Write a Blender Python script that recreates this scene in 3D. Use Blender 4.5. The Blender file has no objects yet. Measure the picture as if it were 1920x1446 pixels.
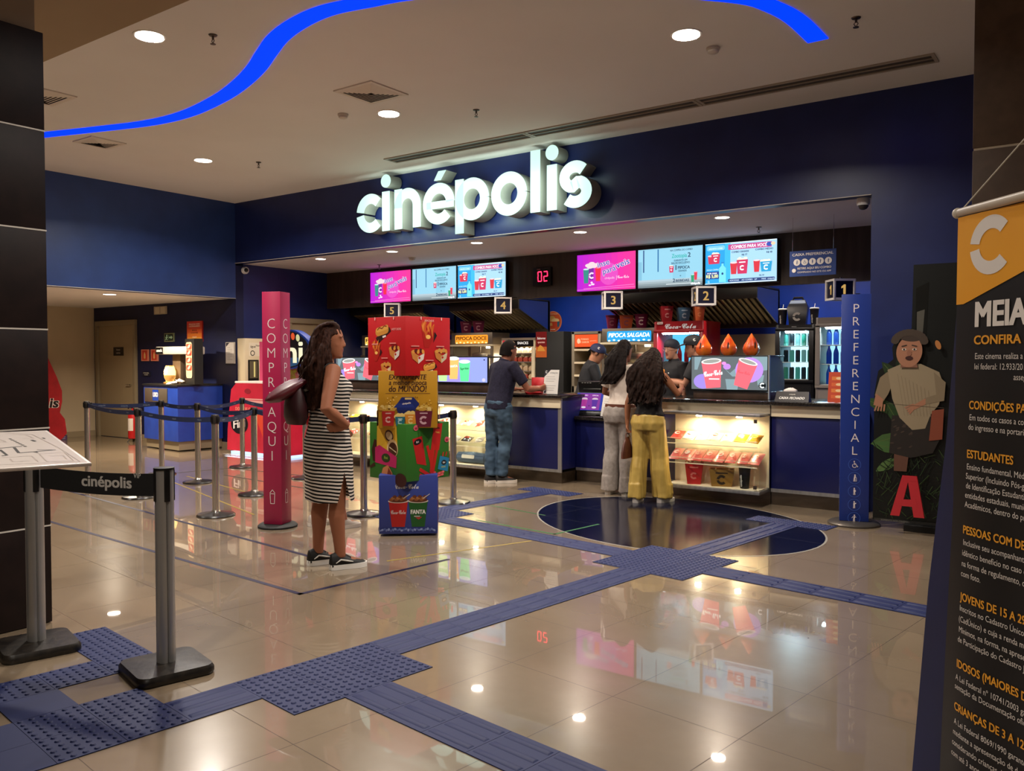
import bpy, bmesh, math, random
from mathutils import Vector as V, Matrix as MX, noise
from math import sin, cos, pi, radians as R, atan2, sqrt, hypot
random.seed(7)
S = bpy.context.scene
COL = S.collection
# ------------------------------------------------------------ camera, world, exposure
CAM_H = 1.45
GRID = R(-7.58)                      # the floor grid is turned against the facade
cd = bpy.data.cameras.new('camera'); cam = bpy.data.objects.new('camera', cd); COL.objects.link(cam)
cam.location = (0, 0, CAM_H); cam.rotation_euler = (R(90-1.688), 0, R(35.86))
cd.sensor_width = 36; cd.lens = 36*1591.5/1920; cd.clip_start = .05
S.camera = cam
S.view_settings.view_transform = 'Standard'; S.view_settings.look = 'None'
S.view_settings.exposure = 0.0; S.view_settings.gamma = 1
w = bpy.data.worlds.new('world'); S.world = w; w.use_nodes = True
w.node_tree.nodes['Background'].inputs[0].default_value = (1, .86, .74, 1)
w.node_tree.nodes['Background'].inputs[1].default_value = .035
S.cycles.use_denoising = True
S.cycles.max_bounces = 8; S.cycles.transparent_max_bounces = 32; S.cycles.sample_clamp_indirect = 6

# ------------------------------------------------------------ materials
def lin(h):
    o = []
    for k in (0, 2, 4):
        c = int(h[k:k+2], 16)/255
        o.append(c/12.92 if c <= .04045 else ((c+.055)/1.055)**2.4)
    return (*o, 1)
MATS = {}
def mat(h, rough=.5, metal=0., em=0., spec=.5, name=None, coat=0., trans=0., ior=1.45, alpha=1.):
    key = (h, rough, metal, em, spec, coat, trans, alpha)
    if key in MATS: return MATS[key]
    m = bpy.data.materials.new(name or 'mat_'+h); m.use_nodes = True
    b = m.node_tree.nodes['Principled BSDF'].inputs
    c = lin(h)
    b['Base Color'].default_value = c
    b['Roughness'].default_value = rough; b['Metallic'].default_value = metal
    b['Specular IOR Level'].default_value = spec; b['Coat Weight'].default_value = coat
    b['Transmission Weight'].default_value = trans; b['IOR'].default_value = ior; b['Alpha'].default_value = alpha
    if em:
        b['Emission Color'].default_value = c; b['Emission Strength'].default_value = em
        b['Base Color'].default_value = (c[0]*.1, c[1]*.1, c[2]*.1, 1); b['Specular IOR Level'].default_value = .2
    MATS[key] = m
    return m
def nodemat(name, fn, rough=.5, spec=.5, metal=0., coat=0.):
    m = bpy.data.materials.new(name); m.use_nodes = True
    t = m.node_tree; b = t.nodes['Principled BSDF']
    b.inputs['Roughness'].default_value = rough; b.inputs['Specular IOR Level'].default_value = spec
    b.inputs['Metallic'].default_value = metal; b.inputs['Coat Weight'].default_value = coat
    fn(t, b)
    return m
class NT:
    """small helper for node graphs"""
    def __init__(s, t): s.t = t
    def n(s, typ, **kw):
        nd = s.t.nodes.new(typ)
        for k, v in kw.items(): setattr(nd, k, v)
        return nd
    def l(s, a, b): s.t.links.new(a, b)
    def math(s, op, a, b=None, c=None):
        nd = s.n('ShaderNodeMath', operation=op)
        for i, x in enumerate((a, b, c)):
            if x is None: continue
            if isinstance(x, (int, float)): nd.inputs[i].default_value = x
            else: s.l(x, nd.inputs[i])
        return nd.outputs[0]
    def mix(s, f, a, b):
        nd = s.n('ShaderNodeMix', data_type='RGBA')
        for i, x in ((0, f), (6, a), (7, b)):
            if isinstance(x, (int, float, tuple)): nd.inputs[i].default_value = x
            else: s.l(x, nd.inputs[i])
        return nd.outputs[2]
    def noise(s, vec, scale, detail=3, rough=.5):
        nd = s.n('ShaderNodeTexNoise'); nd.inputs['Scale'].default_value = scale
        nd.inputs['Detail'].default_value = detail; nd.inputs['Roughness'].default_value = rough
        if vec is not None: s.l(vec, nd.inputs['Vector'])
        return nd.outputs['Fac']
    def obj(s): return s.n('ShaderNodeTexCoord').outputs['Object']
    def ramp(s, f, a, b, lo, hi):
        nd = s.n('ShaderNodeValToRGB'); s.l(f, nd.inputs[0])
        e = nd.color_ramp.elements; e[0].position = lo; e[1].position = hi; e[0].color = a; e[1].color = b
        return nd.outputs[0]
def noisy(name, h1, h2, scale, rough=.5, spec=.5, metal=0., bump=0., stretch=None, coat=0.):
    def fn(t, b):
        g = NT(t); v = g.obj()
        if stretch:
            mp = g.n('ShaderNodeMapping'); mp.inputs['Scale'].default_value = stretch; g.l(v, mp.inputs[0]); v = mp.outputs[0]
        f = g.noise(v, scale)
        g.l(g.ramp(f, lin(h1), lin(h2), .35, .65), b.inputs['Base Color'])
        if bump:
            bp = g.n('ShaderNodeBump'); bp.inputs['Strength'].default_value = bump; bp.inputs['Distance'].default_value = .004
            g.l(f, bp.inputs['Height']); g.l(bp.outputs[0], b.inputs['Normal'])
    return nodemat(name, fn, rough, spec, metal, coat)
def floor_fn(t, b):
    g = NT(t)
    mp = g.n('ShaderNodeMapping', vector_type='TEXTURE'); mp.inputs['Rotation'].default_value = (0, 0, GRID)
    g.l(g.obj(), mp.inputs[0])
    sp = g.n('ShaderNodeSeparateXYZ'); g.l(mp.outputs[0], sp.inputs[0])
    ln, ids = None, []
    for k, off in ((0, -2.176), (1, 2.930)):
        q = g.math('DIVIDE', g.math('SUBTRACT', sp.outputs[k], off), .6)
        d = g.math('ABSOLUTE', g.math('SUBTRACT', q, g.math('ROUND', q)))
        e = g.math('LESS_THAN', d, .0030)
        ln = e if ln is None else g.math('MAXIMUM', ln, e)
        ids.append(g.math('FLOOR', q))
    cb = g.n('ShaderNodeCombineXYZ'); g.l(ids[0], cb.inputs[0]); g.l(ids[1], cb.inputs[1])
    wn = g.n('ShaderNodeTexWhiteNoise', noise_dimensions='2D'); g.l(cb.outputs[0], wn.inputs[0])
    cl = g.noise(g.obj(), 1.6, 5, .6)
    base = g.ramp(cl, lin('7f6e5a'), lin('8c7b66'), .3, .7)
    base = g.mix(g.math('MULTIPLY', wn.outputs[0], .18), base, lin('75654f'))
    g.l(g.mix(ln, base, lin('4a3a2a')), b.inputs['Base Color'])
    g.l(g.math('ADD', g.math('MULTIPLY', ln, .5), g.math('MULTIPLY_ADD', g.noise(g.obj(), 3., 2), .06, .19)), b.inputs['Roughness'])
M_FLOOR = nodemat('polished_beige_tile', floor_fn, .06, .5, 0., .8)
M_FLOOR.node_tree.nodes['Principled BSDF'].inputs['Coat Roughness'].default_value = .02
M_CEIL = noisy('ceiling_paint', 'e0dad2', 'e6e0d8', .7, .85, .2)
M_CEIL2 = noisy('ceiling_paint_brown', '9a8468', 'a28c70', .7, .85, .2)
M_NAVY = noisy('navy_wall_paint', '1b2658', '202c62', 3., .36, .45)
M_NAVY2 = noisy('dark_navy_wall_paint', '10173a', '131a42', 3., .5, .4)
M_BLUE = noisy('blue_wall_paint', '1739a0', '1a40ae', 3., .4, .4)
M_BEIGE = noisy('beige_wall_paint', 'c4b294', 'cbb99b', 2., .7, .3)
M_WOODDK = noisy('dark_brown_laminate', '40362e', '4c4138', 14., .5, .35, stretch=(1, 1, .08))
M_CLAD = noisy('dark_brown_cladding', '1c1210', '231714', 10., .5, .2)
M_CLAD2 = noisy('brown_stone_cladding', '4e3b2c', '584434', 12., .5, .35)
M_STEEL = noisy('brushed_steel', 'b9b2a8', '9a938a', 40., .28, .5, 1., stretch=(.03, .03, 1))
M_STEELD = noisy('scuffed_steel_plinth', '8d8276', '6d6459', 9., .3, .5, 1., stretch=(.3, 1, 1))
M_CHROME = mat('d9d6d2', .1, 1., name='chrome')
M_ALU = noisy('anodised_aluminium', 'a09e9c', 'b4b1ae', 30., .32, .5, .7, stretch=(1, 1, .02))
M_BLACK = mat('0c0b0b', .35, name='black_plastic')
M_BLACKM = mat('121110', .6, name='matt_black')
M_GRAN = noisy('dark_granite', '191614', '2c2723', 90., .15, .5)
M_CREAM = mat('e4d4b4', .5, name='cream_laminate')
M_WHITE = mat('e6e2da', .5, name='white_plastic')
M_GLASS = bpy.data.materials.new('clear_glass'); M_GLASS.use_nodes = True
def _glass(t):
    n = t.nodes; n.clear(); g = NT(t)
    o = g.n('ShaderNodeOutputMaterial'); tr = g.n('ShaderNodeBsdfTransparent'); gl = g.n('ShaderNodeBsdfGlossy'); mx = g.n('ShaderNodeMixShader')
    tr.inputs[0].default_value = (.96, .98, .97, 1); gl.inputs['Roughness'].default_value = .03
    fr = g.n('ShaderNodeFresnel'); fr.inputs[0].default_value = 1.4
    g.l(g.math('MULTIPLY', fr.outputs[0], g.math('SUBTRACT', 1., g.n('ShaderNodeNewGeometry').outputs['Backfacing'])), mx.inputs[0]); g.l(tr.outputs[0], mx.inputs[1]); g.l(gl.outputs[0], mx.inputs[2]); g.l(mx.outputs[0], o.inputs[0])
_glass(M_GLASS.node_tree)

# ------------------------------------------------------------ mesh helpers
TXC = {}
def tmesh(s, bold=0., shear=0., sp=1.):
    key = (s, bold, shear, sp)
    if key not in TXC:
        c = bpy.data.curves.new('t', 'FONT'); c.body = s; c.size = 1; c.offset = bold; c.shear = shear; c.space_character = sp
        c.resolution_u = 3
        o = bpy.data.objects.new('t', c); m = o.to_mesh()
        vs = [(v.co.x, v.co.y) for v in m.vertices]; fs = [tuple(p.vertices) for p in m.polygons]
        o.to_mesh_clear(); bpy.data.objects.remove(o); bpy.data.curves.remove(c)
        x0 = min(v[0] for v in vs) if vs else 0; x1 = max(v[0] for v in vs) if vs else 0
        TXC[key] = (vs, fs, x0, x1)
    return TXC[key]
def frame(o, u, v):
    """matrix that maps (a, b, c) to o + a*u + b*v + c*(u x v)"""
    u = V(u).normalized(); v = V(v).normalized(); n = u.cross(v)
    m = MX((u, v, n)).transposed().to_4x4(); m.translation = V(o)
    return m
FRONT = lambda x, y, z: frame((x, y, z), (1, 0, 0), (0, 0, 1))      # faces -Y
class MB:
    def __init__(s, root=None, T=None):
        s.bm = bmesh.new(); s.ms = []
        s.T = T or MX()
        if root is not None: s.T = (MX.Translation(root.location) @ root.rotation_euler.to_matrix().to_4x4()).inverted() @ s.T
        s.k = 0
    def mi(s, m):
        if m not in s.ms: s.ms.append(m)
        return s.ms.index(m)
    def at(s, T):
        c = MB.__new__(MB); c.bm = s.bm; c.ms = s.ms; c.T = s.T @ T; c.k = 0
        return c
    def v(s, p): return s.bm.verts.new(s.T @ V(p))
    def poly(s, pts, m, sm=False):
        try:
            f = s.bm.faces.new([s.v(p) for p in pts])
        except ValueError: return
        f.material_index = s.mi(m); f.smooth = sm
        return f
    def mesh(s, vs, fs, m, sm=False):
        vv = [s.v(p) for p in vs]; i = s.mi(m)
        for f in fs:
            try: q = s.bm.faces.new([vv[k] for k in f])
            except ValueError: continue
            q.material_index = i; q.smooth = sm
    def box(s, x0, x1, y0, y1, z0, z1, m, bev=0.):
        if x0 > x1: x0, x1 = x1, x0
        if y0 > y1: y0, y1 = y1, y0
        if z0 > z1: z0, z1 = z1, z0
        P = [(x, y, z) for z in (z0, z1) for y in (y0, y1) for x in (x0, x1)]
        F = [(0, 2, 3, 1), (4, 5, 7, 6), (0, 1, 5, 4), (2, 6, 7, 3), (0, 4, 6, 2), (1, 3, 7, 5)]
        if not bev: return s.mesh(P, F, m)
        b = bmesh.new(); vv = [b.verts.new(p) for p in P]
        for f in F: b.faces.new([vv[k] for k in f])
        bmesh.ops.bevel(b, geom=b.edges[:], offset=bev, segments=2, affect='EDGES', profile=.5)
        b.verts.index_update()
        s.mesh([v.co for v in b.verts], [[v.index for v in f.verts] for f in b.faces], m, False); b.free()
    def loft(s, rings, m, caps=True, sm=True, closed=True):
        n = len(rings[0]); vs = [p for r in rings for p in r]; fs = []
        for i in range(len(rings)-1):
            for j in range(n if closed else n-1):
                k = (j+1) % n
                fs.append((i*n+j, i*n+k, (i+1)*n+k, (i+1)*n+j))
        if caps and closed:
            fs.append(tuple(range(n-1, -1, -1))); fs.append(tuple(range((len(rings)-1)*n, len(rings)*n)))
        s.mesh(vs, fs, m, sm)
    def tube(s, pts, r, m, n=10, caps=True, flat=1., up=None):
        pts = [V(p) for p in pts]; N = len(pts)
        if not isinstance(r, (list, tuple)): r = [r]*N
        prev = V(up) if up else None; rings = []
        for i, p in enumerate(pts):
            d = (pts[min(i+1, N-1)]-pts[max(i-1, 0)])
            if d.length < 1e-9: d = V((0, 0, 1))
            d.normalize()
            if prev is None: prev = V((1, 0, 0)) if abs(d.x) < .8 else V((0, 1, 0))
            a = (prev-d*prev.dot(d))
            if a.length < 1e-6: a = d.orthogonal()
            a.normalize(); prev = a; b = d.cross(a)
            rings.append([p+(a*cos(2*pi*j/n)+b*sin(2*pi*j/n)*flat)*r[i] for j in range(n)])
        s.loft(rings, m, caps)
    def cyl(s, x, y, z0, z1, r, m, n=24, r2=None): s.tube([(x, y, z0), (x, y, z1)], [r, r if r2 is None else r2], m, n)
    def lathe(s, prof, m, n=28, o=(0, 0, 0)):
        o = V(o)
        rings = [[o+V((r*cos(2*pi*j/n), r*sin(2*pi*j/n), z)) for j in range(n)] for r, z in prof]
        s.loft(rings, m, True)
    def ell(s, c, r, m, n=16, k=10, rot=None):
        c = V(c); rings = []
        for i in range(k+1):
            t = -pi/2+pi*i/k; q = max(cos(t), 1e-3)
            ring = [V((r[0]*q*cos(2*pi*j/n), r[1]*q*sin(2*pi*j/n), r[2]*sin(t))) for j in range(n)]
            rings.append([c+(rot @ p if rot else p) for p in ring])
        s.loft(rings, m, True)
    def prism(s, pts, z0, z1, m, sm=False):
        n = len(pts)
        vs = [(x, y, z0) for x, y in pts]+[(x, y, z1) for x, y in pts]
        fs = [tuple(range(n-1, -1, -1)), tuple(range(n, 2*n))]+[(i, (i+1) % n, n+(i+1) % n, n+i) for i in range(n)]
        s.mesh(vs, fs, m, sm)
    def strip(s, A, B, z0, z1, m, closed=False, side=None):
        """extruded band between two polylines A and B"""
        n = len(A); side = side or m
        for i in range(n if closed else n-1):
            j = (i+1) % n
            s.poly([(*A[i], z1), (*A[j], z1), (*B[j], z1), (*B[i], z1)][::-1], m)
            s.poly([(*A[i], z0), (*A[j], z0), (*A[j], z1), (*A[i], z1)], side)
            s.poly([(*B[i], z0), (*B[j], z0), (*B[j], z1), (*B[i], z1)], side)
            s.poly([(*A[i], z0), (*A[j], z0), (*B[j], z0), (*B[i], z0)], side)
        if not closed:
            for i in (0, n-1): s.poly([(*A[i], z0), (*B[i], z0), (*B[i], z1), (*A[i], z1)], side)
    # ---- flat print, each call one hair above the last
    def lay(s): s.k += 1; return .00012*s.k
    def fp(s, pts, m, z=None):
        z = s.lay() if z is None else z
        a = sum(pts[i][0]*pts[(i+1) % len(pts)][1]-pts[(i+1) % len(pts)][0]*pts[i][1] for i in range(len(pts)))
        if a < 0: pts = pts[::-1]
        s.poly([(x, y, z) for x, y in pts], m)
    def rect(s, x, y, w, h, m): s.fp([(x, y), (x+w, y), (x+w, y+h), (x, y+h)], m)
    def rrect(s, x, y, w, h, r, m):
        p = []
        for cx, cy, a in ((x+w-r, y+r, -90), (x+w-r, y+h-r, 0), (x+r, y+h-r, 90), (x+r, y+r, 180)):
            p += [(cx+r*cos(R(a+t)), cy+r*sin(R(a+t))) for t in (0, 30, 60, 90)]
        s.fp(p, m)
    def oval(s, x, y, rx, ry, m, rot=0, n=28):
        c, q = cos(R(rot)), sin(R(rot))
        s.fp([(x+rx*cos(2*pi*i/n)*c-ry*sin(2*pi*i/n)*q, y+rx*cos(2*pi*i/n)*q+ry*sin(2*pi*i/n)*c) for i in range(n)], m)
    def arc(s, x, y, r0, r1, a0, a1, m, n=14):
        z = s.lay()
        A = [R(a0+(a1-a0)*i/n) for i in range(n+1)]
        for i in range(n):
            s.fp([(x+r1*cos(A[i]), y+r1*sin(A[i])), (x+r1*cos(A[i+1]), y+r1*sin(A[i+1])), (x+r0*cos(A[i+1]), y+r0*sin(A[i+1])), (x+r0*cos(A[i]), y+r0*sin(A[i]))], m, z)
    def line(s, pts, w, m):
        z = s.lay()
        for (a, b), (c, d) in zip(pts[:-1], pts[1:]):
            L = hypot(c-a, d-b) or 1; nx, ny = -(d-b)/L*w/2, (c-a)/L*w/2
            s.fp([(a+nx, b+ny), (c+nx, d+ny), (c-nx, d-ny), (a-nx, b-ny)], m, z)
    def text(s, t, x, y, h, m, al='l', bold=0., shear=0., rot=0, sx=1., sp=1., fit=None, dep=0.):
        xb = max(0., bold); vs, fs, x0, x1 = tmesh(t, min(bold, 0.), shear, sp)
        z = s.lay(); k = h/.69; kx = k*sx
        if fit: kx = fit/(x1-x0)
        off = {'l': -x0, 'c': -(x0+x1)/2, 'r': -x1}[al]
        c, q = cos(R(rot)), sin(R(rot))
        P = [((vx+off)*kx, vy*k) for vx, vy in vs]
        for i, (dx, dy) in enumerate(((0, 0),) if xb < .004 else ((-xb, -xb*.5), (xb, xb*.5), (-xb, xb*.5), (xb, -xb*.5))):
            s.mesh([(x+(a+dx*kx)*c-(b+dy*k)*q, y+(a+dx*kx)*q+(b+dy*k)*c, z+dep+.00002*i) for a, b in P], fs, m)
    def clogo(s, x, y, r, m, k=.5):
        s.arc(x, y, r*k, r, 42, 172, m); s.arc(x, y, r*k, r, 188, 318, m)
    def pcup(s, x, y, w, h, m, lid, straw=None, tilt=0):
        T = s.at(MX.Translation((x, y, s.lay())) @ MX.Rotation(R(tilt), 4, 'Z'))
        T.fp([(-w*.36, 0), (w*.36, 0), (w*.5, h), (-w*.5, h)], m); T.oval(0, h, w*.5, w*.13, lid); T.oval(0, h, w*.42, w*.09, straw or lid)
        s.k += 5
        return T
    def pbucket(s, x, y, w, h, m, pop, logo=None, seed=1):
        rn = random.Random(seed)
        for i in range(9): s.oval(x+w*.5*(rn.random()*1.5-.75), y+h+h*.12*rn.random(), w*.14, w*.1, pop)
        s.fp([(x-w*.4, y), (x+w*.4, y), (x+w*.5, y+h), (x-w*.5, y+h)], m)
        if logo: s.clogo(x, y+h*.42, w*.22, logo); s.rect(x-w*.28, y+h*.78, w*.56, h*.08, logo)
    def build(s, name, parent=None, label=None, angle=40, cat=None, group=None, kind=None):
        bmesh.ops.recalc_face_normals(s.bm, faces=[f for f in s.bm.faces if f.smooth])
        me = bpy.data.meshes.new(name); s.bm.to_mesh(me); s.bm.free()
        for m in s.ms: me.materials.append(m)
        try: me.set_sharp_from_angle(angle=R(angle))
        except Exception: pass
        o = bpy.data.objects.new(name, me); COL.objects.link(o)
        if parent: o.parent = parent
        if label: o['label'] = label
        if cat: o['category'] = cat
        if group: o['group'] = group
        if kind: o['kind'] = kind
        return o
def thing(name, label, cat, loc=(0, 0, 0), rz=0., group=None):
    o = bpy.data.objects.new(name, None); COL.objects.link(o); o.empty_display_size = .1
    o.location = loc; o.rotation_euler = (0, 0, rz); o['label'] = label; o['category'] = cat
    if group: o['group'] = group
    return o
def dup(root, loc, rz=None, label=None, group=None):
    r = root.copy(); COL.objects.link(r); r.location = loc
    if rz is not None: r.rotation_euler = (0, 0, rz)
    if label: r['label'] = label
    if group: r['group'] = group
    def kids(a, b):
        for ch in list(a.children):
            c = ch.copy(); COL.objects.link(c); c.parent = b; kids(ch, c)
    kids(root, r)
    return r
def one(name, label, cat, mb, group=None, kind=None):
    return mb.build(name, None, label, cat=cat, group=group, kind=kind)
def struct(name, mb): return mb.build(name, None, kind='structure')
def area(name, loc, size, power, col, rot=(0, 0, 0), shape='DISK', sy=None, spread=150, parent=None):
    l = bpy.data.lights.new(name, 'AREA'); l.shape = shape; l.size = size; l.energy = power; l.color = col; l.spread = R(spread)
    if sy: l.size_y = sy
    o = bpy.data.objects.new(name, l); COL.objects.link(o); o.location = loc; o.rotation_euler = rot
    o.visible_camera = True
    if parent: o.parent = parent
    return o
def grid(u, v): return (cos(GRID)*u-sin(GRID)*v, sin(GRID)*u+cos(GRID)*v)
# ------------------------------------------------------------ the room
mb = MB(); mb.box(-24, 8, -7, 13.5, -.12, 0, M_FLOOR); struct('floor', mb)
mb = MB(); mb.box(-20, 4, 3.54, 8.62, 4.0, 4.12, M_CEIL); struct('ceiling', mb)
mb = MB(); mb.box(-20, 8, -7, 3.54, 3.96, 4.08, M_CEIL2); struct('ceiling_lower', mb)
mb = MB(); mb.box(-11.97, -11.77, -6, 8.6, 2.46, 4.0, noisy('navy_wall_paint_lit', '2a4078', '2e4682', 3., .36, .45)); struct('wall_left', mb)  # the wall's wash of light is put into a lighter navy
mb = MB(); mb.box(-16.3, -11.97, -6, 8.6, 2.46, 2.56, M_CEIL); struct('ceiling_alcove', mb)
mb = MB(); mb.box(-16.4, -16.2, -6, 8.8, 0, 2.46, M_BEIGE); struct('wall_alcove_left', mb)
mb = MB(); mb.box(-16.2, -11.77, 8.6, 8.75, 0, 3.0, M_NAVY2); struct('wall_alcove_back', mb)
mb = MB(); mb.box(-16.2, -16.185, -6, 8.6, 0, .1, mat('a08f72', .5)); mb.box(-14.66, -11.77, 8.585, 8.6, 0, .1, mat('a08f72', .5)); struct('baseboard_alcove', mb)
mb = MB(); mb.box(-11.97, -1.99, 8.6, 8.75, 3.03, 4.0, M_NAVY); struct('wall_facade', mb)
mb = MB(); mb.box(-1.99, 1.5, 8.6, 8.75, 0, 4.0, M_NAVY); struct('wall_facade_right', mb)
mb = MB(); mb.box(-11.97, -11.77, 8.75, 12.45, 0, 3.03, M_NAVY); struct('wall_recess_left', mb)
mb = MB(); mb.box(-11.77, -11.755, 8.6, 9.6, 0, .1, mat('a08f72', .5)); struct('baseboard_recess', mb)
mb = MB(); mb.box(-1.99, -1.8, 8.75, 12.45, 0, 3.03, M_BLUE); struct('wall_recess_right', mb)
mb = MB(); mb.box(-11.77, -1.99, 8.75, 12.45, 3.03, 3.13, mat('cfc8c6', .8, spec=.2)); struct('ceiling_recess', mb)
mb = MB(); mb.box(-11.77, -1.99, 10.55, 10.66, 2.39, 3.03, M_WOODDK); struct('wall_header', mb)
mb = MB(); mb.box(-11.77, -1.99, 12.3, 12.45, 1.84, 3.03, M_BLUE); mb.box(-11.77, -1.99, 12.3, 12.45, 0, 1.84, mat('b9ad92', .35)); struct('wall_kitchen_back', mb)
# white edge bead along the soffits
mb = MB(); mb.box(-11.77, -1.99, 8.585, 8.6, 3.027, 3.033, mat('ded6ca', .5)); struct('trim_1', mb)
mb = MB(); mb.box(-11.785, -11.765, -6, 8.6, 2.457, 2.463, mat('ded6ca', .5)); struct('trim_2', mb)
# far side of the mall, behind the viewer
mb = MB(); mb.box(-24, 8, -7.2, -7, 0, 4, mat('9a8a74', .7)); struct('wall_mall_back', mb)
mb = MB(); mb.box(4, 4.2, -7, 8.7, 0, 4, mat('6e5c48', .6)); struct('wall_mall_right', mb)

# doors
def door(root_name, label, T, w, h, plate=None):
    fr = mat('8f8168', .45); lf = mat('a08e70', .5)
    d = thing(root_name, label, 'door', T.translation, 0); d['kind'] = 'structure'
    mb = MB(T=MX.Translation(-T.translation) @ T)
    for x0, x1 in ((0, .09), (w-.09, w)): mb.box(x0, x1, 0, h-.0905, -.02, .05, fr, .004)
    mb.box(0, w, h-.09, h, -.02, .05, fr, .006); mb.build('door_frame', d)
    mb = MB(T=MX.Translation(-T.translation) @ T); mb.box(.09, w-.09, .01, h-.09, -.03, .005, lf); mb.build('door_leaf', d)
    mb = MB(T=MX.Translation(-T.translation) @ T); mb.tube([(w-.2, 1.0, .006), (w-.2, 1.0, .05), (w-.32, 1.0, .05)], .01, M_CHROME); mb.build('door_handle', d)
    if plate:
        mb = MB(T=MX.Translation(-T.translation) @ T); mb.box(w*.55-.17, w*.55+.17, 1.54, 1.70, .006, .014, mat('221c18', .5))
        a = mb.at(MX.Translation((w*.55, 1.62, .0145)))
        for i, s in enumerate(plate): a.text(s, 0, .018-.06*i, .032, mat('c9c2b4', .5), 'c', .01)
        mb.build('door_plate', d)
    return d
door('door_1', 'beige flush door with a dark name plate in the alcove back wall', FRONT(-16.09, 8.6, 0), 1.4, 2.2, ('Acesso', 'restrito'))
door('door_2', 'grey beige door in the side wall behind the candy stand', frame((-11.77, 9.62, 0), (0, 1, 0), (0, 0, 1)), 1.05, 2.19)

# columns
c = thing('column', 'dark brown panelled column behind the map stand', 'column', (-5.35, 1.6, 0)); c['kind'] = 'structure'
mb = MB(c)
for k in range(6): mb.box(-5.9, -4.8, .9, 2.29, .54*k+.004, min(.54*(k+1)-.004, 3.23), M_CLAD, .004)
mb.build('panel_cladding', c)
mb = MB(c)
for k in range(1, 6): mb.box(-5.89, -4.7985, .91, 2.2915, .54*k-.004, .54*k+.004, mat('d8d0c6', .35))
mb.build('metal_seam', c)
mb = MB(c); mb.box(-5.8, -4.83, 1.0, 2.26, 3.23, 3.96, mat('a3927b', .7)); mb.build('capital', c)
c = thing('column', 'brown stone column at the right, behind the hanging banner', 'column', (0, 5.8, 0)); c['kind'] = 'structure'
mb = MB(c); 
for z0, z1 in ((0, .86), (.87, 1.76), (1.77, 2.65), (2.66, 4.0)): mb.box(-.73, 1.2, 5.5, 6.3, z0, z1-.004, M_CLAD2, .003)
mb.build('stone_cladding', c)
mb = MB(c); mb.box(-.725, 1.19, 5.505, 6.29, 2.64, 2.665, mat('c9b9a4', .4)); mb.build('seam', c)

# ------------------------------------------------------------ floor graphics
M_TACT = mat('101e50', .6, name='blue_tactile_plastic'); M_INLAY = noisy('navy_floor_tile', '141a3c', '1a2148', 2., .16, .6)
def inl_fn(t, b):
    g = NT(t); sp = g.n('ShaderNodeSeparateXYZ'); g.l(g.obj(), sp.inputs[0]); ln = None
    for k, off in ((0, -2.176), (1, 2.930)):
        q = g.math('DIVIDE', g.math('SUBTRACT', sp.outputs[k], off), .6)
        e = g.math('LESS_THAN', g.math('ABSOLUTE', g.math('SUBTRACT', q, g.math('ROUND', q))), .004)
        ln = e if ln is None else g.math('MAXIMUM', ln, e)
    g.l(g.mix(ln, lin('0b0f22'), lin('3a3c48')), b.inputs['Base Color'])
M_INLAY = nodemat('navy_floor_tile', inl_fn, .13, .6)
def gthing(name, label, cat, group=None): return None
def tact(name, label, cells, kind):
    """cells: list of (u0, v0) of 0.25 m plates, kind b(ars along v), u(bars along u) or d(omes)"""
    mb = MB(); e = .004
    for c in cells:
        u, v = c[:2]; k = c[2] if len(c) > 2 else kind; vl = c[3] if len(c) > 3 else .25
        mb.box(u+.001, u+.249, v+.001, v+vl-.001, .0005, e, M_TACT)
        if k == 'd':
            for i in range(6):
                for j in range(6):
                    x, y = u+.021+.0416*i, v+.021+.0416*j
                    n = 8; lo = [(x+.0125*cos(2*pi*a/n), y+.0125*sin(2*pi*a/n), e) for a in range(n)]; hi = [(x+.008*cos(2*pi*a/n), y+.008*sin(2*pi*a/n), e+.005) for a in range(n)]
                    mb.mesh(lo+hi, [(a, (a+1) % n, n+(a+1) % n, n+a) for a in range(n)]+[tuple(range(n, 2*n))], M_TACT)
        elif k in 'bu':
            for i in range(3):
                a = .042+.083*i
                r = (u+a-.017, u+a+.017, v+.012, v+vl-.012) if k == 'b' else (u+.012, u+.238, v+a-.017, v+a+.017)
                mb.mesh([(r[0], r[2], e), (r[1], r[2], e), (r[1], r[3], e), (r[0], r[3], e), (r[0]+.007, r[2]+.007, e+.005), (r[1]-.007, r[2]+.007, e+.005), (r[1]-.007, r[3]-.007, e+.005), (r[0]+.007, r[3]-.007, e+.005)],
                        [(0, 1, 5, 4), (1, 2, 6, 5), (2, 3, 7, 6), (3, 0, 4, 7), (4, 5, 6, 7)], M_TACT)
    o = one(name, label, 'tactile paving', mb); o.rotation_euler = (0, 0, GRID)
    return o
rng = lambda a, n: [a+.25*i for i in range(n)]
tact('tactile_warning_pad', 'studded blue warning pad at the near junction of the floor strips', [(u, v) for u in (-3.5, -3.25) for v in rng(1.875, 3)], 'd')
tact('tactile_warning_pad', 'studded blue warning pad at the junction beside the navy floor oval', [(u, v) for u in rng(-3.75, 3) for v in rng(4.8, 3)], 'd')
tact('tactile_guide_strip', 'ridged blue guide strip joining the near pad to the pad by the navy oval', [(-3.5, v) for v in rng(2.625, 8)]+[(-3.5, 4.625, 'b', .175)], 'b')
tact('tactile_guide_strip', 'ridged blue guide strip running off the near pad to the lower edge', [(u, 2.125) for u in rng(-3.0, 12)], 'u')
tact('tactile_guide_strip', 'ridged blue guide strip crossing behind the blue base of the banner', [(u, 5.05) for u in rng(-3.0, 16)], 'u')
tact('tactile_guide_strip', 'ridged blue guide strip along the tower display towards the navy oval', [(u, 5.05) for u in rng(-5.75, 8)], 'u')
tact('tactile_guide_strip', 'ridged blue guide strip across the navy oval to the closed till', [(-3.5, v) for v in rng(5.55, 6)], 'b')
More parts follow.
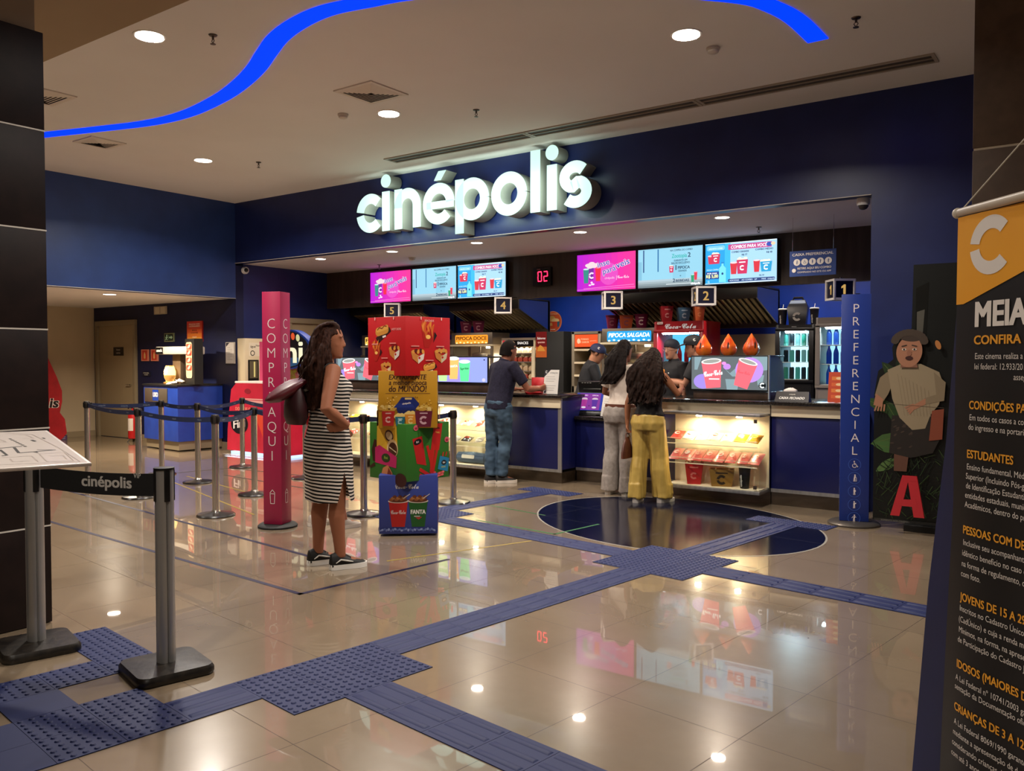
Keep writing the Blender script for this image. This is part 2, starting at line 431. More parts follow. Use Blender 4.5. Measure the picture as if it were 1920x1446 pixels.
tact('tactile_warning_pad', 'studded blue warning pad in front of the closed till', [(u, 7.05) for u in rng(-3.75, 3)], 'd')
tact('tactile_warning_pad', 'studded blue warning pad behind the tower display', [(u, v) for u in rng(-6.5, 3) for v in rng(4.8, 3)], 'd')
tact('tactile_guide_strip', 'ridged blue guide strip towards the customer in the dark polo shirt', [(-6.25, v) for v in rng(5.55, 5)]+[(-6.25, 6.8, 'b', .15)], 'b')
tact('tactile_warning_pad', 'blue warning pad at the feet of the customer in jeans', [(u, 6.95) for u in rng(-6.5, 3)], 'd')
tact('tactile_warning_pad', 'large studded blue pad under the two square post bases', [(u, 1.55) for u in rng(-4.75, 3)]+[(-4.25, v) for v in (1.3, 1.05)]+[(-4.0, 1.06, 's'), (-3.75, 1.06, 'd'), (-3.5, 1.06, 'd'), (-3.75, 1.31), (-3.5, 1.31)]+[(u, v, 's') for u in (-3.75, -3.5) for v in (.81, .56, .31, .06)], 'd')
tact('tactile_guide_strip', 'short ridged blue strip between the post bases and the near pad', [(-3.5, 1.56, 'b', .315)], 'b')
# navy oval
mb = MB(); P = []
cx, cy = -3.3, 7.02
for i in range(72):
    a = 2*pi*i/72; x, y = 1.44*cos(a), 1.10*sin(a); r = R(-25)
    X, Y = cx+x*cos(r)-y*sin(r), cy+x*sin(r)+y*cos(r)
    P.append((cos(-GRID)*X-sin(-GRID)*Y, sin(-GRID)*X+cos(-GRID)*Y))
mb.prism(P, .0002, .0012, M_INLAY); o = struct('floor_inlay', mb); o.rotation_euler = (0, 0, GRID)
mb = MB(); mb.strip(P, [(cos(0)*(x-0)+.0, y) if False else (x+(x-sum(q[0] for q in P)/72)*.012, y+(y-sum(q[1] for q in P)/72)*.012) for x, y in P], .0002, .0014, mat('9a958c', .3), True); o = struct('trim_3', mb); o.rotation_euler = (0, 0, GRID)
def tape(label, pts, w, h):
    mb = MB(); m = mat(h, .45, spec=.4)
    for (a, b), (c, d) in zip(pts[:-1], pts[1:]):
        L = hypot(c-a, d-b); ux, uy = (c-a)/L, (d-b)/L; nx, ny = -uy*w/2, ux*w/2; e = w/2
        mb.prism([(a+nx-ux*e, b+ny-uy*e), (a-nx-ux*e, b-ny-uy*e), (c-nx+ux*e, d-ny+uy*e), (c+nx+ux*e, d+ny+uy*e)], .0003, .0013, m)
    one('floor_tape', label, 'floor tape', mb)
tape('dark blue floor tape with a corner, around the waiting woman', [(-9.2, 3.82), (-4.13, 3.47), (-3.98, 4.70)], .035, '1a1a38')
tape('dark blue floor tape along the posts, ending at the woman\'s shoes', [(-9.6, 4.74), (-4.86, 4.18)], .035, '1a1a38')
tape('thin dark floor tape between two rows of ribbon posts', [(-9.20, 6.54), (-7.42, 6.39)], .03, '33312e')
tape('thin dark floor tape in front of the red candy machine', [(-9.9, 6.3), (-9.75, 7.0), (-8.42, 7.09)], .03, '33312e')
tape('yellow floor tape among the ribbon posts, nearer strip', [(-9.5, 5.9), (-6.63, 5.02)], .02, '8a7432')
tape('yellow floor tape among the ribbon posts, farther strip', [(-9.5, 6.2), (-7.0, 5.65)], .02, '8a7432')
tape('yellow floor tape between the tower display and the guide strip', [(-4.3, 4.42), (-3.85, 5.58)], .02, '9a8440')
tape('thin green floor tape reaching the navy oval', [(-5.11, 6.72), (-4.39, 6.59)], .025, '2f5a34')
tape('green floor tape with a corner beside the navy oval', [(-4.75, 6.03), (-3.84, 5.92), (-3.76, 6.5)], .025, '2f6a3c')

# ------------------------------------------------------------ ceiling fittings
WARM = (1, .92, .81)
def downlight(x, y, z, label, r, power, col=WARM, em=14, group=None, emc='fff0dc'):
    t = thing('downlight', label, 'ceiling light', (x, y, z), 0, group)
    mb = MB(); mb.lathe([(r, -.002), (r+.014, -.006), (r+.02, -.003), (r+.02, 0), (r, 0)], mat('e8e2d8', .4)); mb.build('trim_ring', t)
    mb = MB(); mb.lathe([(.001, -.004), (r, -.003), (r, -.0005), (.001, -.0005)], mat(emc, .5, em=em)); mb.build('diffuser', t)
    area('lamp', (0, 0, -.012), r*2, power, col, parent=t)
P0 = 92
downlight(-6.26, 3.80, 4, 'round ceiling light above the brown column side, near the blue light strip', .105, P0)
downlight(-2.83, 6.24, 4, 'round ceiling light at the right, near a smoke detector', .105, P0)
downlight(-6.21, 6.42, 4, 'round ceiling light beside the square air vent', .105, P0)
downlight(-9.58, 6.53, 4, 'round ceiling light over the ribbon posts, far left corner', .105, P0)
downlight(-2.83, 3.75, 4, 'round ceiling light above the near tactile strip', .105, P0*.7)
downlight(.6, 6.3, 4, 'round ceiling light beyond the right column', .105, P0*.4)
downlight(-6.3, .9, 3.96, 'added unseen mall ceiling light behind the brown column', .105, P0*.6)  # unseen lamp, added so the near column face gets some light
downlight(-2.6, .3, 3.96, 'added unseen mall ceiling light above the near floor', .105, P0*.6)  # added out of view as fill for the foreground
downlight(1.5, -1.6, 3.96, 'added unseen mall ceiling light behind the hanging banner', .105, P0*.8)  # added behind the viewer to brighten the banner
downlight(-10, 2.6, 3.96, 'round mall ceiling light outside the left edge', .105, P0*.5)
for i, (x, l) in enumerate(((-10.18, 'above the white door'), (-8.65, 'in front of the left menu screens'), (-7.09, 'in front of the till number display'), (-5.47, 'in front of the right pink screen'), (-3.64, 'in front of the right combo screen'))):
    downlight(x, 9.0, 3.03, 'small recessed light in the counter soffit, '+l, .075, 30, (1, .84, .68), 16)
downlight(-12.59, 6.93, 2.46, 'round light in the low alcove ceiling above the blue bin cabinet', .09, 120, (1, .84, .64), 16)

# blue light strip
M_LED = mat('0024ff', 1., em=3.2, spec=0, name='blue_light')
def led(name, label, mid, wds):
    A, B = [], []
    # Catmull-Rom
    pts, ws = [], []
    n = len(mid)
    for i in range(n-1):
        p = [V(mid[max(i-1, 0)]), V(mid[i]), V(mid[i+1]), V(mid[min(i+2, n-1)])]
        for k in range(8):
            t = k/8
            pts.append(.5*((2*p[1])+(-p[0]+p[2])*t+(2*p[0]-5*p[1]+4*p[2]-p[3])*t*t+(-p[0]+3*p[1]-3*p[2]+p[3])*t**3)); ws.append(wds)
    pts.append(V(mid[-1])); ws.append(wds)
    for i, p in enumerate(pts):
        d = (pts[min(i+1, len(pts)-1)]-pts[max(i-1, 0)]).normalized(); nn = V((-d.y, d.x))*ws[i]/2
        A.append(tuple(p+nn)); B.append(tuple(p-nn))
    mb = MB(); mb.strip(A, B, 3.994, 3.9995, M_LED)
    one(name, label, 'light strip', mb)
led('light_strip', 'wavy glowing blue light strip set in the ceiling at left', [(-10.6, 4.55), (-9.91, 4.75), (-9.24, 4.96), (-8.53, 5.16), (-7.91, 5.20), (-7.2, 5.09), (-6.67, 4.94), (-6.2, 4.76), (-5.83, 4.58), (-5.46, 4.41), (-5.1, 4.31), (-4.77, 4.28), (-4.45, 4.34), (-4.0, 4.47), (-3.3, 4.9)], .17)
led('light_strip', 'short glowing blue light strip end in the ceiling at right', [(-2.6, 5.45), (-2.22, 5.87), (-2.10, 6.14), (-2.04, 6.47), (-2.03, 6.97)], .16)

def vent(x, y, h, label, rz=0):
    t = thing('air_vent', label, 'air vent', (x, y, 4.0), rz)
    fr = mat('d8ccbc', .5); a = h/2
    mb = MB()
    for p, q in (((-a, -a, a, -a+.035)), 0) if False else ((-a, -a+.035), (a-.035, a)):
        mb.box(-a, a, p, q, -.012, 0, fr); mb.box(p, q, -a+.0352, a-.0352, -.012, 0, fr)
    mb.build('frame', t)
    mb = MB(); n = 6
    for i in range(n):
        r0 = a-.035-i*(a-.06)/n; r1 = r0-.028
        for s in range(4):
            c, q = cos(pi/2*s), sin(pi/2*s)
            rot = lambda X, Y, Z: (X*c-Y*q, X*q+Y*c, Z)
            mb.poly([rot(-r0, -r0, -.010), rot(r0, -r0, -.010), rot(r1, -r1, -.018), rot(-r1, -r1, -.018)], fr)
            mb.poly([rot(-r0, -r0, -.0104), rot(-r1, -r1, -.0184), rot(r1, -r1, -.0184), rot(r0, -r0, -.0104)], fr)
    mb.build('louvres', t)
    mb = MB(); mb.box(-a+.03, a-.03, -a+.03, a-.03, -.002, -.0005, mat('3c352e', .7)); mb.build('duct_opening', t)
vent(-5.86, 5.82, .5, 'square louvred ceiling vent beside a round light, upper middle')
vent(-9.76, 5.28, .42, 'square louvred ceiling vent under the blue strip, far left')
vent(-8.5, 4.0, .5, 'square ceiling vent half hidden by the dark column')
def slot(x0, x1, label):
    t = thing('slot_diffuser', label, 'air vent', ((x0+x1)/2, 7.93, 4.0))
    fr = mat('a89c8b', .45); L = (x1-x0)/2
    mb = MB()
    for y0, y1 in ((-.12, -.09), (-.006, .006), (.09, .12)): mb.box(-L, L, y0, y1, -.012, 0, fr)
    for e in (-L, L-.03):
        for y0, y1 in ((-.0898, -.0062), (.0062, .0898)): mb.box(e, e+.03, y0, y1, -.012, 0, fr)
    mb.build('frame', t)
    mb = MB(); mb.box(-L+.03, L-.03, -.09, .09, -.003, -.0005, mat('4a443c', .6)); mb.build('grille', t)
slot(-7.65, -5.5, 'long slot diffuser in the ceiling above the lit sign'); slot(-5.49, -3.46, 'long slot diffuser in the ceiling, middle length'); slot(-3.45, -1.33, 'long slot diffuser in the ceiling, length nearest the brown column')
def sprinkler(x, y, z, label):
    t = thing('sprinkler', label, 'sprinkler', (x, y, z)); m = mat('5e544a', .35, 1.)
    mb = MB(); mb.lathe([(.035, 0), (.03, -.008), (.012, -.012)], m, 16); mb.build('escutcheon', t)
    mb = MB(); mb.tube([(0, 0, -.01), (0, 0, -.035)], .009, m, 8)
    for s in (-1, 1): mb.tube([(0, 0, -.03), (s*.016, 0, -.045), (0, 0, -.068)], .0035, m, 6)
    mb.lathe([(.004, -.066), (.022, -.07), (.022, -.073), (.004, -.075)], m, 12); mb.build('head', t)
for p, l in (((-5.84, 4.08, 4), 'near the round light at upper left'), ((-5.40, 6.85, 4), 'above the lit sign'), ((-9.08, 7.0, 4), 'near the far left ceiling corner'), ((-1.67, 6.68, 4), 'near the end of the short blue strip'), ((-10.0, 10.1, 3.03), 'in the soffit above the white door'), ((-3.55, 9.9, 3.03), 'in the soffit above the right combo screen'), ((-13.2, 6.0, 2.46), 'in the alcove ceiling near its light')):
    sprinkler(*p, 'small metal sprinkler head '+l)
def smoke(x, y, z, label):
    t = thing('smoke_detector', label, 'smoke detector', (x, y, z)); m = mat('cfc4b4', .5)
    mb = MB(); mb.lathe([(.055, 0), (.055, -.02), (.05, -.022)], m); mb.build('base', t)
    mb = MB(); mb.lathe([(.046, -.024), (.044, -.04), (.03, -.048), (.004, -.05)], m); mb.build('cap', t)
smoke(-6.61, 6.16, 4, 'round smoke detector beside the square vent'); smoke(-2.77, 6.63, 4, 'round smoke detector by the right ceiling light'); smoke(-8.9, 9.7, 3.03, 'round smoke detector in the soffit over the left screens')
for (x, y, z), d, l in (((-11.70, 8.77, 2.93), 1, 'white dome camera on the blue side wall at left'), ((-2.1, 8.75, 2.95), 0, 'white dome camera at the right end of the soffit')):
    t = thing('security_camera', l, 'camera', (x, y, z))
    if d:
        mb = MB(T=MX.Rotation(pi/2, 4, 'Y')); mb.lathe([(.06, -.07), (.06, -.03), (.05, -.01), (.001, .0)], M_WHITE); mb.build('housing', t)
        mb = MB(); mb.ell((.0, -.015, 0), (.034, .034, .034), M_BLACK); mb.build('lens', t)
    else:
        mb = MB(); mb.lathe([(.06, .08), (.06, .03), (.055, .01)], M_WHITE); mb.build('housing', t)
        mb = MB(); mb.ell((0, 0, .012), (.05, .05, .045), mat('3a3432', .1)); mb.build('lens', t)
# ------------------------------------------------------------ lit sign
def stroke(pts, w):
    L, Rr = [], []
    for i, p in enumerate(pts):
        a, b = pts[max(i-1, 0)], pts[min(i+1, len(pts)-1)]
        d = V((b[0]-a[0], b[1]-a[1])).normalized(); L.append((p[0]-d.y*w/2, p[1]+d.x*w/2)); Rr.append((p[0]+d.y*w/2, p[1]-d.x*w/2))
    return L, Rr
def arcpts(cx, cy, r, a0, a1, n=24, ry=None): return [(cx+r*cos(R(a0+(a1-a0)*i/n)), cy+(ry or r)*sin(R(a0+(a1-a0)*i/n))) for i in range(n+1)]
def logo_letters(W=.135, X=.53):
    """strokes of each letter as (bands, polygons); the baseline is 0 and the x-height X"""
    h = X; r = X/2-W/2; c = X/2
    O = lambda cx: stroke(arcpts(cx, c, r, 0, 360, 48), W)
    dot = lambda cx: arcpts(cx, h+.14, .088, 0, 345, 23)
    bar = lambda x0, x1, y0, y1: [(x0, y0), (x1, y0), (x1, y1), (x0, y1)]
    G = []
    G.append(('c', -8.705, [stroke(arcpts(c, c, r, 44, 173), W), stroke(arcpts(c, c, r, 187, 316), W)], []))
    G.append(('i', -8.215, [], [bar(0, W, 0, h), dot(W/2)]))
    nr = .165
    G.append(('n', -7.985, [stroke([(W/2, 0), (W/2, h-.03)], W), stroke([(W/2, h-W/2-nr-.02)]+arcpts(W/2+nr, h-W/2-nr, nr, 180, 0, 20)+[(W/2+2*nr, 0)], W)], [bar(0, W, h-.04, h)]))
    G.append(('e', -7.475, [stroke(arcpts(c, c, r, 3, 318, 44), W), stroke([(.06, c-.015), (X-.012, c-.015)], W*.68)], [[(.19, h+.035), (.30, h+.035), (.39, h+.15), (.265, h+.15)]]))
    G.append(('p', -6.93, [O(c+.005)], [bar(0, W, -.15, h)]))
    G.append(('o', -6.355, [O(c)], []))
    G.append(('l', -5.77, [], [bar(0, W, 0, h+.2)]))
    G.append(('i', -5.535, [], [bar(0, W, 0, h), dot(W/2)]))
    q = .118
    G.append(('s', -5.36, [stroke(arcpts(.205, h-W/2-q+.005, q+.022, 38, 255, 20, q)+arcpts(.215, W/2+q-.005, q+.028, 75, -140, 22, q), W)], []))
    return G
M_SIGN = mat('d8fff2', .4, em=1.02, name='lit_mint_white_acrylic'); M_RET = mat('8d8a80', .5, name='letter_return')
sg = thing('illuminated_sign', 'large glowing white cinépolis letter sign on the navy fascia', 'sign', (-6.8, 8.6, 3.2))
for nm, x, bands, polys in logo_letters():
    T = FRONT(x, 8.6, 3.205); mb = MB(sg); q = mb.at(T)
    for A, B in bands:
        cl = hypot(A[0][0]-A[-1][0], A[0][1]-A[-1][1]) < .002
        if cl: A, B = A[:-1], B[:-1]
        q.strip(A, B, .02, .235, M_RET, cl); q.strip(A, B, .235, .245, M_SIGN, cl)
    for p in polys:
        q.prism(p, .02, .235, M_RET); q.prism(p, .235, .245, M_SIGN)
    mb.build('letter', sg)
area('sign_glow', (0, -.35, .25), 3.4, 42, (.74, 1, .90), (R(90), 0, 0), 'RECTANGLE', .5, 170, sg)

# ------------------------------------------------------------ service counter
M_PANEL = mat('10164e', .38, name='navy_counter_panel')
def cabinet(label, x0, x1, yf, yb, ztop, band=True, plinth=.13):
    c = thing('counter_cabinet', label, 'counter', ((x0+x1)/2, (yf+yb)/2, 0))
    mb = MB(c); mb.box(x0, x1, yf, yb, plinth+.03, ztop, M_PANEL, .002); mb.build('body', c)
    mb = MB(c); mb.box(x0, x1, yf+.015, yb, 0, plinth, M_STEELD); mb.build('plinth', c)
    mb = MB(c); mb.box(x0, x1, yf-.006, yf+.01, plinth, plinth+.035, M_ALU)
    mb.build('bottom_rail', c)
    if band:
        mb = MB(c); mb.box(x0, x1, yf-.02, yf-.001, ztop-.115, ztop, M_CREAM, .002); mb.build('cream_band', c)
    return c
CZ = 1.005
cabinet('navy counter cabinet at the far left beside the candy machine', -10.3, -9.0, 8.75, 9.35, CZ)
cabinet('counter cabinet behind the left lit snack case', -8.99, -7.58, 8.42, 9.3, CZ)
cabinet('counter cabinet behind the snack case next to the leaning man', -7.57, -6.16, 8.42, 9.3, CZ)
c = cabinet('navy counter cabinet the man in jeans leans on', -6.15, -5.36, 8.4, 9.3, CZ)
mb = MB(c)
mb.box(-5.40, -5.352, 8.392, 8.41, .13, CZ, M_ALU); mb.build('corner_rail', c)
cabinet('low navy counter cabinet with a dark top between the two high counters', -5.35, -4.30, 8.72, 9.3, .74, False)
cabinet('counter cabinet behind the right lit snack case', -4.29, -2.88, 8.42, 9.3, CZ)
cabinet('navy counter cabinet at the right end behind the blue totem', -2.87, -2.0, 8.42, 9.3, CZ)
def worktop(label, x0, x1, y0, y1, z0, z1):
    mb = MB(); mb.box(x0, x1, y0, y1, z0, z1, M_GRAN, .006); one('worktop', label, 'worktop', mb)
worktop('dark stone worktop of the left high counter', -9.02, -5.33, 8.34, 9.32, CZ, CZ+.035)
worktop('short dark worktop at the far left end of the counter', -10.3, -9.03, 8.7, 9.32, CZ, CZ+.035)
worktop('low dark grey worktop between the high counters', -5.345, -4.305, 8.66, 9.3, .74, .785)
worktop('dark stone worktop of the right high counter', -4.30, -2.0, 8.34, 9.32, CZ, CZ+.035)

# lit snack cases
M_ACR = M_GLASS; M_LIT = mat('f4e2c0', .5, name='cream_case_lining')
def snack_case(label, x0, x1, pw):
    yf, yb, z0, z1 = 8.11, 8.395, .165, .895
    c = thing('snack_display_case', label, 'display case', ((x0+x1)/2, (yf+yb)/2, z0))
    mb = MB(c); mb.box(x0, x1, yf, yb, z0-.035, z0, M_ALU, .003); mb.box(x0+.02, x1-.02, yf+.02, yb, z0, z0+.006, M_LIT); mb.build('base_tray', c)
    mb = MB(c); mb.box(x0, x1, yb-.012, yb, z0+.006, z1, M_LIT); mb.build('back_panel', c)
    mb = MB(c); mb.box(x0, x1, yf-.005, yb, z1, z1+.025, M_ALU, .003); mb.build('top_rail', c)
    for e in (x0, x1-.006):
        mb = MB(c); mb.box(e, e+.006, yf+.006, yb-.013, z0+.001, z1-.001, M_GLASS); mb.build('end_glass', c)
    mb = MB(c); mb.box(x0+.001, x1-.001, yf, yf+.005, z0+.001, z1-.001, M_GLASS); mb.build('front_glass', c)
    for z in (.62, .42):
        mb = MB(c); q = [(yb-.015, z+.105), (yf+.035, z-.025), (yf+.02, z+.03)]
        mb.mesh([(x, y, zz+d) for d in (0, .004) for x in (x0+.03, x1-.03) for y, zz in q], [(0, 1, 4, 3), (1, 2, 5, 4), (6, 9, 10, 7), (7, 10, 11, 8), (2, 8, 11, 5), (0, 6, 7, 1), (1, 7, 8, 2), (3, 4, 10, 9), (4, 5, 11, 10)], M_GLASS)
        lp = mat('f0e2c4', .4); mb.box(x0+.03, x1-.03, yf+.0145, yf+.0185, z-.032, z-.022, lp); mb.box(x0+.03, x1-.03, yf+.0145, yf+.0185, z+.026, z+.031, lp)
        mb.build('sloped_shelf', c)
    for e, z in ((x1-.06, z1-.06), (x1-.06, z0+.02), (x0+.03, z0+.02)):
        mb = MB(c); mb.box(e, e+.03, yf-.006, yf+.008, z, z+.035, mat('3a2f28', .4)); mb.build('glass_clamp', c)
    for f in (.33, .75):
        x = x0+(x1-x0)*f
        mb = MB(c); mb.tube([(x, yf+.12, z1-.001), (x, yf+.12, z1-.02)], .03, mat('fff2d8', .4, em=30), 14); mb.build('spotlight', c)
        area('case_lamp', (x-c.location.x, yf+.12-c.location.y, z1-.026-z0), .06, pw, (1, .80, .52), parent=c, spread=170)
    return c
snack_case('lit glass snack case with popcorn bucket, under the right counter', -3.90, -2.88, 5.5)
snack_case('lit glass snack case beside the man in jeans', -7.5, -6.17, 6)
snack_case('lit glass snack case behind the promotional tower and the woman', -8.93, -7.6, 6)
def packet(name, label, cat, grp, T, w, h, m, m2, seed):
    rn = random.Random(seed); mb = MB(T=T); n = 7
    vs, fs = [], []
    for i in range(n):
        for j in range(5):
            u, v = i/(n-1)-.5, j/4-.5
            b = .028*(1-(2*v)**2)*(1-(2*u)**4)+.004*rn.random()
            vs.append((u*w, v*h, b+.002))
    for i in range(n-1):
        for j in range(4): fs.append((i*5+j, (i+1)*5+j, (i+1)*5+j+1, i*5+j+1))
    mb.mesh(vs, fs, m, True)
    mb.mesh([(-w/2, -h/2, 0), (w/2, -h/2, 0), (w/2, h/2, 0), (-w/2, h/2, 0)], [(3, 2, 1, 0)], m)
    k = mb.at(MX.Translation((0, 0, .0305))); k.oval(0, 0, w*.24, h*.16, m2, rn.uniform(-15, 15))
    return one(name, label, cat, mb, grp)
def shelfT(x, z, tilt=0., yf=8.11, yb=8.395, k=.45):
    y = yf+.035+(yb-yf-.05)*k; zz = z-.025+.13*k
    return frame((x, y-.012, zz+.016), (cos(tilt), -.47*sin(tilt)*0, sin(tilt)), V((-sin(tilt)*.95, .875, .484)).normalized())
PK = lambda h: mat(h, .22, spec=.6)
cols = ['c2392c', 'd8cdbb', 'e9e2d4', 'd6c7a8', 'e8e0d2', 'd9a32b', 'c98d22']
for i, h in enumerate(cols):
    packet('snack_packet', ['red chocolate packet at the left of the top shelf, right case', 'white snack packet, second on the top shelf, right case', 'white snack packet, third on the top shelf, right case', 'cream snack packet in the middle of the top shelf, right case', 'white snack packet right of the middle, top shelf, right case', 'yellow snack packet on the top shelf of the right case', 'dark yellow snack packet at the right end of the top shelf, right case'][i], 'snack packet', 'packets on the top shelf of the right case',
           shelfT(-3.80+.138*i, .62, random.uniform(-.12, .12)), .12, .15, PK(h), PK(['f0e6d0', '6a3226', '55504a', 'b8382a', '7a6a50', 'f6efe0', 'f0d070'][i]), i)
for i in range(8):
    packet('candy_bag', ['red candy bag at the left end of the middle shelf, right case']*1 and 'pink candy bag lying on the middle shelf of the right case', 'candy bag', 'pink candy bags on the middle shelf of the right case',
           shelfT(-3.81+.122*i, .42, random.uniform(-.06, .06)), .112, .20, mat(('e8605a', 'ec7068', 'e45c58')[i % 3], .35, trans=.3), PK(('f0c9bd', 'e8a69c', 'f4ded4')[(i*2) % 3]), 20+i)
for j, (xa, z, nn, cs) in enumerate(((-7.42, .62, 7, ('e6d9bf', 'd8b78a', '7a2f24', 'e9e0d0', 'cdb58c', 'b5463a', 'e0d2b8')), (-7.42, .42, 7, ('d8463e', 'e6cfc4', 'dcd6cc', 'cfc7ba', '3c3834', 'd8cdbb', '4a4038')), (-8.85, .62, 7, ('e6d9bf', 'd9a32b', 'b5463a', 'e9e0d0', 'e6d9bf', '7a2f24', 'd8b78a')), (-8.85, .42, 7, ('d8463e', 'd95a52', 'dcd6cc', 'd8463e', 'e6cfc4', 'd95a52', 'd8cdbb')))):
    w = ('top shelf of the case beside the man', 'lower shelf of the case beside the man', 'top shelf of the case behind the tower', 'lower shelf of the case behind the tower')[j]
    for i in range(nn):
        packet('snack_packet', 'small snack packet on the '+w, 'snack packet', 'packets on the '+w, shelfT(xa+.195*i, z, random.uniform(-.3, .3)), .13, .11, PK(cs[i]), PK('f0e6d0' if i % 2 else 'a8382c'), 50+j*9+i)
# bottom of the cases
def bucket(label, loc, w, h, hx, logo='e8d9c8', pop=False, rz=0., round_=False, group=None, name='popcorn_bucket', cat='popcorn bucket', k=.72, d=None):
    t = thing(name, label, cat, loc, rz, group); m = mat(hx, .4); lg = mat(logo, .5); d = d or w
    mb = MB()
    if round_:
        mb.lathe([(w*.5*k, 0), (w*.5, h), (w*.52, h), (w*.52, h+.008), (w*.49, h+.008), (w*.48, h-.01), (w*.48*k, h*.3), (.001, h*.3)], m, 28)
        for a in (R(-100), R(-20)):
            T = frame((w*.43*cos(a), w*.43*sin(a), 0), (-sin(a), cos(a), 0), V((cos(a)*.12, sin(a)*.12, 1)).normalized())
            q = mb.at(T); q.k = 40; q.clogo(0, h*.42, w*.2, lg); q.rect(-w*.18, h*.74, w*.36, h*.07, lg)
    else:
        a, b = w/2*k, w/2; e = d/w
        P = [(-a, -a*e, 0), (a, -a*e, 0), (a, a*e, 0), (-a, a*e, 0), (-b, -b*e, h), (b, -b*e, h), (b, b*e, h), (-b, b*e, h)]
        i = .95; Q = [(x*i, y*i, h*.999) for x, y, z in P[4:]]+[(x*.75*i, y*.75*i, h*.75) for x, y, z in P[4:]]
        mb.mesh(P+Q, [(3, 2, 1, 0), (0, 1, 5, 4), (1, 2, 6, 5), (2, 3, 7, 6), (3, 0, 4, 7), (4, 5, 9, 8), (5, 6, 10, 9), (6, 7, 11, 10), (7, 4, 8, 11), (8, 9, 13, 12), (9, 10, 14, 13), (10, 11, 15, 14), (11, 8, 12, 15), (12, 13, 14, 15)], m)
        for s, ee in ((0, e), (1, 1)):
            sl = (b-a)*(e if s == 0 else 1)/h; T = MX.Rotation(pi/2*s, 4, 'Z') @ frame((0, -a*(e if s == 0 else 1)-.001, 0), (1, 0, 0), V((0, -sl, 1)).normalized())
            q = mb.at(T)
            if s == 0 or name == 'popcorn_bucket': q.clogo(0, h*.40, w*.2, lg)
            q.rect(-w*.24, h*.76, w*.48, h*.07, lg)
            if s == 1: [q.rect(-w*.2, h*(.2+.12*z), w*.4, h*.035, lg) for z in range(4)]
    mb.build('carton', t)
    if pop:
        mb = MB(); rn = random.Random(3); pm = mat('f2e2b4', .7)
        for i in range(70):
            x, y = rn.uniform(-1, 1), rn.uniform(-1, 1)
            mb.ell((x*w*.44, y*d*.44, h+.012*(2-x*x-y*y)+rn.uniform(-.01, .008)), (.012*rn.uniform(.8, 1.3),)*3, pm, 7, 5)
        o = mb.build('popcorn', t); o['kind'] = 'stuff'
    return t
bucket('red popcorn bucket full of popcorn on the case floor', (-3.62, 8.25, .171), .185, .225, 'b3201e', 'd8736a', True, R(20))
t = bucket('open brown cardboard snack box on the case floor', (-3.32, 8.25, .171), .25, .175, '8a6428', '2a1c0e', False, R(20), name='snack_box', cat='snack box', k=.8, d=.15)
def cup(label, loc, h, r, hx, lid, txt=None, straw=True, group=None):
    t = thing('drink_cup', label, 'cup', loc, 0, group)
    mb = MB(); mb.lathe([(r*.72, 0), (r, h), (r*.9, h), (.001, h-.004)], mat(hx, .35))
    if txt:
        for a in (R(-105),):
            T = frame((r*.865*cos(a), r*.865*sin(a), 0), (-sin(a), cos(a), 0), (cos(a)*.08, sin(a)*.08, 1)); q = mb.at(T); q.k = 30
            q.text(txt, r*.18, h*.12, r*.38, mat('e9e4da', .5), 'l', .02, rot=90)
    mb.build('cup_body', t)
    mb = MB(); mb.lathe([(r*1.06, h), (r*1.06, h+.012), (r*.9, h+.018), (.001, h+.018)], mat(lid, .35)); mb.build('lid', t)
    if straw:
        mb = MB(); mb.tube([(0, 0, h+.015), (.008, 0, h+.07)], .004, mat('e8e4dc', .4), 8); mb.build('straw', t)
    return t
cup('black lidded drink cup with white lettering on the case floor', (-3.07, 8.22, .171), .215, .06, '1a1614', 'd9cdb8', 'cinépolis')
t = thing('travel_pillow', 'rolled grey blue travel pillow on the case floor beside the man', 'pillow', (-6.55, 8.24, .171))
mb = MB(); mb.tube([(-.24, 0, .06), (-.22, 0, .07), (0, 0, .075), (.2, 0, .07), (.22, 0, .06)], [.035, .064, .07, .064, .03], mat('4e6076', .8), 18); mb.build('cushion', t)
mb = MB(T=frame((-.02, -.071, .088), (1, 0, 0), (0, .25, 1))); mb.rrect(-.11, -.02, .2, .045, .012, mat('cfc8b8', .6)); mb.build('label_patch', t)
t = thing('plush_roll', 'brown rolled plush cushion next to the grey blue pillow', 'cushion', (-6.98, 8.24, .171))
mb = MB(); mb.tube([(-.13, 0, .055), (-.1, 0, .065), (.05, 0, .068), (.12, 0, .05)], [.03, .06, .062, .03], noisy('brown_plush', '4a2e1c', '5e3d26', 60, .9), 18); mb.build('cushion', t)
mb = MB(T=frame((0, -.063, .075), (1, 0, 0), (0, .2, 1))); mb.oval(-.03, 0, .04, .018, mat('d8ccb8', .6)); mb.build('label_patch', t)

